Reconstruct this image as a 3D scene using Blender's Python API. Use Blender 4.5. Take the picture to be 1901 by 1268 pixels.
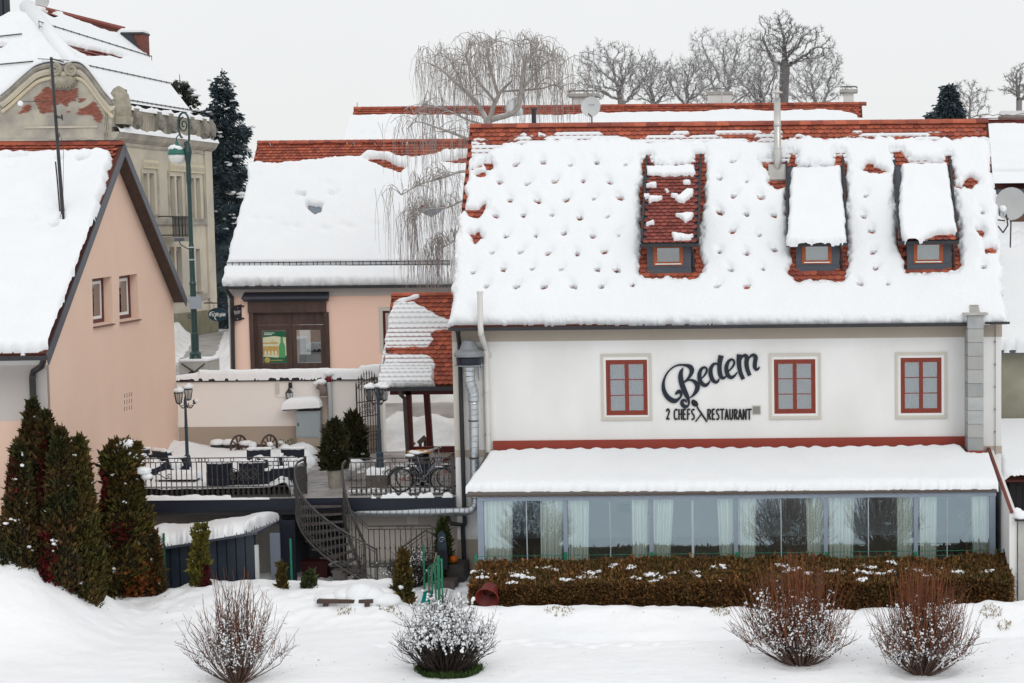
import bpy, math, random
import numpy as np
from mathutils import Vector, Matrix
from mathutils.geometry import tessellate_polygon
random.seed(11)
RNG = np.random.default_rng(11)
sc = bpy.context.scene
COL = sc.collection
for _o in list(bpy.data.objects):
 bpy.data.objects.remove(_o)
# ---------------------------------------------------------------- camera
FPX, PPX, PPY = 3500.0, 1450.0, 725.0          # focal length and principal point in photo pixels (the photo is a crop)
PIT, ROLL = math.atan(306 / 3500), 0.0098
CAM = Vector((0, 0, 7.1))
_f = Vector((0, math.cos(PIT), -math.sin(PIT)))
_u0 = Vector((0, math.sin(PIT), math.cos(PIT)))
_r0 = Vector((1, 0, 0))
RV = _r0 * math.cos(ROLL) - _u0 * math.sin(ROLL)
UV = _r0 * math.sin(ROLL) + _u0 * math.cos(ROLL)
FV = _f
cd = bpy.data.cameras.new('camera')
cam = bpy.data.objects.new('camera', cd)
COL.objects.link(cam)
cd.sensor_fit = 'HORIZONTAL'
cd.sensor_width = 36
cd.lens = FPX / 1901 * 36
cd.shift_x = -(PPX - 950.5) / 1901
cd.shift_y = (PPY - 634) / 1901
cd.clip_start, cd.clip_end = 0.5, 3000
M = Matrix((RV, UV, -FV)).transposed().to_4x4()
M.translation = CAM
cam.matrix_world = M
sc.camera = cam
# ---------------------------------------------------------------- sky, sun, exposure
SUN_EL, SUN_AZ = math.radians(31), math.radians(152)
w = bpy.data.worlds.new('World')
sc.world = w
w.use_nodes = True
nt = w.node_tree
nt.nodes.clear()
N = nt.nodes.new
L = nt.links.new
out = N('ShaderNodeOutputWorld')
bg = N('ShaderNodeBackground')
sky = N('ShaderNodeTexSky')
sky.sky_type = 'NISHITA'
sky.sun_disc = False
sky.sun_elevation = SUN_EL
sky.sun_rotation = SUN_AZ
geo = N('ShaderNodeTexCoord')
sep = N('ShaderNodeSeparateXYZ')
ramp = N('ShaderNodeValToRGB')
cloud = N('ShaderNodeTexNoise')
cloud.inputs['Scale'].default_value = 2.2
cloud.inputs['Detail'].default_value = 4
mixc = N('ShaderNodeMix'); mixc.data_type = 'RGBA'
mulc = N('ShaderNodeMix'); mulc.data_type = 'RGBA'; mulc.blend_type = 'MULTIPLY'
L(geo.outputs['Generated'], sep.inputs[0])
L(geo.outputs['Generated'], cloud.inputs['Vector'])
L(sep.outputs['Z'], ramp.inputs['Fac'])
e = ramp.color_ramp.elements
e[0].position, e[0].color = 0.0, (0.790, 0.800, 0.805, 1)
e[1].position, e[1].color = 1.0, (0.99, 0.995, 1.0, 1)
SKY_GAIN = 10.75
sc_ = N('ShaderNodeVectorMath'); sc_.operation = 'SCALE'; sc_.inputs['Scale'].default_value = SKY_GAIN
L(ramp.outputs['Color'], sc_.inputs[0])
cr = N('ShaderNodeMapRange')
cr.inputs['From Min'].default_value = 0.3; cr.inputs['From Max'].default_value = 0.7
cr.inputs['To Min'].default_value = 0.97; cr.inputs['To Max'].default_value = 1.02
L(cloud.outputs['Fac'], cr.inputs['Value'])
cs = N('ShaderNodeVectorMath'); cs.operation = 'SCALE'
L(sc_.outputs[0], cs.inputs[0]); L(cr.outputs['Result'], cs.inputs['Scale'])
mixc.inputs['Factor'].default_value = 0.96           # overcast deck over the clear-air sky
L(sky.outputs['Color'], mixc.inputs['A'])
L(cs.outputs[0], mixc.inputs['B'])
L(mixc.outputs['Result'], bg.inputs['Color'])
bg.inputs['Strength'].default_value = 0.1
L(bg.outputs[0], out.inputs[0])
sd = bpy.data.lights.new('sun', 'SUN')
sd.energy = 0.62
sd.angle = math.radians(28)
sd.color = (1, 0.975, 0.94)
so = bpy.data.objects.new('sun', sd)
COL.objects.link(so)
so.rotation_euler = (math.pi / 2 - SUN_EL, 0, math.pi - SUN_AZ)
vs = sc.view_settings
vs.view_transform = 'Standard'
vs.look = 'None'
vs.exposure = 0.04
vs.gamma = 1
vs.use_curve_mapping = False
sc.cycles.max_bounces = 6
sc.cycles.diffuse_bounces = 4
sc.cycles.transparent_max_bounces = 12
sc.cycles.caustics_reflective = False
sc.cycles.caustics_refractive = False
# ---------------------------------------------------------------- photo pixel <-> place
def ray(px, py):
 return FV + RV * ((px - PPX) / FPX) - UV * ((py - PPY) / FPX)
def at(px, py, Y):
 d = ray(px, py); return CAM + d * (Y / d.y)
def onz(px, py, z):
 d = ray(px, py); return CAM + d * ((z - CAM.z) / d.z)
def onplane(px, py, p0, n):
 d = ray(px, py); return CAM + d * ((Vector(p0) - CAM).dot(n) / d.dot(n))
def proj(P):
 """points (...,3) -> photo pixels"""
 q = np.asarray(P, float) - np.array(CAM)
 z = q @ np.array(FV)
 return PPX + FPX * (q @ np.array(RV)) / z, PPY - FPX * (q @ np.array(UV)) / z
def V3(*a): return Vector(a)
Z3 = Vector((0, 0, 1))
# ---------------------------------------------------------------- noise
_tab = RNG.random((64, 256, 256)).astype(np.float32)
def vn(x, y, seed=0):
 t = _tab[seed % 64]
 xi = np.floor(x).astype(int); yi = np.floor(y).astype(int)
 fx = x - xi; fy = y - yi
 fx = fx * fx * (3 - 2 * fx); fy = fy * fy * (3 - 2 * fy)
 a = t[xi % 256, yi % 256]; b = t[(xi + 1) % 256, yi % 256]
 c = t[xi % 256, (yi + 1) % 256]; d = t[(xi + 1) % 256, (yi + 1) % 256]
 return (a * (1 - fx) + b * fx) * (1 - fy) + (c * (1 - fx) + d * fx) * fy
def fbm(x, y, seed=0, oct=4):
 s = 0; a = 0.5; t = 0
 for k in range(oct):
  s = s + a * vn(x * 2 ** k + 17.3 * k, y * 2 ** k + 9.1 * k, seed + k); t += a; a *= 0.5
 return s / t * 2 - 1
def sst(x, a=0.0, b=1.0):
 t = np.clip((x - a) / (b - a), 0, 1); return t * t * (3 - 2 * t)
def poly_sd(px, py, poly):
 """signed distance to a polygon, positive inside"""
 d = np.full(px.shape, 1e18); ins = np.zeros(px.shape, bool)
 n = len(poly)
 for i in range(n):
  x0, y0 = poly[i]; x1, y1 = poly[(i + 1) % n]
  ex, ey = x1 - x0, y1 - y0
  t = np.clip(((px - x0) * ex + (py - y0) * ey) / (ex * ex + ey * ey + 1e-12), 0, 1)
  d = np.minimum(d, (px - x0 - ex * t) ** 2 + (py - y0 - ey * t) ** 2)
  c = (y0 > py) != (y1 > py)
  if y1 != y0:
   ins ^= c & (px < (x1 - x0) * (py - y0) / (y1 - y0) + x0)
 d = np.sqrt(d)
 return np.where(ins, d, -d)
# ---------------------------------------------------------------- materials
MATS = {}
def mat(name, c, rough=0.8, c2=None, scale=3.0, detail=5.0, bump=0.0, bscale=None, metal=0.0, var=0.0, spec=0.3, tint=None, wav=None, contrast=1.0, vert=1.0):
 """plain procedural surface: two tones mixed by noise in world space, optional fine relief, per-piece variation"""
 if name in MATS: return MATS[name]
 m = bpy.data.materials.new(name); m.use_nodes = True
 nt = m.node_tree; n = nt.nodes; l = nt.links.new
 b = n['Principled BSDF']
 b.inputs['Roughness'].default_value = rough
 b.inputs['Metallic'].default_value = metal
 b.inputs['Specular IOR Level'].default_value = spec
 c = tuple(c) + (1,)
 g = n.new('ShaderNodeNewGeometry')
 pos = g.outputs['Position']
 if vert != 1.0:
  vm = n.new('ShaderNodeVectorMath'); vm.operation = 'MULTIPLY'; vm.inputs[1].default_value = (1, 1, vert)
  l(pos, vm.inputs[0]); pos = vm.outputs[0]
 col = None
 if c2 is not None:
  no = n.new('ShaderNodeTexNoise'); no.inputs['Scale'].default_value = scale; no.inputs['Detail'].default_value = detail
  l(pos, no.inputs['Vector'])
  mr = n.new('ShaderNodeMapRange')
  mr.inputs['From Min'].default_value = 0.5 - 0.2 / contrast; mr.inputs['From Max'].default_value = 0.5 + 0.2 / contrast
  l(no.outputs['Fac'], mr.inputs['Value'])
  mx = n.new('ShaderNodeMix'); mx.data_type = 'RGBA'
  mx.inputs['A'].default_value = c; mx.inputs['B'].default_value = tuple(c2) + (1,)
  l(mr.outputs['Result'], mx.inputs['Factor'])
  col = mx.outputs['Result']
 if var:
  oi = n.new('ShaderNodeObjectInfo')
  ad = n.new('ShaderNodeMath'); ad.operation = 'ADD'
  l(oi.outputs['Random'], ad.inputs[0]); l(g.outputs['Random Per Island'], ad.inputs[1])
  fr = n.new('ShaderNodeMath'); fr.operation = 'FRACT'; l(ad.outputs[0], fr.inputs[0])
  if tint is not None:
   m2 = n.new('ShaderNodeMix'); m2.data_type = 'RGBA'
   if col: l(col, m2.inputs['A'])
   else: m2.inputs['A'].default_value = c
   m2.inputs['B'].default_value = tuple(tint) + (1,)
   pw = n.new('ShaderNodeMath'); pw.operation = 'POWER'; pw.inputs[1].default_value = 1.6
   l(fr.outputs[0], pw.inputs[0]); l(pw.outputs[0], m2.inputs['Factor'])
   col = m2.outputs['Result']
  f2 = n.new('ShaderNodeMath'); f2.operation = 'MULTIPLY'; f2.inputs[1].default_value = 7.31; l(fr.outputs[0], f2.inputs[0])
  f3 = n.new('ShaderNodeMath'); f3.operation = 'FRACT'; l(f2.outputs[0], f3.inputs[0])
  hs = n.new('ShaderNodeHueSaturation')
  mr = n.new('ShaderNodeMapRange'); mr.inputs['To Min'].default_value = 1 - var; mr.inputs['To Max'].default_value = 1 + var
  l(f3.outputs[0], mr.inputs['Value']); l(mr.outputs['Result'], hs.inputs['Value'])
  if col: l(col, hs.inputs['Color'])
  else: hs.inputs['Color'].default_value = c
  col = hs.outputs['Color']
 if col: l(col, b.inputs['Base Color'])
 else: b.inputs['Base Color'].default_value = c
 if bump:
  nb = n.new('ShaderNodeTexNoise'); nb.inputs['Scale'].default_value = bscale or scale * 6; nb.inputs['Detail'].default_value = 6
  l(pos, nb.inputs['Vector'])
  bp = n.new('ShaderNodeBump'); bp.inputs['Strength'].default_value = 1; bp.inputs['Distance'].default_value = bump
  l(nb.outputs['Fac'], bp.inputs['Height']); l(bp.outputs['Normal'], b.inputs['Normal'])
 MATS[name] = m
 return m
def glass(name, tint=(0.62, 0.68, 0.72), refl=0.3, rough=0.0, col=(0.9, 0.93, 0.95)):
 if name in MATS: return MATS[name]
 m = bpy.data.materials.new(name); m.use_nodes = True
 nt = m.node_tree; n = nt.nodes; l = nt.links.new
 n.clear()
 o = n.new('ShaderNodeOutputMaterial'); mx = n.new('ShaderNodeMixShader'); t = n.new('ShaderNodeBsdfTransparent'); gl = n.new('ShaderNodeBsdfGlossy')
 lw = n.new('ShaderNodeLayerWeight'); lw.inputs['Blend'].default_value = 0.25
 ad = n.new('ShaderNodeMath'); ad.operation = 'ADD'; ad.use_clamp = True; ad.inputs[1].default_value = refl
 l(lw.outputs['Fresnel'], ad.inputs[0]); l(ad.outputs[0], mx.inputs[0])
 t.inputs[0].default_value = tuple(tint) + (1,)
 gl.inputs['Color'].default_value = tuple(col) + (1,); gl.inputs['Roughness'].default_value = rough
 l(t.outputs[0], mx.inputs[1]); l(gl.outputs[0], mx.inputs[2]); l(mx.outputs[0], o.inputs[0])
 MATS[name] = m
 return m
SNOW = mat('snow', (0.815, 0.83, 0.845), 0.65, (0.79, 0.81, 0.83), 1.2, 4, bump=0.012, bscale=9, spec=0.25)
SNOWG = mat('lawn_snow', (0.88, 0.89, 0.905), 0.65, (0.845, 0.86, 0.88), 0.5, 5, bump=0.02, bscale=5, spec=0.25)
SNOWD = mat('street_snow', (0.80, 0.80, 0.80), 0.75, (0.62, 0.605, 0.58), 1.6, 6, bump=0.05, bscale=4, spec=0.2)
TILE = mat('clay_tile', (0.37, 0.090, 0.048), 0.75, (0.43, 0.118, 0.064), 7, 4, bump=0.004, bscale=60, var=0.22, tint=(0.23, 0.06, 0.046))
TILED = mat('dark_clay_tile', (0.235, 0.062, 0.048), 0.75, (0.29, 0.078, 0.058), 7, 4, bump=0.004, bscale=60, var=0.2, tint=(0.17, 0.042, 0.036))
DECK = mat('roof_underlay', (0.10, 0.03, 0.022), 0.9)
WHITEW = mat('white_plaster', (0.80, 0.80, 0.79), 0.9, (0.725, 0.725, 0.705), 0.7, 7, bump=0.004, bscale=30, vert=.55, contrast=1.2)
BAND = mat('beige_plaster', (0.46, 0.405, 0.34), 0.9, (0.43, 0.375, 0.31), 1.0, 6, bump=0.003, bscale=30)
BAND2 = mat('taupe_plaster', (0.42, 0.35, 0.285), 0.9, (0.39, 0.325, 0.265), 1.0, 6, bump=0.003, bscale=30)
SURR = mat('stone_grey_trim', (0.56, 0.53, 0.47), 0.85)
PINK = mat('pink_plaster', (0.80, 0.575, 0.455), 0.9, (0.77, 0.545, 0.43), 0.6, 6, bump=0.004, bscale=25)
PINK2 = mat('salmon_plaster', (0.90, 0.63, 0.51), 0.9, (0.87, 0.61, 0.495), 0.6, 6, bump=0.004, bscale=25)
LILAC = mat('pale_plaster', (0.57, 0.53, 0.505), 0.9, (0.54, 0.50, 0.475), 0.7, 6, bump=0.004, bscale=25)
REDW = mat('red_stained_wood', (0.24, 0.036, 0.018), 0.5, (0.20, 0.03, 0.016), 9, 4, spec=0.4)
ORGW = mat('orange_stained_wood', (0.36, 0.085, 0.02), 0.5, (0.28, 0.06, 0.016), 9, 4, spec=0.4)
DKRED = mat('oxblood_wood', (0.11, 0.014, 0.012), 0.55, (0.07, 0.012, 0.011), 8, 4)
COPE = mat('dark_red_coping', (.16, .032, .022), .6)
FLASH = mat('red_sheet_metal', (0.30, 0.045, 0.025), 0.55, (0.26, 0.04, 0.024), 1.5, 4, spec=0.4)
ANTH = mat('anthracite_metal', (0.055, 0.062, 0.08), 0.5, (0.07, 0.077, 0.095), 2, 4, spec=0.4)
BLACK = mat('black_metal', (0.018, 0.018, 0.022), 0.45, (0.03, 0.03, 0.034), 5, 4, spec=0.4)
IRON = mat('wrought_iron', (0.035, 0.032, 0.031), 0.5, (0.07, 0.065, 0.06), 8, 4, spec=0.4)
NAVY = mat('navy_metal', (0.007, 0.010, 0.022), 0.4, (0.010, 0.014, 0.028), 2, 4, spec=0.4)
RATTAN = mat('navy_rattan', (0.007, 0.010, 0.020), 0.6, (0.014, 0.018, 0.032), 60, 2, bump=0.006, bscale=90)
WOODD = mat('dark_brown_wood', (0.055, 0.034, 0.028), 0.6, (0.09, 0.055, 0.045), 6, 5, vert=0.2)
GALV = mat('galvanised_steel', (0.55, 0.58, 0.60), 0.32, (0.42, 0.46, 0.49), 6, 4, metal=0.8)
STEEL = mat('stainless_flue', (0.62, 0.61, 0.58), 0.35, (0.5, 0.49, 0.46), 3, 4, metal=0.7)
BLOCK = mat('grey_concrete_block', (0.30, 0.315, 0.32), 0.85, (0.38, 0.39, 0.38), 4, 6, bump=0.004, bscale=50, var=0.14, tint=(0.36, 0.36, 0.34))
CONC = mat('pale_concrete', (0.45, 0.44, 0.41), 0.9, (0.36, 0.35, 0.33), 3, 6, bump=0.006, bscale=30)
PALEB = mat('blue_grey_aluminium', (0.24, 0.29, 0.36), 0.4, (0.27, 0.32, 0.39), 3, 3, spec=0.5)
CURT = mat('cream_curtain', (0.90, 0.94, 0.87), 0.9, (0.87, 0.91, 0.84), 3, 3, vert=0.1)
GLS = glass('window_glass', (0.72, 0.76, 0.78), 0.22)
GLV = glass('veranda_glass', (0.98, 1.0, 1.0), 0.15, col=(0.72, 0.90, 1.0))
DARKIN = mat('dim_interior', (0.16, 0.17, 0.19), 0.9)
GREENM = mat('green_painted_metal', (0.012, 0.16, 0.085), 0.5, (0.02, 0.20, 0.11), 6, 3)
LAMPG = mat('dark_green_cast_iron', (0.007, 0.034, 0.030), 0.4, (0.010, 0.042, 0.037), 5, 3, spec=0.5)
SLATE = mat('slate_blue_iron', (0.025, 0.045, 0.065), 0.5, (0.035, 0.055, 0.075), 5, 3)
PLAST = mat('milky_plastic', (0.72, 0.72, 0.70), 0.4)
STONEP = mat('rough_stone', (0.26, 0.245, 0.20), 0.9, (0.36, 0.34, 0.29), 8, 6, bump=0.02, bscale=20)
WHITEP = mat('white_paint', (0.8, 0.8, 0.78), 0.5)
INK = mat('dark_navy_letters', (0.012, 0.017, 0.030), 0.5)
INKB = mat('black_letters', (0.010, 0.010, 0.012), 0.5)
# ---------------------------------------------------------------- objects
ORG = {}
def thing(name, label, cat, loc=(0, 0, 0), group=None):
 o = bpy.data.objects.new(name, None); COL.objects.link(o)
 o.location = loc; o.empty_display_size = 0.2
 o['label'] = label; o['category'] = cat
 if group: o['group'] = group
 ORG[o.name] = Vector(loc)
 return o
def tag(o, label, cat, group=None):
 o['label'] = label; o['category'] = cat
 if group: o['group'] = group
 return o
def link(me, name, mat, parent=None, smooth=False, kind=None):
 if mat is not None and not me.materials: me.materials.append(mat)
 if smooth: me.polygons.foreach_set('use_smooth', np.ones(len(me.polygons), bool))
 o = bpy.data.objects.new(name, me); COL.objects.link(o)
 if parent is not None:
  o.parent = parent
  ORG[o.name] = ORG[parent.name]
 else:
  ORG[o.name] = Vector((0, 0, 0))
 if kind: o['kind'] = kind
 return o
def npmesh(name, verts, faces, mat, parent=None, smooth=False, kind=None, top_loc=None):
 """verts (N,3) in world space, faces (M,k); becomes one object"""
 verts = np.asarray(verts, np.float64)
 org = np.array(ORG[parent.name]) if parent is not None else (np.array(top_loc) if top_loc is not None else np.zeros(3))
 me = bpy.data.meshes.new(name)
 if isinstance(faces, np.ndarray):
  k = faces.shape[1]; nf = len(faces)
  me.vertices.add(len(verts)); me.vertices.foreach_set('co', (verts - org).astype(np.float32).ravel())
  me.loops.add(nf * k); me.loops.foreach_set('vertex_index', faces.astype(np.int32).ravel())
  me.polygons.add(nf)
  me.polygons.foreach_set('loop_start', np.arange(0, nf * k, k, dtype=np.int32))
  me.update(calc_edges=True)
 else:
  me.from_pydata((verts - org).tolist(), [], faces)
 o = link(me, name, mat, parent, smooth, kind)
 if parent is None and top_loc is not None:
  o.location = top_loc; ORG[o.name] = Vector(top_loc)
 return o
def place(me, name, parent, mw, mat=None, kind=None):
 """an object sharing mesh ME, at world matrix MW, under PARENT"""
 o = bpy.data.objects.new(name, me); COL.objects.link(o)
 o.parent = parent
 m = mw.copy(); m.translation = mw.translation - (ORG[parent.name] if parent is not None else Vector((0, 0, 0)))
 o.matrix_local = m
 ORG[o.name] = ORG[parent.name] if parent is not None else Vector((0, 0, 0))
 if kind: o['kind'] = kind
 return o
def copy_tree(o, loc=None, rotz=None, label=None, parent=None):
 c = o.copy(); COL.objects.link(c)
 if parent is not None: c.parent = parent
 if loc is not None: c.location = loc
 if rotz is not None: c.rotation_euler = (0, 0, rotz)
 if label: c['label'] = label
 ORG[c.name] = Vector(c.location)
 for ch in [x for x in KIDS(o)]:
  copy_tree(ch, parent=c)
 return c
def KIDS(o):
 return [x for x in bpy.data.objects if x.parent == o]
class MB:
 def __init__(s): s.v = []; s.f = []
 def add(s, vs, fs):
  o = len(s.v); s.v += [tuple(p) for p in vs]; s.f += [tuple(i + o for i in f) for f in fs]; return s
 def bx(s, x0, x1, y0, y1, z0, z1):
  return s.add([(x0, y0, z0), (x1, y0, z0), (x1, y1, z0), (x0, y1, z0), (x0, y0, z1), (x1, y0, z1), (x1, y1, z1), (x0, y1, z1)],
                     [(0, 3, 2, 1), (4, 5, 6, 7), (0, 1, 5, 4), (1, 2, 6, 5), (2, 3, 7, 6), (3, 0, 4, 7)])
 def obx(s, c, a, b, d):
  c, a, b, d = Vector(c), Vector(a), Vector(b), Vector(d)
  vs = [c - a - b - d, c + a - b - d, c + a + b - d, c - a + b - d, c - a - b + d, c + a - b + d, c + a + b + d, c - a + b + d]
  return s.add(vs, [(0, 3, 2, 1), (4, 5, 6, 7), (0, 1, 5, 4), (1, 2, 6, 5), (2, 3, 7, 6), (3, 0, 4, 7)])
 def bar(s, a, b, w, h=None, up=Z3):
  a, b = Vector(a), Vector(b); d = b - a; h = h or w
  side = d.cross(up)
  if side.length < 1e-6: side = d.cross(Vector((0, 1, 0)))
  side.normalize(); u = side.cross(d).normalized()
  return s.obx((a + b) / 2, d / 2, side * w / 2, u * h / 2)
 def tube(s, pts, r, n=6, cap=True, closed=False):
  pts = [Vector(p) for p in pts]; m = len(pts)
  rs = r if isinstance(r, (list, tuple)) else [r] * m
  t0 = (pts[1] - pts[0]).normalized()
  ref = Vector((0, 0, 1)) if abs(t0.z) < 0.9 else Vector((1, 0, 0))
  nv = t0.cross(ref).normalized()
  base = len(s.v)
  for i in range(m):
   if closed: t = (pts[(i + 1) % m] - pts[i - 1])
   elif i == 0: t = pts[1] - pts[0]
   elif i == m - 1: t = pts[-1] - pts[-2]
   else: t = pts[i + 1] - pts[i - 1]
   t.normalize()
   nv = (nv - t * nv.dot(t))
   nv = nv.normalized() if nv.length > 1e-6 else t.orthogonal().normalized()
   bv = t.cross(nv)
   for k in range(n):
    a = 2 * math.pi * k / n
    s.v.append(tuple(pts[i] + (nv * math.cos(a) + bv * math.sin(a)) * rs[i]))
  for i in range(m if closed else m - 1):
   j = (i + 1) % m
   for k in range(n):
    k2 = (k + 1) % n
    s.f.append((base + i * n + k, base + i * n + k2, base + j * n + k2, base + j * n + k))
  if cap and not closed:
   s.f.append(tuple(base + k for k in range(n - 1, -1, -1)))
   s.f.append(tuple(base + (m - 1) * n + k for k in range(n)))
  return s
 def lathe(s, c, prof, n=14, ax=Z3, ref=None, capb=True, capt=True):
  c = Vector(c); ax = Vector(ax).normalized()
  e1 = ax.orthogonal().normalized() if ref is None else Vector(ref); e2 = ax.cross(e1)
  base = len(s.v); m = len(prof)
  for r, h in prof:
   for k in range(n):
    a = 2 * math.pi * k / n
    s.v.append(tuple(c + ax * h + (e1 * math.cos(a) + e2 * math.sin(a)) * max(r, 1e-4)))
  for i in range(m - 1):
   for k in range(n):
    k2 = (k + 1) % n
    s.f.append((base + i * n + k, base + i * n + k2, base + (i + 1) * n + k2, base + (i + 1) * n + k))
  if capb: s.f.append(tuple(base + k for k in range(n - 1, -1, -1)))
  if capt: s.f.append(tuple(base + (m - 1) * n + k for k in range(n)))
  return s
 def prism(s, poly, vec):
  poly = [Vector(p) for p in poly]; vec = Vector(vec); n = len(poly)
  nrm = Vector((0, 0, 0))
  for i in range(n): nrm += (poly[i] - poly[0]).cross(poly[(i + 1) % n] - poly[0])
  if nrm.dot(vec) > 0: poly = poly[::-1]
  fs = [tuple(range(n)), tuple(range(2 * n - 1, n - 1, -1))]
  for i in range(n):
   j = (i + 1) % n; fs.append((i, i + n, j + n, j))
  return s.add(poly + [p + vec for p in poly], fs)
 def tri(s, poly, vec, holes=()):
  """polygon with holes given as 3D loops in one plane, extruded by vec (front + rims)"""
  loops = [[Vector(p) for p in poly]] + [[Vector(p) for p in h] for h in holes]
  vec = Vector(vec)
  tr = tessellate_polygon(loops)
  flat = [p for lp in loops for p in lp]; n = len(flat)
  fs = [tuple(t) for t in tr] + [tuple(i + n for i in reversed(t)) for t in tr]
  o = 0
  for lp in loops:
   k = len(lp)
   for i in range(k):
    j = (i + 1) % k; fs.append((o + i, o + j, o + j + n, o + i + n))
   o += k
  return s.add(flat + [p + vec for p in flat], fs)
 def build(s, name, mat, parent=None, smooth=False, kind=None, loc=None):
  return npmesh(name, np.array(s.v), s.f, mat, parent, smooth, kind, top_loc=loc)
_ico = None
def ico(sub=1):
 """unit icosphere as (verts, faces)"""
 t = (1 + 5 ** 0.5) / 2
 v = [(-1, t, 0), (1, t, 0), (-1, -t, 0), (1, -t, 0), (0, -1, t), (0, 1, t), (0, -1, -t), (0, 1, -t), (t, 0, -1), (t, 0, 1), (-t, 0, -1), (-t, 0, 1)]
 f = [(0, 11, 5), (0, 5, 1), (0, 1, 7), (0, 7, 10), (0, 10, 11), (1, 5, 9), (5, 11, 4), (11, 10, 2), (10, 7, 6), (7, 1, 8), (3, 9, 4), (3, 4, 2), (3, 2, 6), (3, 6, 8), (3, 8, 9), (4, 9, 5), (2, 4, 11), (6, 2, 10), (8, 6, 7), (9, 8, 1)]
 v = [Vector(p).normalized() for p in v]
 for _ in range(sub):
  mid = {}; nf = []
  def m(a, b):
   k = (min(a, b), max(a, b))
   if k not in mid: v.append(((v[a] + v[b]) / 2).normalized()); mid[k] = len(v) - 1
   return mid[k]
  for a, b, c in f:
   ab, bc, ca = m(a, b), m(b, c), m(c, a)
   nf += [(a, ab, ca), (b, bc, ab), (c, ca, bc), (ab, bc, ca)]
  f = nf
 return np.array(v), np.array(f)
ICO0, ICO1, ICO2 = ico(0), ico(1), ico(2)
def blobs(C, R, sub=ICO1, rough=0.22, seed=0):
 """lumpy blobs: centres (K,3), radii (K,3) -> verts, faces"""
 C = np.asarray(C, float); R = np.asarray(R, float); V, Fc = sub
 K = len(C); r = np.random.default_rng(seed)
 j = 1 + rough * (r.random((K, len(V), 1)) * 2 - 1)
 P = C[:, None, :] + V[None] * R[:, None, :] * j
 Fs = Fc[None] + (np.arange(K) * len(V))[:, None, None]
 return P.reshape(-1, 3), Fs.reshape(-1, 3)
def tubes(P, R, n=3):
 """many tapered tubes: P (K,m,3), R (K,m) -> verts, quad faces"""
 P = np.asarray(P, float); R = np.asarray(R, float); K, m, _ = P.shape
 T = np.gradient(P, axis=1); T /= np.linalg.norm(T, axis=2, keepdims=True) + 1e-9
 ref = np.where(np.abs(T[:, :, 2:3]) < 0.85, np.array([0, 0, 1.0]), np.array([1.0, 0.2, 0]))
 ref = np.broadcast_to(ref[:, :1], T.shape)
 A = np.cross(T, ref); A /= np.linalg.norm(A, axis=2, keepdims=True) + 1e-9
 B = np.cross(T, A)
 ang = np.arange(n) * 2 * math.pi / n
 V = P[:, :, None] + (A[:, :, None] * np.cos(ang)[None, None, :, None] + B[:, :, None] * np.sin(ang)[None, None, :, None]) * R[:, :, None, None]
 idx = np.arange(K * m * n).reshape(K, m, n)
 a = idx[:, :-1]; b = idx[:, 1:]
 Fs = np.stack([a, np.roll(a, -1, 2), np.roll(b, -1, 2), b], -1)
 return V.reshape(-1, 3), Fs.reshape(-1, 4)
def leaves(P, D, size, width=0.45, seed=0, droop=0.3):
 """leaf-sized folded rhombs: points P, directions D, sizes -> verts, quads"""
 P = np.asarray(P, float); D = np.asarray(D, float); K = len(P); r = np.random.default_rng(seed)
 D = D / (np.linalg.norm(D, axis=1, keepdims=True) + 1e-9)
 rv = r.normal(size=(K, 3)); S = np.cross(D, rv); S /= np.linalg.norm(S, axis=1, keepdims=True) + 1e-9
 Nn = np.cross(S, D)
 s = np.asarray(size, float).reshape(-1, 1) * np.ones((K, 1))
 a = P; b = P + D * s * 0.55 + S * s * width * 0.5; c = P + D * s - Nn * s * droop * 0.3; d = P + D * s * 0.5 - S * s * width * 0.5 + Nn * s * 0.1
 V = np.stack([a, b, c, d], 1).reshape(-1, 3)
 Fs = np.arange(K * 4).reshape(-1, 4)
 return V, Fs
def cat(*vf):
 o = 0; vs = []; fs = []
 for v, f in vf:
  vs.append(v); fs.append(f + o); o += len(v)
 return np.concatenate(vs), np.concatenate(fs)
def field(name, P0, U, V, nu, nv, hfun, mat, parent=None, kind=None, eps=0.004, low=0.02, Nrm=None, keep_all=False, smooth=True, loc=None):
 """snow lying on a slope: a grid raised along the slope's normal by hfun(P, px, py); bare where that is not positive"""
 P0, U, V = Vector(P0), Vector(U), Vector(V)
 n = (U.cross(V)).normalized() if Nrm is None else Vector(Nrm)
 if n.z < 0: n = -n
 a = np.linspace(0, 1, nu)[:, None, None]; b = np.linspace(0, 1, nv)[None, :, None]
 P = np.array(P0) + a * np.array(U) + b * np.array(V)
 px, py = proj(P)
 h = hfun(P, px, py)
 on = h > eps
 hh = np.where(on, h, -low)
 # edge vertices one ring out sink below the surface
 Q = P + np.array(n) * hh[..., None]
 q = on[:-1, :-1] | on[1:, :-1] | on[1:, 1:] | on[:-1, 1:]
 if keep_all: q[:] = True
 idx = np.arange(nu * nv).reshape(nu, nv)
 Fs = np.stack([idx[:-1, :-1], idx[1:, :-1], idx[1:, 1:], idx[:-1, 1:]], -1)[q]
 if np.array(U.cross(V))[2] < 0: Fs = Fs[:, ::-1]
 used = np.unique(Fs); mp = np.full(nu * nv, -1); mp[used] = np.arange(len(used))
 return npmesh(name, Q.reshape(-1, 3)[used], mp[Fs], mat, parent, smooth, kind, top_loc=loc)
def pillow(s, r):
 t = np.clip(s / r, 0, 1); return np.sqrt(np.clip(1 - (1 - t) ** 2, 0, 1))
def lumps(px, py, seed, amp=4.0, sc_=12.0):
 return amp * fbm(px / sc_, py / sc_, seed, 3)
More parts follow.
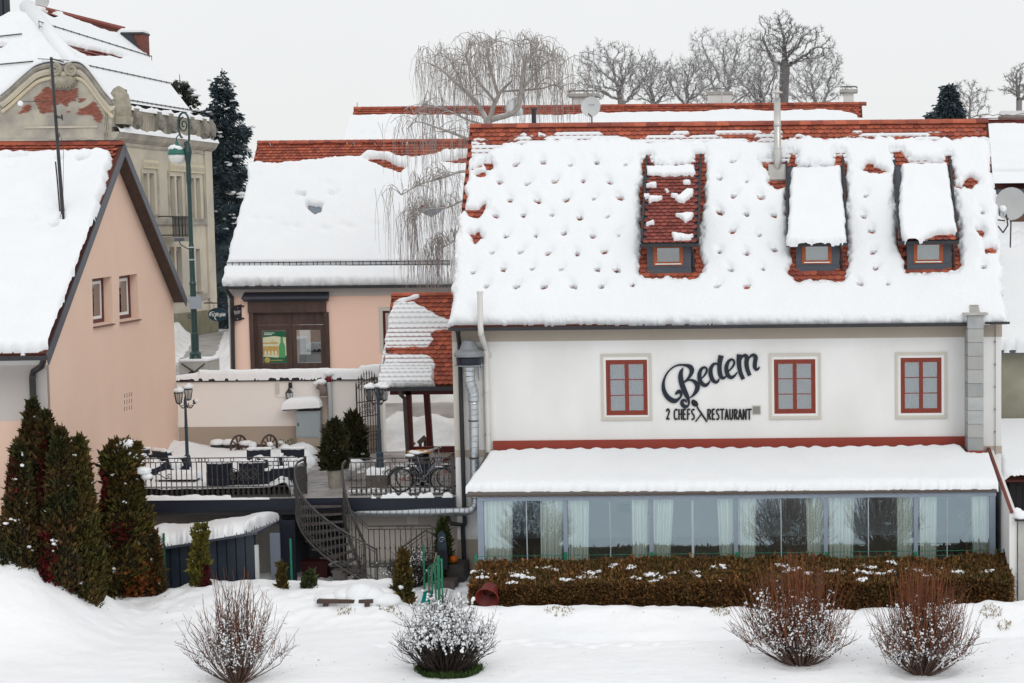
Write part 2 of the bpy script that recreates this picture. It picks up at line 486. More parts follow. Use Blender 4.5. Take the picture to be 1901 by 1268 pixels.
# ---------------------------------------------------------------- tiles
def tile_mesh(w, l, t=0.011, name='clay_tile', seg=7, round_=0.5):
 vs = []
 for k in range(seg + 1):
  a = math.pi + math.pi * k / seg
  vs.append((w / 2 * math.cos(a) * 0.985, w * round_ * 0.62 * (math.sin(a) + 1), 0))
 # sin from 0 (sides) to -1 (middle): rounded lower end, straight sides
 vs += [(w / 2 * 0.985, l, 0), (-w / 2 * 0.985, l, 0)]
 n = len(vs)
 V = [(x, y, 0) for x, y, z in vs] + [(x, y, t) for x, y, z in vs]
 F = [tuple(range(n - 1, -1, -1)), tuple(range(n, 2 * n))]
 for i in range(n):
  j = (i + 1) % n; F.append((i, j, j + n, i + n))
 me = bpy.data.meshes.new(name); me.from_pydata(V, [], F)
 return me, np.array(V), F
def tiles(parent, P0, U, V, width, length, tw, ex, expose, mat_, limit=300, tilt=0.25, lift=0.012, round_=0.5, name='tile', seg=7, seed=1):
 """rows of beaver-tail tiles from the lower left corner P0; the LIMIT nearest in view as parts, the rest one part of kind stuff"""
 U = Vector(U).normalized(); V = Vector(V).normalized(); Nn = U.cross(V)
 if Nn.z < 0: Nn = -Nn
 me, TV, TF = tile_mesh(tw, ex * 1.45, round_=round_, seg=seg)
 me.materials.append(mat_)
 Vt = (V - Nn * tilt).normalized(); Nt = U.cross(Vt)
 r = random.Random(seed)
 spots = []
 nr = int(length / ex) + 1
 for i in range(nr):
  off = 0 if i % 2 else tw / 2
  nc = int(width / tw) + 2
  for j in range(nc):
   x = off + (j - 0.5) * tw + tw / 2
   if x < tw * 0.45 or x > width - tw * 0.45: continue
   spots.append((x, i * ex))
 S = np.array(spots)
 W = np.array(P0) + S[:, :1] * np.array(U) + (S[:, 1:] + ex * 0.4) * np.array(V)
 px, py = proj(W)
 ok = expose(px, py)
 S = S[ok]; py = py[ok]
 order = np.argsort(S[:, 1] * 0 + RNG.random(len(S)) * 0.0 + (-py if limit < len(S) else py))
 out_ = []; rest = []
 for q, k in enumerate(order):
  p = Vector(P0) + U * S[k, 0] + V * S[k, 1] + Nn * (lift + tilt * ex * 1.1 + r.uniform(0, 0.006))
  a = r.uniform(-0.02, 0.02)
  Ua = (U + V * a).normalized()
  Va = (Vt - Ua * Vt.dot(Ua)).normalized(); Na = Ua.cross(Va)
  m = Matrix((Ua, Va, Na)).transposed().to_4x4(); m.translation = p
  if q < limit: out_.append(place(me, name, parent, m))
  else: rest.append(m)
 if rest:
  vs = []; fs = []
  for m in rest:
   o = len(vs); vs += [tuple(m @ Vector(p)) for p in TV]; fs += [tuple(i + o for i in f) for f in TF]
  npmesh(name + '_field', np.array(vs), fs, mat_, parent, kind='stuff')
 return out_
def catmull(pts, k=6):
 pts = [np.array(p, float) for p in pts]; o = []
 P = [2 * pts[0] - pts[1]] + pts + [2 * pts[-1] - pts[-2]]
 for i in range(1, len(P) - 2):
  for t in np.linspace(0, 1, k, endpoint=False):
   a, b, c, d = P[i - 1:i + 3]
   o.append(0.5 * ((2 * b) + (-a + c) * t + (2 * a - 5 * b + 4 * c - d) * t * t + (-a + 3 * b - 3 * c + d) * t ** 3))
 o.append(P[-2]); return o
def stroke(mb, pts, mapf, depth, k=6, off=0.0, smooth=True):
 """a brush stroke: pts (x, y, width) in drawing units; mapf(x, y) -> place; extruded towards depth vector"""
 q = catmull(pts, k) if smooth and len(pts) > 2 else [np.array(p, float) for p in pts]
 Lf, Rt = [], []
 for i, p in enumerate(q):
  a = q[max(i - 1, 0)]; b = q[min(i + 1, len(q) - 1)]
  t = (b - a)[:2]; t = t / (np.linalg.norm(t) + 1e-9); nn = np.array([-t[1], t[0]])
  wd = max(p[2], 1) / 2
  Lf.append(p[:2] + nn * wd); Rt.append(p[:2] - nn * wd)
 n = len(q); dv = Vector(depth)
 vs = [mapf(*p) + dv * off for p in Lf] + [mapf(*p) + dv * off for p in Rt]
 vs = vs + [v + dv for v in vs]
 fs = []
 for i in range(n - 1):
  a, b, c, d = i, i + 1, n + i + 1, n + i
  o2 = 2 * n
  fs += [(a + o2, b + o2, c + o2, d + o2), (a, d, c, b), (a, b, b + o2, a + o2), (d, d + o2, c + o2, c)]
 fs += [(0, 2 * n, 3 * n, n), (n - 1, 2 * n - 1, 4 * n - 1, 3 * n - 1)]
 mb.add(vs, fs)
 return mb
# ================================================================ ground
ZL = -2.2                                   # lawn level below the terrace
def hill(x, y):
 return 1.8 * sst(-14.9 - x, 0, 3.2) * sst(y, 39.8, 43.4) * (1 - .9 * sst(y, 44.2, 45.8)) + .48 * sst(y, 43.4, 46.2) * sst(-x, 8.9, 9.8) * (1 - sst(y, 47.0, 48.0)) * (1 - .6 * sst(-x, 14.8, 16))
def lawn_z(x, y):
 z = ZL + hill(x, y)
 z = z + 0.40 * np.exp(-((y - 43.9) / 0.75) ** 2) * sst(x, -8.6, -7.6) * (1 - 0.5 * np.exp(-((x - 1.0) / 3) ** 2))   # bank thrown up along the hedge
 z = z - 0.15 * np.exp(-((y - 42.3) / 0.35) ** 2) * sst(x, -6, -4)                              # trodden path before it
 return z
gx = np.linspace(-25, 14, 390); gy = np.linspace(31, 50.9, 280)
X, Y = np.meshgrid(gx, gy, indexing='ij')
Zg = lawn_z(X, Y) + 0.05 * fbm(X * 0.7, Y * 0.7, 3, 4) + 0.035 * fbm(X * 2.6, Y * 2.6, 5, 3) * (0.45 + sst(Y, 42, 44)) + .012 * fbm(X * 7, Y * 5, 7, 3) + 0.07 * fbm(X * 3.1, Y * 3.1, 8, 3) * sst(Y, 43.2, 44.2) * sst(46.4, 44.4, 46.4)
wob = 0.012 * np.sin(Y * 7 + 2 * np.sin(X * 0.4) + 3 * fbm(X * 0.25, Y * 0.25, 9, 2)) * sst(-X, 7, 13) * (1 - sst(Y, 43, 45))
Zg = Zg + wob * 0.5
for q in range(46):                         # old footprints, half filled
 fx = -9 + q * .34 + random.uniform(-.08, .08); fy = 41.75 + .35 * math.sin(q * .31) + (.12 if q % 2 else -.12)
 Zg = Zg - .12 * np.exp(-((X - fx) / .15) ** 2 - ((Y - fy) / .12) ** 2) + .03 * np.exp(-((X - fx) / .27) ** 2 - ((Y - fy) / .24) ** 2)
HOLLOWS = []                                # melted dips under the shrubs, filled by the shrub builders' numbers
for (bx_, by_, br, bd) in [(*onz(833, 1246, ZL).xy, 0.8, 0.09), (*onz(1490, 1232, ZL).xy, 0.7, 0.08), (*onz(1715, 1246, ZL).xy, 0.8, 0.09), (*onz(440, 1264, ZL).xy, 0.7, 0.07), (*onz(172, 1104, ZL + .2).xy, 1.0, 0.16), (*onz(250, 1106, ZL).xy, .8, .15)]:
 d = np.sqrt((X - bx_) ** 2 + (Y - by_) ** 2)
 Zg = Zg - bd * (1 - sst(d, br * 0.55, br))
idx = np.arange(X.size).reshape(X.shape)
Fq = np.stack([idx[:-1, :-1], idx[1:, :-1], idx[1:, 1:], idx[:-1, 1:]], -1).reshape(-1, 4)
o = npmesh('snowy_lawn', np.stack([X, Y, Zg], -1).reshape(-1, 3), Fq, SNOWG, smooth=True); o['kind'] = 'structure'
def ground_at(x, y):
 i = int(np.clip(np.searchsorted(gx, x), 1, len(gx) - 1)); j = int(np.clip(np.searchsorted(gy, y), 1, len(gy) - 1))
 return float(Zg[i, j])
mb = MB(); mb.add([(-900, -300, ZL - 0.35), (900, -300, ZL - 0.35), (900, 60.6, ZL - 0.35), (-900, 60.6, ZL - 0.35)], [(0, 1, 2, 3)])
mb.build('snowy_ground', SNOWG)['kind'] = 'structure'
# street behind the terrace: rises from the gate, then level; ploughed banks either side of a wet carriageway
sx = np.concatenate([np.linspace(-300, -40, 14), np.linspace(-39.5, 8, 210), np.linspace(9, 300, 14)]); sy = np.concatenate([np.linspace(60.35, 82, 120), np.linspace(82.5, 112, 70), np.linspace(114, 900, 30)])
X, Y = np.meshgrid(sx, sy, indexing='ij')
def street_base(x, y): return 1.2 * sst(y, 60.5, 67.6)
def road_mid(x): return np.where(x > -21, 64.9, 64.9 + (-21 - x) * 3.7)
dr = np.abs(Y - road_mid(X)) * np.where(X > -21, 1, 0.26)
Zs = street_base(X, Y) + 0.03 * fbm(X, Y, 12, 3)
heap = np.exp(-((dr - 1.75) / 0.55) ** 2)
Zs = Zs + heap * (0.36 + 0.30 * fbm(X * 1.8, Y * 1.8, 14, 5) + .55 * sst(Y, 78, 88)) * (Y > 61.2) * (Y < 110)
Zs = Zs + 0.55 * np.exp(-((X + 12.2) / 1.6) ** 2 - ((Y - 62.4) / 0.8) ** 2) * (1 + 0.4 * fbm(X * 3, Y * 3, 15, 3)) * 0.9 + 0.5 * np.exp(-((X + 9.6) / 0.9) ** 2 - ((Y - 62.6) / 0.6) ** 2) * (1 + 0.4 * fbm(X * 3, Y * 3, 16, 3))
idx = np.arange(X.size).reshape(X.shape)
Fq = np.stack([idx[:-1, :-1], idx[1:, :-1], idx[1:, 1:], idx[:-1, 1:]], -1).reshape(-1, 4)
o = npmesh('snowy_street', np.stack([X, Y, Zs], -1).reshape(-1, 3), Fq, SNOWD, smooth=True); o['kind'] = 'structure'
ROADM = mat('wet_road', (0.23, 0.215, 0.205), 0.45, (0.42, 0.41, 0.40), 0.8, 6, bump=0.01, bscale=6, spec=0.5, contrast=1.3)
rx = np.linspace(-33, 8, 160); rw = np.linspace(-1.25, 1.25, 9)
RX, RW = np.meshgrid(rx, rw, indexing='ij')
RY = road_mid(RX) + RW * np.where(RX > -21, 1, 3.8)
RZ = street_base(RX, RY) + 0.045 - 0.02 * RW ** 2
idx = np.arange(RX.size).reshape(RX.shape)
Fq = np.stack([idx[:-1, :-1], idx[1:, :-1], idx[1:, 1:], idx[:-1, 1:]], -1).reshape(-1, 4)
o = npmesh('wet_road', np.stack([RX, RY, RZ], -1).reshape(-1, 3), Fq, ROADM, smooth=True); o['kind'] = 'structure'
# ================================================================ restaurant house
def X_(px, py, Y): return at(px, py, Y).x
def Z_(px, py, Y): return at(px, py, Y).z
YF = 50.0
XL, XR = X_(843, 750, YF), X_(1859, 750, YF)
YE, YR, YB = 49.55, 53.45, 57.35
ZE, ZR = Z_(1350, 600, YE), Z_(1360, 233, YR)
XE0, XE1 = X_(836, 600, YE), X_(1865, 594, YE)
RL = math.hypot(YR - YE, ZR - ZE)
RN = Vector((0, -(ZR - ZE), YR - YE)).normalized(); RVv = Vector((0, YR - YE, ZR - ZE)).normalized()
RP0 = Vector((XE0, YE, ZE))
def on_roof(px, py): return onplane(px, py, RP0, RN)
house = thing('restaurant_house', 'long white restaurant house with three roof dormers, red window frames and snowy tiled roof', 'house', (XL, YF, ZL))
WINS = [((1116, 657, 1210, 779), (1125, 668, 1202, 771)), ((1428, 656, 1524, 777), (1437, 667, 1514, 768)), ((1662, 654, 1758, 776), (1672, 664, 1748, 767))]
def rect(px, Y):
 a = at(px[0], (px[1] + px[3]) / 2, Y).x; b = at(px[2], (px[1] + px[3]) / 2, Y).x
 xm = (px[0] + px[2]) / 2
 return a, b, at(xm, px[3], Y).z, at(xm, px[1], Y).z
def loop(r, Y): x0, x1, z0, z1 = r; return [(x0, Y, z0), (x1, Y, z0), (x1, Y, z1), (x0, Y, z1)]
ZW = ZE - 0.06
DOORH = []
mb = MB()
mb.tri([(XL, YF, ZL - .3), (XR, YF, ZL - .3), (XR, YF, ZW), (XL, YF, ZW)], (0, 0.3, 0), [loop(rect(f, YF), YF) for s, f in WINS])
for xx in (XL, XR - 0.3):
 mb.prism([(xx, YF + .3, ZL - .3), (xx, 56.8, ZL - .3), (xx, 56.8, ZW), (xx, YR, ZR - 0.35), (xx, YF + .3, ZW + 0.05)], (0.3, 0, 0))
mb.bx(XL + .3, XR - .3, 56.5, 56.8, ZL - .3, ZW)
mb.build('wall', WHITEW, house)
zb0, zb1 = Z_(1350, 630, YF), ZW + 0.005
MB().bx(XL - .015, XR + .015, YF - 0.02, YF - 0.001, zb0, zb1).build('eave_band', BAND, house)
za, zb = Z_(880, 848, YF), Z_(880, 835, YF)
MB().bx(XL - .012, XL + 1.06, YF - 0.015, YF - 0.001, za, zb).build('storey_band', BAND, house)
MB().bx(X_(1826, 840, YF), XR + .012, YF - 0.015, YF - 0.001, Z_(1840, 842, YF), Z_(1840, 828, YF)).build('storey_band', BAND, house)
MB().bx(XL - .012, XR, YF - 0.018, YF - 0.001, ZL - .2, Z_(880, 1001, YF)).build('plinth', BAND2, house)
mb = MB()
mb.bx(XL - .012, XL + .22, YF - 0.012, YF - 0.001, zb + .004, zb0 - .004)
mb.build('corner_strip', SURR, house)
def casement(parent, sur, frm, Y, wood, ncol=2, nrow=3, curtain=CURT, fold=True, surround=True, depth=0.07):
 x0, x1, z0, z1 = rect(frm, Y)
 win = MB().tri(loop((x0, x1, z0, z1), Y + depth * .3), (0, 0.07, 0), [loop((x0 + .06, x1 - .06, z0 + .06, z1 - .06), Y + depth * .3)]).build('window', wood, parent)
 if surround:
  s = rect(sur, Y)
  a = MB().tri(loop(s, Y - 0.035), (0, 0.034, 0), [loop((s[0] + .065, s[1] - .065, s[2] + .065, s[3] - .065), Y - 0.035)]).build('surround', SURR, win)
  MB().bx(s[0] - .01, s[1] + .01, Y - .045, Y - .036, s[2] - .012, s[2] + .02).build('sill', SURR, win)
 i0, i1, j0, j1 = x0 + .062, x1 - .062, z0 + .062, z1 - .062
 cw = (i1 - i0) / ncol
 for c in range(ncol):
  a, b = i0 + c * cw + .004, i0 + (c + 1) * cw - .004
  fr = 0.05
  holes = []
  hh = (j1 - j0 - 2 * fr) / nrow
  for r_ in range(nrow):
   holes.append((a + fr, b - fr, j0 + fr + r_ * hh + .012, j0 + fr + (r_ + 1) * hh - .012))
  MB().tri(loop((a, b, j0, j1), Y + depth * .5), (0, 0.045, 0), [loop(h, Y + depth * .5) for h in holes]).build('sash', wood, win)
  for h in holes:
   MB().bx(h[0] + .001, h[1] - .001, Y + depth * .5 + .02, Y + depth * .5 + .026, h[2] + .001, h[3] - .001).build('pane', GLS, win)
 if curtain is not None:
  n = 60; vs = []
  for k in range(n):
   xx = x0 + .02 + (x1 - x0 - .04) * k / (n - 1)
   yy = Y + .24 + (0.018 * math.sin(k * 1.35) + .008 * math.sin(k * .6 + 1) if fold else 0)
   vs += [(xx, yy, z0 - .03), (xx, yy, z1 + .03)]
  MB().add(vs, [(2 * k, 2 * k + 2, 2 * k + 3, 2 * k + 1) for k in range(n - 1)]).build('curtain', curtain, win, smooth=True)
 return win
SHEER = mat('sheer_curtain', (0.50, 0.54, 0.58), 0.9, (0.40, 0.44, 0.49), 4, 3, vert=0.08)
for k, (s, f) in enumerate(WINS):
 wn = casement(house, s, f, YF, REDW, curtain=SHEER if k != 1 else None)
 if k == 1:                               # slatted blind
  x0, x1, z0, z1 = rect(f, YF); wn['label'] = 'red casement window with a pale slatted blind'
  BL = mat('blind_slats', (0.62, 0.62, 0.58), 0.6)
  m_, V_, F_ = None, None, None
  n = 34; me = bpy.data.meshes.new('blind_slat')
  hw = (x1 - x0) / 2 - .08
  me.from_pydata([(-hw, 0, -.016), (hw, 0, -.016), (hw, .02, .016), (-hw, .02, .016)], [], [(0, 1, 2, 3)])
  me.materials.append(BL)
  vs = []
  mb = MB()
  for i in range(n):
   z = z0 + .07 + (z1 - z0 - .14) * i / (n - 1)
   mb.obx(((x0 + x1) / 2, YF + .2, z), (hw, 0, 0), (0, .012, .012), (0, -.001, .001))
  mb.build('blind', BL, wn)
# roof body
mb = MB()
poly = [(0, YE, ZE - .10), (0, YE, ZE), (0, YR, ZR), (0, YB, ZE), (0, YB, ZE - .10), (0, YR, ZR - .16)]
mb.prism([(XE0, y, z) for _, y, z in poly], (XE1 - XE0, 0, 0))
mb.build('roof', DECK, house)
# gutter along the front eave
mb = MB()
mb.bx(XE0 - .03, X_(1797, 595, YE), YE - .17, YE - .03, ZE - .13, ZE - .04)
mb.build('gutter', BLACK, house)
MB().bx(X_(1828, 595, YE), XE1 + .12, YE - .14, YE - .02, ZE - .09, ZE - .03).build('gutter', BLACK, house)
# ridge tiles
rt_me = None
nrt = 44; rw_ = (XE1 - XE0 - .02) / nrt
vs = []; fs = []
for i in range(2):
 for k in range(7):
  a = math.pi * k / 6
  rr = .115 + (.008 if i == 0 else 0)
  vs.append((i * rw_ * 1.04, -math.cos(a) * rr, math.sin(a) * rr * .95 - .03))
fs = [(k, k + 1, k + 8, k + 7) for k in range(6)] + [tuple(range(6, -1, -1)), tuple(range(7, 14))]
rt_me = bpy.data.meshes.new('ridge_tile'); rt_me.from_pydata(vs, [], fs); rt_me.materials.append(TILE)
for i in range(nrt):
 m = Matrix.Translation((XE0 + .01 + i * rw_, YR, ZR + .03 + random.uniform(-.006, .006)))
 place(rt_me, 'ridge_tile', house, m)
# ---- snow on the front slope
OUT = [(832, 606), (836, 590), (842, 540), (846, 500), (843, 470), (852, 440), (850, 412), (858, 402), (866, 372), (863, 345), (872, 330), (876, 316), (874, 300), (882, 296), (905, 290), (920, 280), (950, 272), (985, 272), (1030, 266), (1100, 263), (1160, 264), (1200, 270), (1250, 266), (1300, 268), (1350, 266), (1400, 272), (1440, 268), (1500, 262), (1600, 262), (1700, 264), (1780, 262), (1822, 262), (1836, 270), (1838, 300), (1842, 330), (1848, 390), (1852, 430), (1858, 480), (1862, 540), (1868, 585), (1868, 604)]
BARE = [[(1192, 300), (1206, 292), (1214, 318), (1290, 310), (1288, 290), (1310, 288), (1308, 340), (1302, 420), (1298, 470), (1306, 512), (1290, 522), (1200, 522), (1186, 512), (1192, 470), (1190, 380)],
  [(1462, 310), (1466, 292), (1478, 290), (1480, 318), (1548, 318), (1550, 292), (1566, 292), (1572, 320), (1566, 400), (1574, 470), (1572, 516), (1560, 528), (1480, 526), (1466, 512), (1468, 450), (1462, 380)],
  [(1660, 312), (1656, 286), (1674, 284), (1690, 306), (1752, 306), (1754, 292), (1766, 292), (1772, 330), (1768, 370), (1778, 440), (1782, 500), (1772, 512), (1684, 512), (1670, 470), (1664, 400)],
  [(1413, 306), (1436, 300), (1462, 296), (1458, 345), (1438, 348), (1420, 322)],
  [(1428, 345), (1458, 338), (1464, 352), (1446, 356)],
  [(868, 400), (890, 392), (903, 383), (898, 398), (886, 412), (870, 405)], [(874, 442), (889, 434), (897, 450), (884, 456)], [(902, 308), (910, 308), (915, 318), (904, 322)],
  [(1596, 322), (1615, 312), (1642, 322), (1646, 326), (1614, 328)], [(1766, 345), (1772, 356), (1800, 354), (1806, 344), (1816, 350), (1800, 334), (1794, 342), (1784, 352)],
  [(882, 329), (901, 327), (900, 333), (886, 333)], [(868, 318), (892, 314), (894, 318), (872, 324)], [(1830, 468), (1853, 470), (1848, 474), (1833, 473)], [(1811, 432), (1826, 438), (1824, 444)]]
DENTS = [(960, 316), (1009, 312), (1060, 317), (1109, 313), (1162, 316), (929, 349), (981, 351), (1031, 347), (1083, 346), (1133, 349), (948, 382), (1000, 384), (1053, 381), (1103, 379), (1152, 378), (923, 412), (973, 410), (1026, 410), (1077, 415), (1128, 412), (941, 449), (995, 448), (1048, 443), (1101, 449), (1150, 447), (915, 480), (967, 478), (1019, 481), (1072, 482), (1123, 478), (936, 511), (989, 510), (1043, 511), (1110, 511), (1146, 513), (880, 516), (905, 542), (960, 543), (1011, 543), (1065, 543), (1118, 542), (1175, 539),
         (1361, 309), (1336, 342), (1386, 348), (1362, 375), (1412, 377), (1337, 405), (1386, 408), (1437, 410), (1360, 440), (1410, 447), (1336, 478), (1386, 481), (1437, 474), (1357, 511), (1417, 510), (1332, 542), (1387, 542),
         (1606, 373), (1603, 412), (1618, 439), (1621, 478), (1626, 508), (1596, 537), (1648, 538), (1823, 405), (1822, 436), (1840, 470), (1825, 506), (1484, 326), (1548, 326)]
DR = np.random.default_rng(5)
DPAR = [(DR.uniform(.45, 1.25), DR.uniform(-.6, .6)) for _ in DENTS]
def rsnow_s(px, py):
 s = poly_sd(px, py, OUT)
 for b in BARE: s = np.minimum(s, -poly_sd(px, py, b))
 return s
def rsnow(P, px, py):
 py = py + 3
 s = rsnow_s(px, py) + (lumps(px, py, 20, 7, 17) + lumps(px, py, 24, 3, 6)) * np.where(py > 575, .45, 1)
 h = 0.23 * pillow(s, 13) * (1 + 0.10 * fbm(px / 60, py / 60, 27, 2)) + 0.006 * fbm(px / 7, py / 7, 30, 3) * (s > 4)
 for (dx, dy), (k, sk) in zip(DENTS, DPAR):
  ex = px - dx; ey = py - dy
  m = (np.abs(ex) < 26) & (np.abs(ey) < 26)
  g = np.exp(-((ex[m] + sk * ey[m]) / 7.5) ** 2 - ((ey[m] + 5) / 9) ** 2)
  hm = h[m] - 0.105 * g * (0.55 + .5 * k)
  hole = ((ex[m] + sk * (ey[m])) / (1.8 + 3.6 * k)) ** 2 + (ey[m] / (1.6 + 2.8 * k)) ** 2 + 1.1 * fbm(px[m] / 3, py[m] / 3, 33, 2)
  hm = np.where(hole < 1.0, np.minimum(hm, (hole - 1.0) * .14), hm)
  h[m] = hm
 h = np.where(s > 0, h, -1)
 # thin ribbons caught on the upper courses
 v = (P[..., 2] - ZE) / (ZR - ZE) * RL / EXR
 row = np.floor(v); ph = v - row
 t = sst(py, 243, 290)
 no = 1.2 * fbm(px / 42, row * 3.7, 36, 2) + .16 * fbm(px / 9, row * 1.3, 38, 2)
 rib = no - 0.30 + 1.75 * t - .45 * (px < 1000) + .12 * np.sin(px * .02)
 h2 = np.where((rib > 0) & (py > 249) & (py < 308) & (px > 876) & (px < 1838), 0.125 * np.minimum(1, rib * 4) * np.sin(np.pi * np.clip((ph - .02) / .85, 0, 1)) ** .5 - .004, -1)
 inner = np.ones(px.shape, bool)
 for b in BARE[:3]: inner &= poly_sd(px, py, b) < 2
 h2 = np.where(inner, h2, -1)
 return np.maximum(h, h2)
EXR = 0.146
field('snow_cover', RP0 - RVv * .12 + Vector((-.06, 0, 0)), (XE1 - XE0 + .12, 0, 0), RVv * (RL + .1), 700, 256, rsnow, SNOW, house)
def rexp(px, py):
 s = rsnow_s(px, py + 3)
 ok = (s < 13) & (py < 530)
 ok |= (py < 296)
 for dx, dy in DENTS: ok |= (np.abs(px - dx) < 13) & (np.abs(py - dy) < 9)
 for b in BARE[:3]:
  xs = [p[0] for p in b]; ok &= ~((px > min(xs) + 22) & (px < max(xs) - 22) & (py > 318) & (py < 505))
 return ok
tiles(house, RP0, (1, 0, 0), RVv, XE1 - XE0, RL - .05, 0.186, EXR, lambda px, py: rexp(px, py) & (py < 251), TILE, limit=128)
tiles(house, RP0, (1, 0, 0), RVv, XE1 - XE0, RL - .05, 0.186, EXR, lambda px, py: rexp(px, py) & (py >= 251), TILE, limit=0, name='roof_tile')
# snow on the ridge and the far slope
def backsnow(P, px, py): return 0.16 * np.ones(px.shape) + .03 * fbm(P[..., 0], P[..., 1], 41, 3)
field('snow_cover', (XE0 + .03, YR + .12, ZR - .10), (XE1 - XE0 - .06, 0, 0), (0, 3.7, -5.1), 160, 30, backsnow, SNOW, house, Nrm=(0, .8, .6))
# ---- dormers
def dormer(front, win, reave, yback, bare, seed, tile_limit):
 xa, ya, xb, yb = front
 Q = on_roof((xa + xb) / 2, yb); Yf = Q.y
 x0, x1 = X_(xa, (ya + yb) / 2, Yf), X_(xb, (ya + yb) / 2, Yf)
 z0, z1 = Q.z - .06, Z_((xa + xb) / 2, ya - 4, Yf)
 Yd = Yf - .24
 r0, r1 = X_(reave[0], reave[2], Yd), X_(reave[1], reave[2], Yd)
 zd = Z_((xa + xb) / 2, reave[2], Yd)
 B = on_roof((xa + xb) / 2, yback)
 sl = Vector((0, B.y - Yd, B.z - zd)); Ld = sl.length; sl.normalize()
 nn = Vector((1, 0, 0)).cross(sl)
 fw = (win[0], win[1], win[2], win[3])
 h = rect(fw, Yf)
 ztop = zd + (Yf - Yd) * (sl.z / sl.y) - .06
 d = MB().tri([(x0, Yf, z0), (x1, Yf, z0), (x1, Yf, ztop), (x0, Yf, ztop)], (0, .08, 0), [loop(h, Yf)]).build('dormer', ANTH, house)
 MB().tri(loop(h, Yf - .02), (0, .08, 0), [loop((h[0] + .1, h[1] - .1, h[2] + .1, h[3] - .08), Yf - .02)]).build('window_frame', ORGW, d)
 MB().bx(h[0] + .101, h[1] - .101, Yf + .02, Yf + .028, h[2] + .101, h[3] - .081).build('pane', GLS, d)
 MB().bx(h[0] + .05, h[1] - .05, Yf - .05, Yf - .021, h[2] + .03, h[2] + .055).build('window_sill', WHITEP, d)
 if seed != 1: MB().bx(h[0] - .1, h[1] + .1, Yf + .12, Yf + .14, h[2] - .1, h[3] + .1).build('blind', CURT, d)
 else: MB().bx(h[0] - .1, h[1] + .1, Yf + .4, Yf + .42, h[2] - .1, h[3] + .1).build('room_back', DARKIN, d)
 MB().bx(x0 - .01, x1 + .01, Yf - .03, Yf - .001, z0 + .06, z0 + .2).build('apron', ANTH, d)
 def below(y): return ZE + (y - YE) * (ZR - ZE) / (YR - YE)
 for xx in (x0, x1 - .05):
  MB().prism([(xx, Yf + .081, z0), (xx, Yf + .081, ztop), (xx, B.y, B.z - .03), (xx, Yf + .6, below(Yf + .6) - .06)], (.05, 0, 0)).build('cheek', ANTH, d)
 MB().prism([(r0, Yd, zd - .03), (r0, Yd, zd - .10), (r0, B.y, B.z - .07), (r0, B.y, B.z)], (r1 - r0, 0, 0)).build('dormer_roof', ANTH, d)
 MB().bx(r0 - .04, r1 + .03, Yd - .1, Yd - .003, zd - .11, zd - .02).build('gutter', BLACK, d)
 for xx in (r0 - .025, r1 - .025):
  MB().bar((xx + .025, Yd - .02, zd + .03), (xx + .025, B.y + .2, B.z + .25), .055, .08, up=nn).build('verge_strip', BLACK, d)
 mb = MB(); mb.tube([(x1 + .02, Yd + .02, zd - .1), (x1 + .06, Yf, zd - .3), (x1 + .06, Yf + .05, z0 + .2), (x1 + .06, Yf - .1, z0 + .12)], .035, 6).build('downpipe', BLACK, d)
 bfun = bare
 ex = Ld / 26
 def shown(px, py): return bfun(px, py)
 tiles(d, (r0 + .03, Yd, zd - .03), (1, 0, 0), sl, r1 - r0 - .06, Ld, (r1 - r0 - .06) / 8, ex, shown, TILED if seed == 1 else TILE, limit=tile_limit, seed=seed)
 return d, (r0, r1, Yd, zd, sl, Ld, nn)
d1, g1 = dormer((1201, 455, 1283, 508), (1213, 455, 1268, 493), (1191, 1296, 451), 292, lambda px, py: (py > 300), 1, 172)
PATCH = [[(1199, 343), (1218, 341), (1218, 347), (1200, 347)], [(1204, 366), (1229, 365), (1228, 369), (1206, 375)], [(1254, 371), (1275, 351), (1286, 354), (1285, 362), (1270, 376), (1258, 374)], [(1247, 362), (1258, 362), (1257, 367), (1249, 366)],
         [(1253, 397), (1286, 398), (1285, 404), (1272, 412), (1264, 405), (1255, 401)], [(1199, 415), (1213, 411), (1215, 417), (1200, 419)], [(1247, 433), (1285, 438), (1280, 444), (1252, 445)], [(1268, 337), (1281, 336), (1280, 341), (1270, 341)], [(1192, 362), (1205, 361), (1205, 367), (1195, 368)], [(1234, 350), (1242, 355), (1238, 356)]]
def d1snow(P, px, py):
 s = np.full(px.shape, -99.0)
 for p in PATCH: s = np.maximum(s, poly_sd(px, py, p) + .6)
 s = np.maximum(s, poly_sd(px, py, [(1200, 310), (1288, 308), (1292, 322), (1286, 326), (1201, 325)]))
 return .10 * pillow(s + lumps(px, py, 44, 2.6, 11), 4) - .001
r0, r1, Yd, zd, sl, Ld, nn = g1
field('snow_patch', Vector((r0, Yd, zd)) + nn * .035, (r1 - r0, 0, 0), sl * Ld, 110, 170, d1snow, SNOW, d1, Nrm=nn, kind='stuff')
d2, g2 = dormer((1478, 455, 1558, 503), (1489, 452, 1544, 490), (1462, 1572, 450), 300, lambda px, py: py > 9999, 2, 0)
d3, g3 = dormer((1684, 452, 1766, 500), (1696, 449, 1751, 489), (1670, 1778, 446), 298, lambda px, py: py > 426, 3, 20)
def dsnow(poly, seed):
 def f(P, px, py):
  s = poly_sd(px, py + 2, poly) + lumps(px, py, seed, 2.5, 9)
  return 0.21 * pillow(s, 7) * (1 + .08 * fbm(px / 25, py / 25, seed + 3, 2)) - .002
 return f
r0, r1, Yd, zd, sl, Ld, nn = g2
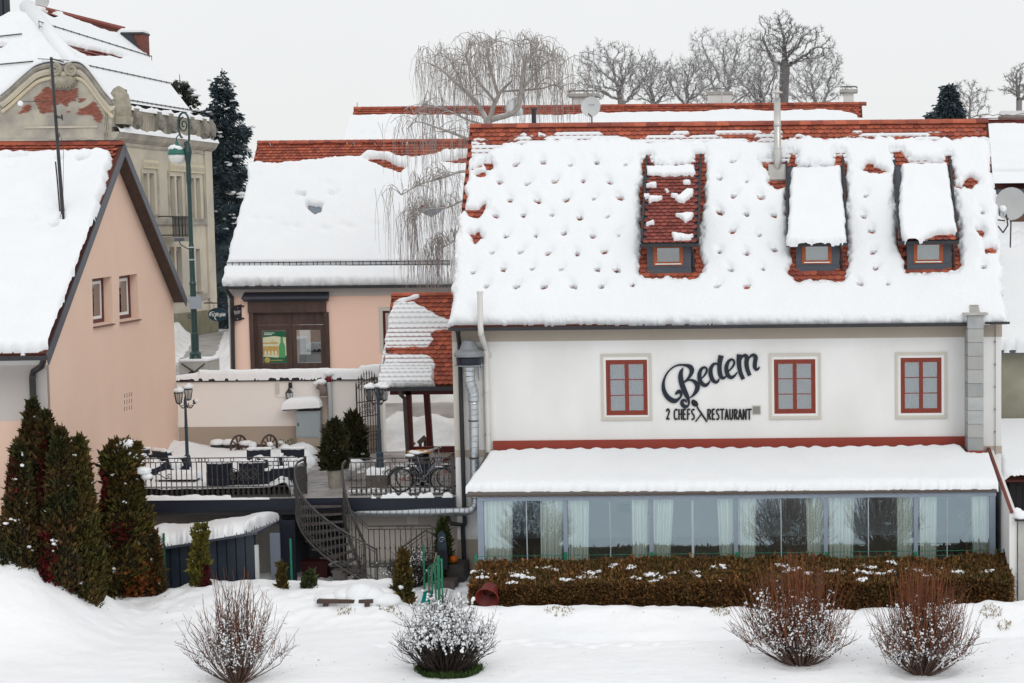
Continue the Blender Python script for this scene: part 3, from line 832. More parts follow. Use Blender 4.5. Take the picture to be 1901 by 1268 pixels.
field('snow_cover', Vector((r0 - .04, Yd - .12, zd - .12 * sl.z / sl.y)) + nn * .02, (r1 - r0 + .08, 0, 0), sl * (Ld + .1), 90, 110, dsnow([(1460, 458), (1464, 400), (1470, 318), (1560, 316), (1568, 400), (1571, 452), (1556, 456), (1540, 459), (1500, 460)], 46), SNOW, d2, Nrm=nn)
r0, r1, Yd, zd, sl, Ld, nn = g3
field('snow_cover', Vector((r0 - .04, Yd - .12, zd - .12 * sl.z / sl.y)) + nn * .02, (r1 - r0 + .08, 0, 0), sl * (Ld + .1), 90, 110, dsnow([(1672, 442), (1668, 400), (1674, 312), (1758, 310), (1768, 380), (1776, 436), (1740, 437), (1716, 448), (1700, 462), (1686, 462)], 49), SNOW, d3, Nrm=nn)
# red flashing above the veranda
MB().bx(X_(916, 822, YF), X_(1797, 818, YF), YF - .06, YF - .002, Z_(1356, 838, YF), Z_(1356, 814, YF)).build('flashing', FLASH, house)
# block chimney stack at the right
cy0, cy1 = YE - .42, YF - .02
x0, x1 = X_(1797, 700, cy0), X_(1826, 700, cy0)
zb_, zt_ = Z_(1812, 838, cy0), Z_(1812, 585, cy0)
st = MB().bx(x0 + .02, x1 - .02, cy0 + .02, cy1, zb_, zt_).build('block_chimney', CONC, house)
nb = 10; bh = (zt_ - zb_) / nb
for i in range(nb):
 MB().bx(x0, x1, cy0, cy1, zb_ + i * bh + .008, zb_ + (i + 1) * bh - .008).build('block', BLOCK, st)
MB().bx(x0 - .11, x1 + .11, cy0 - .08, cy1 + .06, zt_ + .002, zt_ + .06).build('cap_slab', CONC, st)
MB().lathe(((x0 + x1) / 2, (cy0 + cy1) / 2, zt_ + .06), [(.2, 0), (.15, .17), (.165, .19)], 4, ref=(.707, .707, 0)).build('chimney_pot', CONC, st)
MB().bx(x0 - .02, x1 + .04, cy0 - .03, cy1, zb_ - .12, zb_ + .02).build('chimney_flashing', FLASH, st)
v_ = np.random.default_rng(3)
SOOT = mat('soot_film', (.56, .55, .49), .9, (.70, .70, .68), 5, 5)
MB().prism([at(896 + 16 * math.cos(a) * (1 + .25 * math.sin(3 * a)), 655 + 15 * math.sin(a) * (1 + .2 * math.cos(2 * a)), YF) for a in np.linspace(0, 2 * math.pi, 26, endpoint=False)], (0, -.0015, 0)).build('soot_stain', SOOT, house)
# lightning cable
xc = X_(1847, 700, YF)
mb = MB(); mb.tube([(xc, YF - .05, ZE - .1), (xc, YF - .05, Z_(1847, 880, YF))], .008, 5)
for k in range(7): mb.bx(xc - .015, xc + .015, YF - .07, YF, ZE - .6 - k * .6, ZE - .57 - k * .6)
mb.build('lightning_cable', IRON, house)
# vent grille beside the lettering
r_ = rect((1398, 754, 1411, 768), YF)
g = MB().bx(r_[0] - .025, r_[1] + .025, YF - .02, YF - .001, r_[2] - .025, r_[3] + .025).build('vent_cover', SURR, house)
mb = MB()
for k in range(8): mb.bx(r_[0], r_[1], YF - .034, YF - .021, r_[2] + k * (r_[3] - r_[2]) / 8, r_[2] + (k + .7) * (r_[3] - r_[2]) / 8)
mb.build('grille', mat('grey_grille', (.25, .25, .24), .6), g)
# downpipe on the left corner with the terrace drain joining it
mb = MB()
yp = YF - .12
mb.tube([at(850, 604, YF - .3), at(850, 618, YF - .26), at(853, 640, yp), at(862, 950, yp), at(863, 972, yp - .05), at(859, 980, yp), at(862, 1050, yp)], .06, 8)
mb.lathe(at(850, 612, YF - .3), [(.06, -.1), (.12, .1)], 8)
mb.build('downpipe', BLACK, house, smooth=False)
# white plastic flue climbing past the eave
mb = MB(); ys = YE - .32
mb.tube([at(891, 541, ys), at(892, 606, ys), at(893, 618, ys), at(901, 648, YF - .1), at(902, 660, YF - .1), at(907, 850, YF - .1)], .075, 10)
mb.lathe(at(891, 545, ys), [(.085, 0), (.085, .06)], 10)
fl = mb.build('wall_flue', mat('cream_flue', (.66, .65, .62), .4, (.6, .58, .55), 3, 3), house)
for (a, b) in ((893, 621), (901, 648), (903, 728), (905, 806)):
 MB().lathe(at(a, b, YF - .1 if b > 640 else ys), [(.084, -.025), (.084, .025)], 10).build('pipe_collar', STEEL, fl)
# roof flue of stainless steel
Q = on_roof(1444, 318)
rf = thing('roof_flue', 'tall stainless steel flue rising from the tiles beside the middle dormer', 'flue', tuple(Q))
zt2 = Z_(1444, 182, Q.y)
MB().lathe(tuple(Q - Z3 * .1), [(.11, 0), (.11, (zt2 - Q.z) * .38), (.10, (zt2 - Q.z) * .4), (.095, zt2 - Q.z + .1)], 12).build('pipe', STEEL, rf, smooth=True)
MB().lathe((Q.x, Q.y, zt2), [(.06, 0), (.06, .12), (.16, .14), (.16, .16), (.03, .22)], 10).build('rain_cap', STEEL, rf)
for f_ in (.3, .62): MB().lathe((Q.x, Q.y, Q.z + (zt2 - Q.z) * f_), [(.118, 0), (.118, .04)], 12).build('clamp', GALV, rf)
MB().obx(Q + RN * .06 - RVv * .1, (.26, 0, 0), RVv * .26, RN * .05).build('flashing_plate', CONC, rf)
# ================================================================ lettering on the facade
sign = thing('facade_lettering', 'dark raised script and block lettering with a crossed spoon between two facade windows', 'sign', tuple(at(1320, 720, YF)))
def smap(zx, zy): return at(1220 + zx / 8.452, 640 + zy / 8.452, YF - .001)
D_ = (0, -.045, 0)
SC = {'B': [[(290, 785, 14), (305, 755, 40), (345, 735, 66), (378, 765, 40), (372, 810, 34), (335, 850, 40), (270, 880, 74), (180, 835, 76), (115, 740, 66), (97, 640, 52), (112, 540, 34), (160, 440, 26), (240, 360, 24), (330, 318, 26), (430, 318, 36), (510, 340, 66), (545, 390, 74), (535, 450, 60), (500, 510, 42), (455, 555, 26), (425, 580, 18)],
   [(408, 362, 14), (378, 420, 56), (368, 500, 76), (385, 600, 82), (420, 700, 80), (462, 790, 70), (488, 850, 48), (500, 910, 30), (485, 955, 34), (435, 968, 56), (392, 930, 58), (395, 880, 46), (430, 868, 36), (455, 885, 22), (462, 905, 10)],
   [(430, 592, 16), (470, 562, 20), (530, 552, 30), (590, 580, 56), (632, 640, 74), (622, 710, 70), (580, 775, 46), (540, 812, 24), (505, 832, 12)]],
      'e': [[(690, 530, 16), (735, 490, 28), (772, 430, 34), (778, 380, 30), (745, 352, 32), (695, 380, 50), (664, 460, 64), (670, 550, 66), (705, 610, 66), (755, 635, 56), (800, 610, 40), (832, 560, 16)]],
      'd': [[(968, 330, 16), (930, 296, 30), (880, 310, 46), (842, 380, 62), (842, 470, 66), (870, 545, 64), (915, 585, 50), (952, 575, 36), (975, 530, 20)],
   [(1005, 168, 84), (985, 260, 76), (978, 360, 70), (985, 440, 70), (1005, 500, 62), (1040, 522, 44), (1075, 500, 26), (1092, 470, 12)]],
      'e2': [[(1115, 420, 16), (1160, 375, 28), (1202, 315, 34), (1208, 262, 32), (1175, 228, 32), (1125, 255, 48), (1090, 330, 64), (1090, 410, 66), (1115, 480, 64), (1160, 512, 54), (1210, 490, 38), (1258, 430, 16)]],
      'm': [[(1292, 150, 84), (1284, 250, 76), (1290, 350, 70), (1312, 450, 64), (1352, 540, 60)],
   [(1310, 260, 10), (1332, 195, 30), (1375, 165, 50), (1408, 200, 68), (1402, 290, 70), (1415, 380, 66), (1452, 482, 60)],
   [(1425, 260, 10), (1455, 190, 30), (1505, 160, 48), (1545, 195, 68), (1535, 280, 66), (1532, 345, 62), (1555, 388, 46), (1590, 375, 28), (1606, 345, 18)]]}
for k, ss in SC.items():
 mb = MB()
 for i, s_ in enumerate(ss): stroke(mb, s_, smap, D_, 5, off=.0015 * i)
 mb.build('letter', INK, sign)
GL = {'2': [[(.1, .78), (.3, .97), (.7, .97), (.86, .76), (.55, .4), (.1, .06)], [(.1, .06), (.95, .09)]],
      'C': [[(.95, .88), (.55, .98), (.15, .8), (.1, .4), (.3, .06), (.95, .1)]],
      'H': [[(.12, 0), (.15, 1)], [(.88, 0), (.85, 1)], [(.1, .5), (.9, .55)]],
      'E': [[(.15, 0), (.15, 1)], [(.1, .96), (.9, .98)], [(.1, .5), (.8, .53)], [(.1, .04), (.95, .06)]],
      'F': [[(.15, 0), (.15, 1)], [(.1, .96), (.95, .98)], [(.1, .52), (.8, .55)]],
      'S': [[(.9, .88), (.6, .98), (.2, .88), (.2, .66), (.75, .4), (.82, .16), (.5, .03), (.1, .1)]],
      'R': [[(.15, 0), (.15, 1)], [(.1, .95), (.7, .92), (.85, .72), (.6, .52), (.15, .48)], [(.45, .48), (.9, 0)]],
      'T': [[(.5, 0), (.5, .96)], [(0, .96), (1, .98)]],
      'A': [[(.08, 0), (.45, 1)], [(.45, 1), (.92, 0)], [(.2, .32), (.8, .34)]],
      'U': [[(.12, 1), (.15, .25), (.45, .03), (.8, .2), (.88, 1)]],
      'N': [[(.12, 0), (.14, 1)], [(.14, .95), (.86, .05)], [(.86, 0), (.88, 1)]],
      'L': [[(.15, 0), (.15, 1)], [(.1, .05), (.95, .06)]], 'O': [[(.5, .98), (.12, .7), (.15, .25), (.5, .03), (.86, .25), (.88, .7), (.5, .98)]],
      'I': [[(.5, 0), (.5, 1)]], 'J': [[(.7, 1), (.7, .2), (.45, -.12), (.1, 0)]], 'o': [[(.5, .6), (.15, .4), (.2, .1), (.5, .0), (.8, .15), (.8, .45), (.5, .6)]], 't': [[(.5, .9), (.5, .1), (.8, .02)], [(.1, .62), (.9, .64)]],
      'r': [[(.25, 0), (.25, .6)], [(.25, .4), (.5, .6), (.85, .58)]], 'e': [[(.15, .32), (.85, .36), (.6, .62), (.2, .5), (.15, .2), (.45, .0), (.85, .1)]]}
def word(parent, chars, mapf, wd, dv, mt, name='letter', joined=None):
 for ch, x0, x1, y0, y1 in chars:
  mb = joined or MB()
  for i, s_ in enumerate(GL[ch]):
   stroke(mb, [(x0 + (x1 - x0) * a, y1 + (y0 - y1) * b, wd) for a, b in s_], mapf, dv, 5, off=.001 * i)
  if joined is None: mb.build(name, mt, parent)
xs = [('2', 142, 198), ('C', 265, 322), ('H', 335, 392), ('E', 405, 457), ('F', 472, 522), ('S', 535, 590), ('R', 788, 845), ('E', 860, 912), ('S', 925, 977), ('T', 985, 1056), ('A', 1062, 1122), ('U', 1135, 1192), ('R', 1208, 1262), ('A', 1272, 1335), ('N', 1345, 1402), ('T', 1410, 1482)]
word(sign, [(c, a, b, 1008, 1175) for c, a, b in xs], smap, 23, (0, -.035, 0), INKB)
mb = MB()
stroke(mb, [(545, 872, 30), (560, 885, 66), (590, 920, 92), (615, 945, 70), (628, 970, 22), (640, 990, 26)], smap, (0, -.035, 0), 5)
stroke(mb, [(630, 985, 22), (700, 1085, 28), (782, 1208, 24)], smap, (0, -.035, 0), 4, off=.0015)
stroke(mb, [(690, 1090, 20), (604, 1205, 20)], smap, (0, -.035, 0), 4, off=.003, smooth=False)
mb.build('spoon', INKB, sign)
# ================================================================ kitchen extractor and its duct
ye = YF - .38
ex = thing('kitchen_extractor', 'grey hooded roof extractor fan on the left corner of the white wall', 'extractor fan', tuple(at(871, 672, ye)))
c = at(871, 672, ye)
zz = lambda y: Z_(871, y, ye) - c.z
MB().lathe(c, [(.15, zz(632)), (.17, zz(634)), (.24, zz(648)), (.36, zz(652)), (.40, zz(657)), (.40, zz(661)), (.34, zz(663))], 18).build('hood', mat('extractor_grey', (.19, .205, .22), .5, (.23, .245, .26), 4), ex, smooth=False)
MB().lathe(c, [(.33, zz(676)), (.34, zz(664.5))], 18).build('motor_housing', NAVY, ex)
MB().lathe(c, [(.37, zz(679)), (.37, zz(677))], 18).build('flange', mat('extractor_grey', (.19, .205, .22)), ex)
mb = MB(); mb.bar(at(893, 676, ye), at(893, 680, YF), .04); mb.bar(at(890, 705, YF - .04), at(890, 678, YF - .04), .03)
mb.build('wall_bracket', GALV, ex)
dk = thing('ventilation_duct', 'galvanised spiral duct running down the wall and turning under the terrace edge', 'duct', tuple(at(878, 800, ye + .1)))
def duct(name, pts, r):
 P = [Vector(p) for p in catmull([tuple(p) for p in pts], 10)]
 mb = MB(); mb.tube(P, r, 12); o_ = mb.build(name, GALV, dk, smooth=True)
 mb = MB()
 step = 0.13; acc = 0
 for i in range(len(P) - 1):
  acc += (P[i + 1] - P[i]).length
  if acc > step:
   acc = 0; t = (P[i + 1] - P[i]).normalized()
   mb.lathe(P[i], [(r + .001, -.012), (r + .012, 0), (r + .001, .012)], 12, ax=t, capb=False, capt=False)
 if mb.v: mb.build('seam', GALV, o_)
duct('upper_duct', [at(871, 680, ye), at(871, 700, ye), at(873, 712, ye), at(878, 730, ye + .05), at(879, 745, ye + .05)], .145)
duct('long_duct', [at(879, 745, ye + .05), at(880, 800, ye + .05), at(882, 900, ye + .05), at(883, 925, ye + .05)], .125)
duct('lower_duct', [at(883, 925, ye + .05), at(882, 938, ye + .05), at(872, 948, ye + .05), at(850, 950, ye + .1), at(760, 951, ye + .3), at(640, 951, ye + .4)], .11)
for a, b in ((879, 781), (880, 850)):
 mb = MB(); mb.lathe(at(a, b, ye + .05), [(.14, -.02), (.14, .02)], 14); mb.bar(at(a, b, ye + .05), at(a, b, YF), .03); mb.build('pipe_clamp', IRON, dk)
# ================================================================ glazed veranda
YV = 46.55
vx0, vx1 = X_(866, 917, YV), X_(1851, 911, YV)
vz0, vz1 = Z_(1358, 916, YV), Z_(1356, 832, YF)
ver = thing('glazed_veranda', 'long glazed veranda with grey frames and a snow covered lean-to roof', 'veranda', ((vx0 + vx1) / 2, YV, ZL))
MB().prism([(vx0, YV, vz0 - .03), (vx0, YV, vz0 + .03), (vx0, YF - .02, vz1), (vx0, YF - .02, vz1 - .09)], (vx1 - vx0, 0, 0)).build('roof', mat('roof_edge_brown', (.11, .09, .08), .7), ver)
# wavy lower edge of the roof sheets
n = 300; mb = MB(); vs = []
for i in range(n):
 xx = vx0 + (vx1 - vx0) * i / (n - 1); zz_ = vz0 + .012 * math.sin(i * 2 * math.pi / 6.3)
 vs += [(xx, YV - .06, zz_ - .015), (xx, YV + .3, zz_ + .06)]
mb.add(vs, [(2 * k, 2 * k + 2, 2 * k + 3, 2 * k + 1) for k in range(n - 1)]); mb.build('roof_edge', mat('roof_edge_brown', (.11, .09, .08), .7), ver)
gx0, gx1 = X_(891, 960, YV + .08), X_(1843, 955, YV + .08)
MB().bx(gx0 - .05, gx1 + .08, YV + .02, YV + .16, vz0 - .14, vz0 - .035).build('head_beam', PALEB, ver)
zg0 = ZL - .1; zg1 = vz0 - .14
zs = Z_(1360, 1062, YV)
posts = [893, 1050, 1209, 1366, 1533, 1700, 1842]
PX = [X_(p, 975, YV + .1) for p in posts]
for k, xx in enumerate(PX):
 hw = .075 if k in (0, 6) else .05
 MB().bx(xx - hw, xx + hw, YV + .04, YV + .15, zg0, zg1 - .001).build('post', PALEB, ver)
mids = [978, 1133, 1286, 1450, 1612, 1758]
MW = mat('pale_mullion', (.42, .47, .52), .4)
for k in range(6):
 xm = X_(mids[k], 975, YV + .1)
 a, b = PX[k] + .052, PX[k + 1] - .052
 if k == 0: a = PX[0] + .077
 if k == 5: b = PX[6] - .077
 MB().bx(a, xm - .006, YV + .09, YV + .1, zg0 + .1, zg1 - .002).build('glass_pane', GLV, ver)
 MB().bx(xm + .006, b, YV + .09, YV + .1, zg0 + .1, zg1 - .002).build('glass_pane', GLV, ver)
 MB().bx(xm - .011 - (.02 if k in (2,) else 0), xm + .011 + (.02 if k in (2,) else 0), YV + .07, YV + .088, zg0, zg1 - .001).build('mullion', MW, ver)
MB().bx(gx0, gx1, YV + .05, YV + .14, zg0, zg0 + .099).build('base_rail', PALEB, ver)
for xx, nm in ((PX[0] - .03, 'side_wall'), (PX[6] + .03, 'side_wall')):
 MB().prism([(xx, YV + .16, zg0), (xx, YF - .02, zg0), (xx, YF - .02, vz1 - .1), (xx, YV + .16, vz0 - .03)], (.06, 0, 0)).build(nm, PALEB, ver)
MB().bx(PX[0], PX[6], YV + .2, YF - .03, zg0 - .05, zg0 + .02).build('floor', mat('veranda_floor', (.34, .33, .32), .6), ver)
MB().prism([(PX[0], YV + .17, vz0 - .05), (PX[0], YF - .03, vz1 - .11), (PX[0], YF - .03, vz1 - .13), (PX[0], YV + .17, vz0 - .07)], (PX[6] - PX[0], 0, 0)).build('ceiling', WHITEW, ver)
def vsnow(P, px, py):
 s = poly_sd(px, py, [(861, 915), (868, 905), (903, 857), (909, 846), (960, 842), (1300, 840), (1600, 837), (1785, 834), (1795, 848), (1830, 850), (1836, 848), (1852, 893), (1857, 910), (1400, 913.5)]) + 1.3 * np.sin(px / 5.0) * (py < 850) + lumps(px, py, 52, 1.5, 9)
 return 0.23 * pillow(s, 9) * (1 + .06 * fbm(px / 50, py / 30, 53, 2)) + .006 * fbm(px / 12, py / 6, 54, 3) - .002
sl = Vector((0, YF - YV, vz1 - vz0)).normalized()
field('snow_cover', Vector((vx0 - .06, YV, vz0)) - sl * .14, (vx1 - vx0 + .1, 0, 0), sl * ((YF - YV) / sl.y + .14), 420, 80, vsnow, SNOW, ver)
# curtains hanging behind the glass
cpx = [(897, 952, 898, 951), (1003, 1046, 1004, 1045), (1055, 1093, 1056, 1092), (1172, 1205, 1174, 1204), (1212, 1251, 1213, 1245), (1331, 1364, 1336, 1363), (1370, 1403, 1371, 1402), (1496, 1531, 1499, 1530), (1539, 1586, 1540, 1584), (1664, 1699, 1665, 1698), (1707, 1740, 1708, 1738), (1802, 1840, 1805, 1838)]
words_ = ['first', 'second', 'third', 'fourth', 'fifth', 'sixth', 'seventh', 'eighth', 'ninth', 'tenth', 'eleventh', 'twelfth']
for k, (a, b, a2, b2) in enumerate(cpx):
 yc = YV + .22
 xa, xb, xa2, xb2 = X_(a, 925, yc), X_(b, 925, yc), X_(a2, 1030, yc), X_(b2, 1030, yc)
 nw, nh = 90, 9; vs = []; r = np.random.default_rng(100 + k)
 ph = r.random(4) * 6
 for j in range(nh):
  t = j / (nh - 1); zc = zg1 + .02 + (zg0 + .06 - zg1) * t
  tt = min(t * 1.75, 1.15)
  for i in range(nw):
   s_ = i / (nw - 1); x = (xa + (xb - xa) * s_) * (1 - tt) + (xa2 + (xb2 - xa2) * s_) * tt
   y = yc + .035 * math.sin(s_ * 38 + ph[0] + 1.2 * math.sin(s_ * 5 + ph[1]) + .5 * t) + .018 * math.sin(s_ * 17 + ph[2] + t)
   vs.append((x, y, zc))
 idx = np.arange(nw * nh).reshape(nh, nw)
 Fq = np.stack([idx[:-1, :-1], idx[:-1, 1:], idx[1:, 1:], idx[1:, :-1]], -1).reshape(-1, 4)
 o = npmesh('curtain', np.array(vs), Fq, CURT, smooth=True)
 tag(o, f'{words_[k]} pale green pleated curtain from the left behind the veranda glass', 'curtain', 'curtains behind the veranda glass')
# things standing inside
p = at(1795, 985, YV + 1.3)
cs_ = thing('coat_stand', 'pale wooden coat stand inside the right end of the veranda', 'coat stand', (p.x, p.y, zg0 + .02))
LW = mat('pale_wood', (.50, .33, .2), .6)
zt = Z_(1795, 960, p.y)
MB().tube([(p.x, p.y, zg0 + .02), (p.x, p.y, zt)], .03, 6).build('pole', LW, cs_)
for a in range(5):
 an = a * 1.256 + .3
 MB().tube([(p.x, p.y, zt - .35 + .06 * (a % 2)), (p.x + .16 * math.cos(an), p.y + .1 * math.sin(an), zt - .1), (p.x + .24 * math.cos(an), p.y + .12 * math.sin(an), zt + .12)], .018, 5).build('hook', LW, cs_)
 MB().tube([(p.x, p.y, zg0 + .3), (p.x + .25 * math.cos(an), p.y + .25 * math.sin(an), zg0 + .03)], .02, 5).build('foot', LW, cs_)
r_ = rect((1146, 936, 1168, 949), YF - .06)
pc = MB().bx(r_[0], r_[1], YF - .06, YF - .025, r_[2], r_[3]).build('framed_picture', mat('picture_frame_grey', (.16, .18, .2), .6)); tag(pc, 'small dark framed picture on the wall behind the veranda glass', 'picture')
FABW = mat('table_linen', (.72, .70, .68), .85); NAPK = mat('coral_napkin', (.62, .28, .2), .85)
def dining(px, lab):
 p = at(px, 1018, YV + 1.25); zt = ZL + .72
 t = thing('dining_table', lab, 'table', (p.x, p.y, zg0), 'dining tables in the veranda')
 MB().bx(p.x - .5, p.x + .5, p.y - .4, p.y + .4, zt, zt + .03).build('tabletop', FABW, t)
 for sx_ in (-.44, .44):
  for sy_ in (-.34, .34): MB().bx(p.x + sx_ - .03, p.x + sx_ + .03, p.y + sy_ - .03, p.y + sy_ + .03, zg0 + .02, zt - .001).build('leg', WOODD, t)
 for k_ in (-.22, .22):
  n_ = MB().lathe((p.x + k_, p.y, zt + .031), [(.09, 0), (.05, .1), (.005, .24)], 6).build('napkin', NAPK); n_['label'] = ('left' if k_ < 0 else 'right') + ' coral napkin on the table in the ' + lab.split('behind the ')[1].split(' from')[0]; n_['category'] = 'napkin'; n_['group'] = 'napkins on the dining tables'
dining(1108, 'white clothed dining table behind the second glass bay from the left')
dining(1320, 'white clothed dining table behind the third glass bay from the left')
dining(1612, 'white clothed dining table behind the fifth glass bay from the left')
# wing wall with red coping at the right end of the veranda
wx = X_(1851, 960, YV)+.12
ww = thing('wing_wall', 'low white wing wall with sloping red metal coping right of the veranda', 'wall', (wx, 46, ZL))
yA, yB = 45.0, YF - .03
zA, zB = Z_(1888, 950, yA), Z_(1829, 832, yB)
MB().prism([(wx, yA, ZL - .2), (wx, yB, ZL - .2), (wx, yB, zB - .05), (wx, yA, zA - .05)], (.18, 0, 0)).build('wall', WHITEW, ww)
mb = MB(); mb.bar((wx + .05, yA - .05, zA), (wx + .05, yB, zB), .075, .04); mb.build('coping', COPE, ww)
bp = thing('garden_pillar', 'slim concrete pillar with a thick cap of snow beside the wing wall', 'pillar', (wx + .38, 45, ZL))
pz = Z_(1880, 962, 45)
MB().bx(wx + .2, wx + .42, 44.9, 45.12, ZL - .2, pz - .05).build('shaft', CONC, bp)
MB().bx(wx + .12, wx + .6, 44.8, 45.3, pz - .049, pz).build('cap', BLACK, bp)
v, f = blobs([(wx + .28, 45.0, pz + .05), (wx + .45, 45.05, pz + .03), (wx + .2, 45.1, pz + .12)], [(.2, .2, .13), (.17, .2, .1), (.14, .15, .12)], ICO2, .06, 4); npmesh('snow_cap', v, f, SNOW, bp, True)
# white oval plate by the veranda corner
o = MB().lathe(at(884, 986, YF - .03), [(.001, -.015), (.12, -.012), (.13, 0)], 20, ax=(0, -1, 0)).build('oval_plate', WHITEP); tag(o, 'small white oval plate on the wall left of the veranda', 'plate')
# ================================================================ left pink house, gable turned slightly
gdir = Vector((-.111, 1, 0)).normalized(); rdir = Vector((-1, -.111, 0)).normalized(); gout = Vector((1, .111, 0)).normalized()
GB = at(332, 835, 59.9); GB.z = 0
def ongab(px, py, off=0.0): return onplane(px, py, GB + gout * off, gout)
gp0 = ongab(87, 700)
ph = thing('pink_house', 'pink gabled house with a steep snow covered roof at the left edge', 'house', (gp0.x, gp0.y, ZL))
E1, AP, E2 = ongab(86, 656, .34), ongab(229, 268, .34), ongab(344, 553, .34)
slF = (AP - E1); slF = Vector((slF.x, slF.y, slF.z))
def GZ(p): return p
Lr = 13.0
# gable wall outline (inside the verge)
w0 = gp0.copy(); w1 = GB.copy()
def under(p, base_line=(E1, AP, E2)):
 # roof height above a point of the gable plane
 s = (Vector((p.x, p.y, 0)) - Vector((E1.x, E1.y, 0))).dot(gdir)
 sa = (Vector((AP.x, AP.y, 0)) - Vector((E1.x, E1.y, 0))).dot(gdir); sb = (Vector((E2.x, E2.y, 0)) - Vector((E1.x, E1.y, 0))).dot(gdir)
 return E1.z + (AP.z - E1.z) * s / sa if s < sa else AP.z + (E2.z - AP.z) * (s - sa) / (sb - sa)
sA = (AP - E1).dot(gdir)
apw = Vector((E1.x, E1.y, 0)) + gdir * sA - gout * .34
loopw = [Vector((w0.x, w0.y, ZL - .3)), Vector((w1.x, w1.y, -.6)), Vector((w1.x, w1.y, under(w1) - .1)), Vector((apw.x, apw.y, AP.z - .12)), Vector((w0.x, w0.y, under(w0) - .1))]
def gquad(a, b, c, d): return [ongab(*q) for q in (a, b, c, d)]
GW = [gquad((173, 603), (209, 597), (207, 513), (171, 518)), gquad((222, 595), (258, 589), (255, 508), (221, 513))]
mb = MB(); mb.tri(loopw, -gout * .35, GW); mb.build('gable_wall', PINK, ph)
RDK = mat('maroon_frame', (.10, .016, .014), .5)
for q in GW:
 b = [p - gout * .22 for p in q]
 ctr = sum(b, Vector()) / 4
 inner = [ctr + (p - ctr) * .84 for p in b]
 wn = MB().tri(b, -gout * .06, [inner]).build('window', RDK, ph)
 i2 = [ctr + (p - ctr) * .83 - gout * .02 for p in b]; i3 = [ctr + (p - ctr) * .70 - gout * .02 for p in b]
 MB().tri(i2, -gout * .03, [i3]).build('sash', WHITEP, wn)
 MB().prism([p - gout * .005 for p in i3], -gout * .006).build('pane', GLS, wn)
 MB().prism([ctr + (p - ctr) * .9 - gout * .2 for p in b], -gout * .02).build('blind', mat('grey_blind', (.55, .56, .57), .9), wn)
 a, c = q[0], q[1]
 MB().prism([a - gout * .2 - Z3 * .02, c - gout * .2 - Z3 * .02, c + gout * .07 - Z3 * .06 + gdir * .03, a + gout * .07 - Z3 * .06 - gdir * .03], -Z3 * .03).build('sill', mat('brown_sill', (.16, .075, .06), .6), wn)
mb = MB()
for i in range(3):
 for j in range(4):
  p = ongab(231 + j * 4.4, 735 + i * 12.2 - j * 1.1)
  mb.obx(p + gout * .003, gdir * .018, Z3 * .06, gout * .004)
mb.build('air_slots', mat('slot_dark', (.13, .085, .07), .9), ph, kind='stuff')
# front wall and back
fz = E1.z - .12
def fw_(a, b, z0, z1, off, m, nm):
 A = w0 + rdir * a; B_ = w0 + rdir * b
 nrm = -gdir
 MB().prism([Vector((A.x, A.y, z0)) + nrm * off, Vector((B_.x, B_.y, z0)) + nrm * off, Vector((B_.x, B_.y, z1)) + nrm * off, Vector((A.x, A.y, z1)) + nrm * off], gdir * (.2)).build(nm, m, ph)
zsp = Z_(60, 780, gp0.y)
fw_(.36, Lr, zsp, fz, 0, LILAC, 'front_wall'); fw_(.36, Lr, ZL - .3, zsp - .002, 0, PINK, 'front_wall')
fw_(.0, Lr, fz - .22, fz - .02, .06, WHITEW, 'eave_moulding')
fw_(.0, .36, ZL - .3, fz - .24, .001, LILAC, 'corner_strip')
# roof slabs
def slab(a, b, m, nm):
 nn = rdir.cross(b - a).normalized()
 if nn.z < 0: nn = -nn
 MB().prism([a, b, b + rdir * Lr, a + rdir * Lr], -nn * .14).build(nm, m, ph); return nn
nF = slab(E1, AP, DECK, 'roof'); nB = slab(E2, AP + Vector((0, .001, 0)), DECK, 'roof')
# verge boards
for a, b, nn in ((E1, AP, nF), (E2, AP, nB)):
 d = (b - a).normalized()
 MB().prism([a + gout * .012 + nn * .02 - d * .1, b + gout * .012 + nn * .02, b + gout * .012 - nn * .26, a + gout * .012 - nn * .26 - d * .1], gout * .03).build('verge_board', ANTH, ph)
 MB().prism([a - nn * .142, b - nn * .142, b - nn * .142 - gout * .34, a - nn * .142 - gout * .34], -nn * .02).build('soffit', WOODD, ph)
# gutter and downpipe on the front
A = E1 + Vector((0, -.1, -.1)); mb = MB(); mb.bar(A + gout * .05, A + rdir * Lr, .14, .1); mb.build('gutter', BLACK, ph)
mb = MB()
q = lambda px, py, dy=0: at(px, py, gp0.y - .12 + dy)
mb.tube([q(80, 657, -.5), q(80, 672, -.45), q(77, 680, -.35), q(62, 690, 0), q(60, 700, 0), q(64, 800, 0), q(68, 1000, 0)], .075, 8); mb.build('downpipe', BLACK, ph)
for py in (690, 725): MB().lathe(q(61 + (py - 690) * .03, py + 10, 0), [(.085, -.02), (.085, .02)], 8).build('pipe_clamp', IRON, ph)
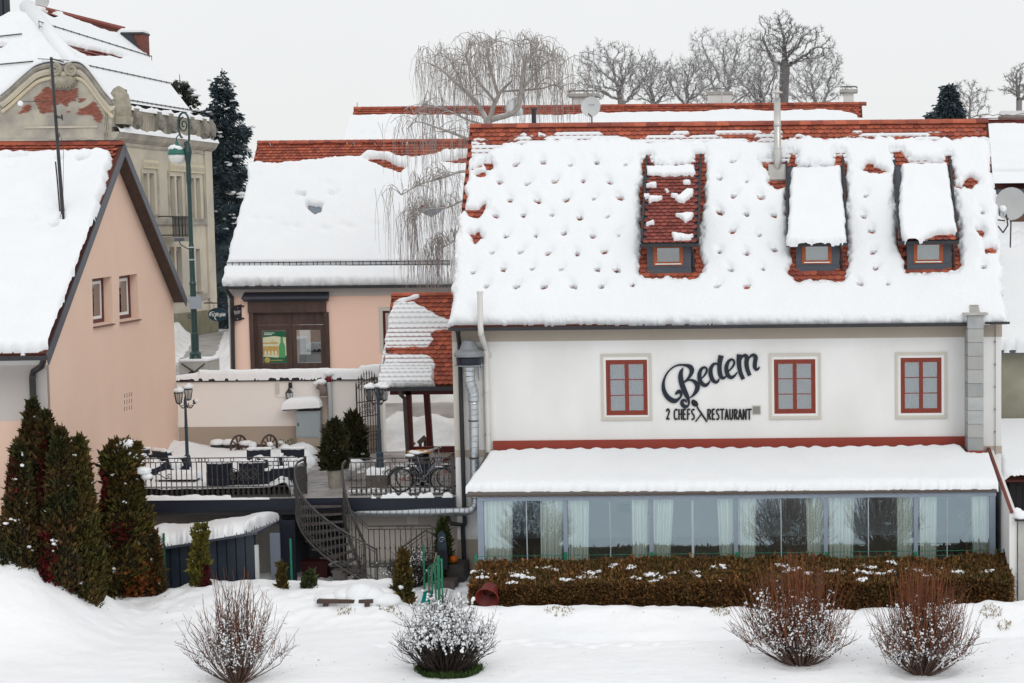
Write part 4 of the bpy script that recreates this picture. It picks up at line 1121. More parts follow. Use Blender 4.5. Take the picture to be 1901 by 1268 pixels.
# scroll bracket and street number on the front wall
# tiles on the upper strip
upF = (AP - E1).normalized(); LF = (AP - E1).length
def ptile(px, py): return (py < 330) & (px > -20) & ((py < 296) | (px > 195)) | ((px > 190) & (py < 300))
wd_ = 5.2
P0_ = E1 + rdir * wd_
tiles(ph, P0_, -rdir, upF, wd_ - .03, LF - .05, .17, .15, lambda px, py: ptile(px, py) & (px < 232), TILE, limit=300)
n_t = 13; me = rt_me
for i in range(13):
 m = Matrix((-rdir, Vector((-.111, 1, 0)).normalized(), Z3)).transposed().to_4x4(); m.translation = AP + rdir * (i * rw_ + rw_) + Z3 * .02
 place(rt_me, 'ridge_tile', ph, m)
def psnow(P, px, py):
 s = poly_sd(px, py, [(-3000, 290), (40, 289), (110, 288), (190, 284), (206, 288), (207, 300), (200, 322), (196, 350), (186, 380), (183, 400), (172, 432), (166, 455), (158, 480), (140, 520), (122, 570), (104, 620), (96, 648), (60, 655), (-3000, 655)])
 for b in ([(8, 300), (45, 295), (50, 299), (30, 302)], [(106, 300), (115, 300), (116, 306), (108, 306)], [(148, 304), (164, 302), (160, 306)], [(98, 430), (106, 424), (108, 428), (101, 432)], [(114, 416), (120, 412), (121, 416)]): s = np.minimum(s, -poly_sd(px, py, b) + .4)
 s = s + lumps(px, py, 60, 4, 10) * (px > 120) + lumps(px, py, 61, 3, 14)
 h = .26 * pillow(s, 9) * (1 + .1 * fbm(px / 40, py / 40, 62, 3)) + .012 * fbm(px / 9, py / 7, 63, 3)
 for (dx, dy, a) in ((24, 318, .1), (62, 418, .12), (35, 395, .06), (8, 418, .07), (150, 345, .06), (108, 400, .08)):
  h = h - a * np.exp(-((px - dx) / 11) ** 2 - ((py - dy) / 5) ** 2)
 return np.where(s > 0, h, -1)
field('snow_cover', E1 - upF * .1 + rdir * Lr, -rdir * (Lr + .02), upF * (LF + .1), 370, 170, psnow, SNOW, ph, Nrm=nF)
def rsn(P, px, py): return .16 + .05 * fbm(px / 12, py / 30, 66, 3)
field('snow_cover', AP + rdir * 6 - Vector((0, .14, 0)) + Z3 * .06, -rdir * 6, gdir * .34, 160, 8, lambda P, px, py: .10 + .05 * fbm(px / 12, py * 0, 66, 3), SNOW, ph, Nrm=Z3)
upB = (AP - E2); field('snow_cover', E2 + rdir * Lr * .5, -rdir * (Lr * .5 - .0), upB, 60, 60, lambda P, px, py: .14 + .05 * fbm(P[..., 1] * 2, P[..., 2] * 2, 68, 3), SNOW, ph, Nrm=nB)
# aerial mast on the pink house roof
b0 = onplane(118, 414, E1, nF)
am = thing('aerial_mast', 'thin black aerial mast standing on the pink house roof', 'antenna', tuple(b0))
t0 = at(95, 106, b0.y)
mb = MB(); mb.tube([b0 - (t0 - b0) * .02, t0], [.05, .035], 6); mb.build('mast', BLACK, am)
mb = MB(); mb.tube([at(70, 109, b0.y), at(128, 112, b0.y)], .01, 4); mb.tube([at(96, 109, b0.y - .02), at(118, 115, b0.y - .3)], .02, 4); mb.build('crossbar', IRON, am)
mb = MB(); mb.tube([at(38, 189, b0.y), at(101, 188, b0.y)], .009, 4); mb.build('crossbar', IRON, am)
v, f = blobs([at(38, 192, b0.y)], [(.07, .07, .07)], ICO2, .1, 3); npmesh('snow_lump', v, f, SNOW, am, True)
mb = MB()
for py, hw in ((215, 10), (218, 12), (250, 6)):
 mb.tube([at(104 + (py - 215) * .1, py, b0.y), at(104 + hw, py + 2, b0.y - .2)], .014, 4); mb.tube([at(104 + hw, py - 4, b0.y - .2), at(104 + hw, py + 6, b0.y - .2)], .012, 4)
mb.build('dipole', BLACK, am)
mb = MB(); mb.tube([at(112, 250, b0.y - .1), at(118, 275, b0.y - .1), at(117, 380, b0.y - .1), at(108, 418, b0.y - .1)], .006, 4); mb.tube([at(103, 300, b0.y), at(106, 330, b0.y), at(112, 405, b0.y)], .02, 4); mb.build('cable', IRON, am)
# ================================================================ shop house in the middle
YS = 67.0
sz = Z_(620, 527, YS); sx0 = X_(416, 528, YS); sx1 = X_(1010, 524, YS)
YSR = 71.95; szr = Z_(620, 266, YSR)
sh = thing('shop_house', 'salmon pink house with a brown wooden shop window under a long snowy roof', 'house', (sx0, YS, 1.2))
YSW = YS + .35
swx0 = X_(426, 620, YSW)
zt = sz - .02
SHW = (456, 582, 607, 694)
doorr = (X_(471, 640, YSW), X_(607, 640, YSW), Z_(540, 695, YSW), Z_(540, 578, YSW))
wr = rect((711, 577, 742, 648), YSW)
mb = MB(); mb.tri([(swx0, YSW, .9), (sx1, YSW, .9), (sx1, YSW, zt), (swx0, YSW, zt)], (0, .3, 0), [loop(doorr, YSW), loop(wr, YSW)])
mb.bx(swx0, swx0 + .3, YSW + .3, 76, .9, zt)
mb.prism([(swx0, YS + .6, zt), (swx0, 76.3, zt), (swx0, YSR, szr - .3)], (.3, 0, 0))
mb.build('wall', PINK2, sh)
MB().bx(swx0 - .02, sx1, YSW - .06, YSW - .002, Z_(640, 549, YSW), zt + .02).build('eave_band', LILAC, sh)
MB().bx(swx0 - .015, sx1, YSW - .03, YSW - .002, .9, Z_(440, 688, YSW)).build('plinth', LILAC, sh)
MB().bx(swx0 - .01, swx0 + .14, YSW - .02, YSW - .002, 1.0, Z_(640, 549, YSW) - .002).build('corner_strip', LILAC, sh)
# shopfront joinery
fx0, fx1, fz0, fz1 = doorr
fr = MB().tri(loop((fx0 + .002, fx1 - .002, fz0, fz1 - .002), YSW + .03), (0, .1, 0), [loop((fx0 + .12, (fx0 + fx1) / 2 - .05, fz0 + .25, fz1 - .1), YSW + .03), loop(((fx0 + fx1) / 2 + .05, fx1 - .12, fz0 + .25, fz1 - .1), YSW + .03)]).build('shopfront', WOODD, sh)
mx_ = (fx0 + fx1) / 2
hl = (fx0 + .12, mx_ - .05, fz0 + .25, fz1 - .1); hr = (mx_ + .05, fx1 - .12, fz0 + .25, fz1 - .1)
def sub(r, a, b, c, d): return (r[0] + (r[1] - r[0]) * a, r[0] + (r[1] - r[0]) * b, r[2] + (r[3] - r[2]) * c, r[2] + (r[3] - r[2]) * d)
for r_, k in ((hl, 0), (hr, 1)):
 z2 = r_[2] + (r_[3] - r_[2]) * .8
 MB().bx(r_[0] + .001, r_[1] - .001, YSW + .05, YSW + .1, z2, r_[3] - .001).build('transom_panel', WOODD, fr)
 d_ = (r_[0] + .002, r_[1] - .002, r_[2], z2 - .01)
 gl = sub(d_, .14, .9, .1, .88)
 MB().tri(loop(d_, YSW + .06), (0, .05, 0), [loop(gl, YSW + .06)]).build('door_leaf', WOODD, fr)
 MB().bx(gl[0] + .001, gl[1] - .001, YSW + .08, YSW + .088, gl[2] + .001, gl[3] - .001).build('pane', GLS, fr)
 if k == 0:
  PG = mat('poster_green', (.02, .13, .065), .4, (.015, .1, .05), 3); PC = mat('poster_cream', (.62, .60, .42), .5); PO = mat('poster_ochre', (.42, .25, .06), .5, (.55, .38, .12), 12, 4); PB = mat('bottle_green', (.09, .32, .12), .35); PWH = mat('poster_white', (.7, .72, .66), .5)
  yy = YSW + .075
  p = sub(d_, .17, .9, .11, .86)
  po = MB().bx(p[0], p[1], yy - .002, yy, p[2], p[3]).build('poster', PG); tag(po, 'green advertising poster of an old city and a bottle inside the shop window', 'poster')
  def pp(u0, u1, v0, v1, m, nm, dy): MB().bx(p[0] + (p[1] - p[0]) * u0, p[0] + (p[1] - p[0]) * u1, yy - .002 - dy - .001, yy - .002 - dy, p[2] + (p[3] - p[2]) * v0, p[2] + (p[3] - p[2]) * v1).build(nm, m, po)
  q2 = lambda u, v: Vector((p[0] + (p[1] - p[0]) * u, yy - .004, p[2] + (p[3] - p[2]) * v))
  MB().prism([q2(0, .2), q2(.65, .16), q2(.65, .2), q2(1, .22), q2(1, .8), q2(.5, .84), q2(0, .8)], (0, -.001, 0)).build('picture', PC, po)
  pp(0, .66, .24, .52, PO, 'bridge_print', .004); pp(0, .66, .6, .64, PO, 'skyline_print', .004)
  mb = MB()
  for u in (.05, .2, .35, .5): mb.prism([q2(u, .22) + Vector((0, -.004, 0)), q2(u + .1, .22) + Vector((0, -.004, 0)), q2(u + .1, .34) + Vector((0, -.004, 0)), q2(u + .05, .4) + Vector((0, -.004, 0)), q2(u, .34) + Vector((0, -.004, 0))], (0, -.001, 0))
  mb.build('arch_print', PC, po)
  mb = MB()
  for u, h_ in ((.32, .12), (.4, .16), (.46, .1), (.52, .08)): mb.prism([q2(u, .6) + Vector((0, -.003, 0)), q2(u + .05, .6) + Vector((0, -.003, 0)), q2(u + .025, .6 + h_) + Vector((0, -.003, 0))], (0, -.001, 0))
  mb.build('spire_print', PO, po)
  o3 = Vector((0, -.007, 0))
  MB().prism([q2(.68, .16) + o3, q2(.95, .16) + o3, q2(.95, .52) + o3, q2(.87, .66) + o3, q2(.87, .82) + o3, q2(.76, .82) + o3, q2(.76, .66) + o3, q2(.68, .52) + o3], (0, -.001, 0)).build('bottle_print', PB, po)
  pp(.69, .94, .28, .46, PWH, 'bottle_label_print', .009); pp(.76, .87, .72, .82, PWH, 'bottle_label_print', .009)
  for a, b, c, d in ((.06, .5, .93, .95), (.06, .4, .88, .9)): pp(a, b, c, d, PWH, 'slogan_print', .004)
  MB().lathe(q2(.16, .09) + Vector((0, -.002, 0)), [(.001, .001), (.1, .001), (.1, 0)], 14, ax=(0, -1, 0)).build('seal_print', PO, po)
  pp(.3, .85, .07, .09, PO, 'slogan_print', .004)
 else:
  mb = MB(); n = 40; vs = []
  for i in range(n):
   x = gl[0] + (gl[1] - gl[0]) * (.5 + .5 * i / (n - 1)); y = YSW + .35 + .03 * math.sin(i * 1.1)
   vs += [(x, y, gl[2]), (x, y, gl[3])]
  mb.add(vs, [(2 * k, 2 * k + 2, 2 * k + 3, 2 * k + 1) for k in range(n - 1)]); o = mb.build('shop_curtain', mat('taupe_curtain', (.16, .12, .11), .9), None, True); tag(o, 'taupe curtain hanging inside the right shop window', 'curtain')
  o = MB().bx(gl[0] + .05, gl[1] - .05, YSW + .15, YSW + .17, gl[2] + .01, gl[2] + (gl[3] - gl[2]) * .25).build('display_board', mat('pale_board', (.55, .6, .65), .6)); tag(o, 'pale board standing at the foot of the right shop window', 'board')
# portal surround and hood
hx0, hx1 = X_(455, 560, YSW), X_(612, 560, YSW)
zc1, zc0 = Z_(534, 541, YSW - .2), Z_(534, 560, YSW - .3)
for a, b in ((X_(467, 640, YSW), fx0 + .0), (fx1 - .0, X_(607, 640, YSW) + .06)):
 MB().bx(min(a, b) - .04, max(a, b) + .04, YSW - .08, YSW - .002, fz0, Z_(534, 580, YSW)).build('pilaster', WOODD, fr)
MB().bx(hx0 + .12, hx1 - .12, YSW - .12, YSW - .002, Z_(534, 580, YSW) + .002, zc0).build('entablature', WOODD, fr)
MB().prism([(hx0 + .12, YSW - .14, zc0), (hx0 - .05, YSW - .34, zc0 + .12), (hx0, YSW - .05, zc1 - .02), (hx0 + .1, YSW - .02, zc1)], (.02, 0, 0)).build('hood_end', BLACK, fr)
MB().prism([(hx0, YSW - .14, zc0 + .003), (hx0, YSW - .36, zc0 + .10), (hx0, YSW - .34, zc0 + .18), (hx0, YSW - .02, zc1)], (hx1 - hx0, 0, 0)).build('hood', mat('slate_hood', (.045, .05, .065), .5), fr)
# small side window
wn = MB().tri(loop((wr[0] - .02, wr[1], wr[2], wr[3]), YSW + .05), (0, .06, 0), [loop((wr[0] + .08, wr[1] - .08, wr[2] + .08, wr[3] - .08), YSW + .05)]).build('window', DKRED, sh)
MB().bx(wr[0] + .081, wr[1] - .081, YSW + .07, YSW + .08, wr[2] + .081, wr[3] - .081).build('pane', GLS, wn)
MB().tri(loop((wr[0] - .13, wr[1] + .13, wr[2] - .13, wr[3] + .13), YSW - .025), (0, .024, 0), [loop(wr, YSW - .025)]).build('surround', SURR, wn)
# roof
sU = sx1 - sx0
sP0 = Vector((sx0, YS, sz)); sV = Vector((0, YSR - YS, szr - sz)); sL = sV.length; sV.normalize(); sN = Vector((1, 0, 0)).cross(sV)
MB().prism([(sx0, YS, sz - .1), (sx0, YS, sz), (sx0, YSR, szr), (sx0, 76.9, sz), (sx0, 76.9, sz - .1), (sx0, YSR, szr - .15)], (sU, 0, 0)).build('roof', DECK, sh)
MB().bx(sx0 - .05, sx1, YS - .17, YS - .02, sz - .16, sz - .05).build('gutter', BLACK, sh)
TOPL = [(455, 315), (476, 307), (520, 308), (560, 304), (600, 301), (640, 296), (668, 297), (683, 286), (720, 288), (745, 296), (770, 297), (800, 293), (830, 283), (880, 282), (900, 290), (1020, 290)]
SHO = TOPL + [(1020, 530), (411, 532), (420, 500), (440, 420), (462, 340)]
SHB = [[(678, 302), (690, 298), (722, 302), (755, 318), (746, 328), (735, 324), (705, 314)], [(815, 306), (870, 296), (885, 306), (860, 312), (838, 308)], [(572, 385), (598, 390), (596, 402), (588, 406), (574, 396)], [(777, 388), (785, 384), (800, 389), (822, 387), (836, 375), (830, 388), (818, 402), (802, 410), (785, 404)], [(820, 334), (826, 328), (822, 338)], [(555, 369), (568, 370), (560, 371)], [(615, 369), (628, 368), (620, 371)]]
def ssnow_s(px, py):
 s = poly_sd(px, py, SHO)
 for b in SHB: s = np.minimum(s, -poly_sd(px, py, b) + .5)
 return s
def ssnow(P, px, py):
 s = ssnow_s(px, py + 2) + lumps(px, py, 70, 3, 9) + lumps(px, py, 71, 1.5, 4)
 h = .28 * pillow(s, 8) * (1 + .07 * fbm(px / 50, py / 50, 72, 3))
 for dx, dy, a in ((553, 430, .07), (500, 415, .05), (475, 414, .05), (545, 440, .04), (606, 433, .09), (650, 430, .08), (700, 425, .05), (610, 348, .04), (530, 428, .04), (640, 425, .05)):
  h = h - a * np.exp(-((px - dx) / 9) ** 2 - ((py - dy) / 4.5) ** 2)
 g = np.exp(-((py - 497) / 3.2) ** 2); h = h * (1 - .75 * g)            # the snow splits above the guard
 return np.where(s > 0, h, -1)
field('snow_cover', sP0 - sV * .15 - Vector((.05, 0, 0)), (sU + .05, 0, 0), sV * (sL + .05), 320, 170, ssnow, SNOW, sh)
field('snow_cover', sP0 + sV * (sL - .1) + Vector((-.05, -.1, -.02)), (sU, 0, 0), (0, .35, 0), 300, 6, lambda P, px, py: np.where(fbm(px / 22, py * 0, 75, 3) > -.1 - .3 * (px < 640), .11 + .05 * fbm(px / 9, py * 0, 76, 2), -1), SNOW, sh, Nrm=Z3)
tiles(sh, sP0, (1, 0, 0), sV, sU, sL - .05, .165, .15, lambda px, py: (ssnow_s(px, py) < 5) & (px < 900) & (py < 420), TILE, limit=0, seg=4)
mb = MB()
for i in range(40): mb.tube([(sx0 + .0 + i * .28, YSR, szr + .04), (sx0 + .27 + i * .28, YSR, szr + .03)], .1, 7)
mb.build('ridge_tile_row', TILE, sh, kind='stuff')
# snow guard rail
gq = lambda px, off=0.0: onplane(px, 498, sP0, sN) + sN * (.2 + off)
mb = MB()
a, b = gq(425, .08), gq(835, .08); b.z = a.z; b.y = a.y
mb.tube([a, b], .018, 4)
mb.tube([a - sV * .05 - sN * .12, b - sV * .05 - sN * .12], .014, 4)
guard = mb.build('snow_guard', BLACK, sh)
me = bpy.data.meshes.new('guard_bar'); mbb = MB().bx(-.012, .012, -.012, .012, -.22, .03); me.from_pydata(mbb.v, [], mbb.f); me.materials.append(BLACK)
for i in range(40):
 place(me, 'guard_bar', guard, Matrix.Translation(a + (b - a) * ((i + random.uniform(-.2, .2)) / 39)))
# skylights poking through
for px_, py_ in ((586, 396), (803, 398)):
 p = onplane(px_, py_, sP0, sN)
 MB().obx(p + sN * .05, (.28 if px_ < 700 else .42, 0, 0), sV * .3, sN * .02).build('skylight', mat('skylight_glass', (.14, .17, .21), .15, spec=.8), sh)
# downpipe
mb = MB(); yq = YSW - .08
mb.tube([at(420, 532, YS - .1), at(421, 540, YS - .05), at(430, 552, yq), at(431, 575, yq), at(433, 694, yq)], .075, 8); mb.build('downpipe', BLACK, sh)
# projecting signs on the corner
so_ = thing('oval_sign', 'dark oval sign with pale lettering hanging from a bracket at the shop corner', 'sign', tuple(at(404, 584, YSW - .1)))
yq = YSW - .35
oc = at(404, 584, yq); rxx = X_(422, 584, yq) - oc.x; rzz = oc.z - Z_(404, 596.5, yq)
mb = MB(); poly = [oc + Vector((rxx * math.cos(t), 0, rzz * math.sin(t))) for t in np.linspace(0, 2 * math.pi, 40, endpoint=False)]; mb.prism(poly, (0, .04, 0)); mb.build('panel', mat('sign_blue_green', (.008, .03, .045), .4), so_)
PALE = mat('sign_cream', (.72, .71, .66), .5)
om = lambda zx, zy: at(380 + zx / 21.14, 560 + zy / 21.14, yq - .002)
mb = MB(); chars = [('F', 205, 285, 430, 575), ('L', 290, 350, 450, 575), ('O', 350, 440, 440, 585), ('R', 455, 545, 440, 575), ('I', 545, 590, 455, 575), ('J', 580, 640, 455, 590), ('A', 640, 730, 440, 575), ('N', 735, 810, 440, 575)]
word(so_, chars, om, 19, (0, -.008, 0), PALE)
mb = MB(); stroke(mb, [(170, 560, 14), (215, 440, 20), (300, 395, 14), (400, 405, 8)], om, (0, -.008, 0), 5, off=.004); stroke(mb, [(430, 590, 10), (395, 650, 26), (470, 730, 14)], om, (0, -.008, 0), 5); mb.build('flourish', PALE, so_)
mb = MB(); mb.tube([at(378, 562.5, yq), at(424, 562.5, yq + .15)], .022, 5); mb.tube([at(397, 563, yq), at(397, 573, yq)], .008, 4); mb.tube([at(412, 563, yq), at(412, 573, yq)], .008, 4); mb.tube([at(419, 563, yq + .1), at(424, 568, yq + .12), at(420, 574, yq + .1)], .018, 4); mb.tube([at(384, 563, yq), at(388, 558, yq), at(394, 562, yq)], .01, 4); mb.build('bracket', BLACK, so_)
ss_ = thing('square_sign', 'small dark brown square sign with pale script on the shop wall', 'sign', tuple(at(440, 580, YSW - .3)))
q1 = [at(433.5, 567.5, YSW - .42), at(447.5, 565, YSW - .12), at(448, 594.5, YSW - .12), at(433.5, 597, YSW - .42)]
MB().prism(q1, (0.01, .035, 0)).build('panel', mat('sign_brown', (.035, .026, .03), .5), ss_)
def qm(u, v): return q1[0].lerp(q1[1], u / 1000).lerp(q1[3].lerp(q1[2], u / 1000), v / 1000) + Vector((0, -.004, 0))
PAL2 = mat('sign_pale_grey', (.45, .42, .43), .5)
word(ss_, [('S', 80, 220, 330, 480), ('r', 240, 340, 340, 480), ('e', 360, 480, 340, 480), ('t', 500, 600, 330, 480), ('t', 620, 720, 330, 480), ('o', 740, 880, 340, 480)], qm, 60, (0, -.006, 0), PAL2)
mb = MB(); stroke(mb, [(560, 130, 40), (570, 260, 40)], qm, (0, -.006, 0), 3, smooth=False); stroke(mb, [(150, 560, 40), (800, 540, 40)], qm, (0, -.006, 0), 3, smooth=False); stroke(mb, [(400, 880, 40), (620, 870, 40)], qm, (0, -.006, 0), 3, smooth=False); mb.build('small_print', PAL2, ss_)
mb = MB(); mb.bar(q1[1].lerp(q1[2], .12), q1[1].lerp(q1[2], .12) + Vector((.06, .14, 0)), .05); mb.bar(q1[1].lerp(q1[2], .9), q1[1].lerp(q1[2], .9) + Vector((.06, .14, 0)), .05); mb.build('bracket', BLACK, ss_)
# ================================================================ far house behind
YFR, YFE = 95.0, 89.0
fx0, fx1 = X_(657, 203, YFR), X_(1600, 197, YFR); fzr = Z_(1128, 199, YFR); fze = fzr - 5.6
fh = thing('far_house', 'long low house with a snowy red tiled roof behind the restaurant', 'house', (fx0, YFE, 1.2))
MB().prism([(fx0, YFE, fze), (fx0, YFR, fzr), (fx0, 101, fze)], (fx1 - fx0, 0, 0)).build('roof', DECK, fh)
MB().bx(fx0 + .3, fx1 - .3, YFE + .5, 100.5, .9, fze - .01).build('wall', LILAC, fh)
fP0 = Vector((fx0, YFE, fze)); fV = Vector((0, YFR - YFE, fzr - fze)); fL = fV.length; fV.normalize()
FTOP = [(640, 219), (655, 217), (700, 216), (800, 217), (860, 216), (900, 220), (960, 216), (1040, 218), (1080, 214), (1100, 210), (1130, 213), (1200, 211), (1300, 211), (1360, 206), (1440, 210), (1520, 206), (1560, 209), (1590, 216), (1592, 222), (1605, 224)]
def fsn_s(px, py): return poly_sd(px, py, FTOP + [(1610, 420), (620, 420)])
def fsnow(P, px, py):
 s = fsn_s(px, py + 1) + lumps(px, py, 80, 2.0, 8)
 h = .22 * pillow(s, 5)
 for k in range(12): h = h - .06 * np.exp(-((px - (670 + k * 23)) / 4) ** 2 - ((py - 252) / 3) ** 2)
 return np.where(s > 0, h, -1)
field('snow_cover', fP0 - Vector((.05, 0, 0)), (fx1 - fx0 + .1, 0, 0), fV * fL, 280, 80, fsnow, SNOW, fh)
field('snow_cover', fP0 + fV * (fL - .15) + Vector((0, -.05, .02)), (fx1 - fx0, 0, 0), (0, .45, 0), 300, 5, lambda P, px, py: np.where(fbm(px / 30, py * 0, 82, 3) > -.15 - .4 * (px > 1270), .10 + .05 * fbm(px / 9, py * 0, 83, 2), -1), SNOW, fh, Nrm=Z3)
tiles(fh, fP0, (1, 0, 0), fV, fx1 - fx0, fL - .05, .18, .17, lambda px, py: (fsn_s(px, py) < 4) & (py < 228), TILE, limit=0, seg=3)
mb = MB()
for i in range(64): mb.tube([(fx0 + i * .4, YFR, fzr + .05), (fx0 + .39 + i * .4, YFR, fzr + .04)], .11, 6)
mb.build('ridge_tile_row', TILE, fh, kind='stuff')
def chimney(par, px0, px1, ptop, pbase, Y, wide):
 x0, x1 = X_(px0, pbase, Y), X_(px1, pbase, Y); z0, z1 = Z_(px0, pbase, Y) - .6, Z_(px0, ptop, Y)
 c_ = MB().bx(x0, x1, Y, Y + .7, z0, z1).build('chimney', WHITEW, par)
 MB().bx(x0 - wide, x1 + wide, Y - wide, Y + .7 + wide, z1 + .002, z1 + .16).build('chimney_cap', CONC, c_)
 field('snow_cap', (x0 - wide, Y - wide, z1 + .16), (x1 - x0 + 2 * wide, 0, 0), (0, .7 + 2 * wide, 0), 20, 8, lambda P, px, py: .13 * pillow(np.minimum(P[..., 0] - x0 + wide, x1 + wide - P[..., 0]) + .01, .12) + .03, SNOW, c_)
chimney(fh, 1062, 1104, 180, 198, 96, .2); chimney(fh, 1314, 1358, 176, 196, 96, .06); chimney(fh, 1567, 1585, 172, 192, 96, .2)
# aerials on the far house
for (px, pt, pb, lab, bars) in ((1102, 96, 180, 'tall thin television aerial by the left far chimney', ((1076, 98, 1104, 95),)), (1340, 115, 200, 'bare thin mast by the middle far chimney', ()), (663, 190, 204, 'short wire aerial at the left end of the far roof', ())):
 a = thing('roof_aerial', lab, 'antenna', tuple(at(px, pb, 95.6)))
 mb = MB(); mb.tube([at(px, pb + 6, 95.6), at(px, pt, 95.6)], .035 if bars else .025, 4); mb.build('mast', GALV, a)
 for b_ in bars:
  mb = MB(); mb.tube([at(b_[0], b_[1], 95.6), at(b_[2], b_[3], 95.6)], .02, 4)
  for k in range(5): mb.tube([at(b_[0] + k * 6, b_[1] - 2, 95.4), at(b_[0] + k * 6, b_[1] + 2, 95.8)], .012, 4)
  mb.build('yagi', GALV, a)
# satellite dish and vent pipe by the restaurant ridge
def dish(name, lab, c, R, nrm, parent_base, arm):
 nrm = Vector(nrm).normalized(); t = thing(name, lab, 'satellite dish', tuple(parent_base))
 prof = [(.001, -.0)] + [(R * k / 8, .22 * R * (k / 8) ** 2) for k in range(1, 9)]
 mb = MB(); mb.lathe(c, prof, 28, ax=nrm, capb=False, capt=False); mb.lathe(c - nrm * .02, prof[::1], 28, ax=nrm, capb=False, capt=False); mb.build('reflector', mat('dish_grey', (.52, .53, .53), .5, (.58, .59, .59), 2), t, True)
 mb = MB(); mb.lathe(c, [(R, .22 * R), (R * 1.02, .225 * R)], 28, ax=nrm, capb=False, capt=False); mb.build('rim', GALV, t)
 mb = MB()
 for a, b in arm: mb.tube([a, b], .022, 5)
 mb.build('arm', IRON, t)
 return t
c = at(1098, 199, 56.5)
t = dish('satellite_dish', 'pale round satellite dish standing behind the restaurant ridge', c, .30, (-.25, -1, .15), c - Z3 * 1.4, [(c + Vector((0, .05, 0)), c + Vector((0, .1, -1.4))), (c + Vector((0, 0, -.28)), c + Vector((-.05, -.42, -.22)))])
MB().bx(c.x - .09, c.x + .09, c.y - .052, c.y - .045, c.z + .06, c.z + .075).build('maker_mark', mat('mark_blue', (.12, .16, .3), .5), t)
p = at(991, 215, 56.0); o = thing('vent_pipe', 'short dark vent pipe behind the left part of the restaurant ridge', 'pipe', tuple(p - Z3 * 1.2)); MB().lathe(p - Z3 * 1.2, [(.07, 0), (.07, 1.35), (.085, 1.36), (.085, 1.42)], 8).build('pipe', BLACK, o)
c = at(1878, 379, 52.5)
t = dish('satellite_dish', 'large grey satellite dish at the right edge beside the restaurant gable', c, .45, (-.35, -1, .1), c - Z3 * 1.2, [(c + Vector((0, .06, 0)), c + Vector((.0, .3, -1.2))), (c + Vector((-.1, -.08, -.42)), at(1863, 398, 51.8)), (at(1850, 408, 51.9), at(1866, 410, 52.0)), (at(1868, 398, 51.8), at(1871, 418, 51.9)), (at(1871, 418, 51.9), at(1862, 432, 52)), (at(1862, 432, 52), at(1853, 420, 52.1))])
l0 = at(1861, 394, 51.8)
for dx in (-.06, .05): MB().lathe(l0 + Vector((dx, 0, -.1)), [(.035, 0), (.045, .16)], 8).build('receiver', GALV, t)
v, f = blobs([at(1861, 388, 51.8)], [(.11, .1, .1)], ICO2, .08, 8); npmesh('snow_cap', v, f, SNOW, t, True)
# ================================================================ neighbours at the right edge
YN = 58.0; YNR = 63.5
nb_ = thing('neighbour_house', 'grey green rendered house with a snowy roof behind the right end of the restaurant', 'house', tuple(at(1880, 700, YN)))
x0 = X_(1839, 240, YNR) - .6; x1 = x0 + 12
nzr = Z_(1870, 222, YNR); nze = Z_(1880, 350, YN - .4)
MB().prism([(x0, YN - .4, nze - .05), (x0, YN - .4, nze), (x0, YNR, nzr), (x0, 69, nze), (x0, YNR, nzr - .2)], (12, 0, 0)).build('roof', DECK, nb_)
nV = Vector((0, YNR - YN + .4, nzr - nze)); nL = nV.length; nV.normalize()
def nsnow(P, px, py):
 s = (py - 240) + lumps(px, py, 85, 1.5, 9)
 h = .3 * pillow(s, 6) * (1 - .8 * np.exp(-((py - 331) / 2.2) ** 2)); return np.where(s > 0, h, -1)
field('snow_cover', Vector((x0, YN - .6, nze - .12)), (5, 0, 0), nV * (nL + .2), 120, 120, nsnow, SNOW, nb_)
field('snow_cover', (x0, YNR - .15, nzr + .02), (5, 0, 0), (0, .4, 0), 80, 5, lambda P, px, py: .14 + .05 * fbm(px / 9, py * 0, 86, 2), SNOW, nb_, Nrm=Z3)
tiles(nb_, (x0, YN - .4, nze), (1, 0, 0), nV, 5, nL - .05, .17, .15, lambda px, py: (py < 246), TILED, limit=0, seg=4)
mb = MB(); a = onplane(1838, 330, (x0, YN - .4, nze), Vector((1, 0, 0)).cross(nV)) + Vector((0, -.15, .15)); mb.tube([a, a + Vector((5, 0, 0))], .02, 4); mb.build('snow_guard', BLACK, nb_)
MB().bx(x0, x1, YN - .5, YN - .401, nze - .14, nze - .02).build('gutter', ANTH, nb_)
MB().bx(x0 + .6, x1, YN, YN + .3, 1.0, nze - .06).build('upper_wall', mat('brown_boards', (.18, .10, .07), .8), nb_)
# its lower roof and wall, nearer
YQ = 53.2
zq0, zq1 = Z_(1880, 648, YQ - .3), Z_(1880, 430, 57.9)
lx0 = X_(1852, 640, YQ)
lo = thing('rear_annex', 'low grey green annex with a deep snow roof squeezed in at the right edge', 'annex', (lx0, YQ, ZL))
MB().prism([(lx0 + .0, YQ - .3, zq0 - .08), (lx0 + .0, YQ - .3, zq0), (lx0 + .0, 57.9, zq1), (lx0 + .0, 57.9, zq1 - .1)], (8, 0, 0)).build('roof', DECK, lo)
qV = Vector((0, 57.9 - YQ + .3, zq1 - zq0)); qL = qV.length; qV.normalize()
def qsnow(P, px, py):
 s = np.minimum((P[..., 0] - lx0 + .1) * 40, 652 - py) + lumps(px, py, 88, 4, 10)
 h = .34 * pillow(s, 9) - .05 * np.exp(-((py - 445 + 3 * np.sin(px / 3)) / 3) ** 2) - .04 * np.exp(-((py - 470 + 3 * np.sin(px / 4)) / 3) ** 2); return np.where(s > 0, h, -1)
field('snow_cover', Vector((lx0 - .1, YQ - .55, zq0 - .15)), (4, 0, 0), qV * (qL + .3), 110, 150, qsnow, SNOW, lo)
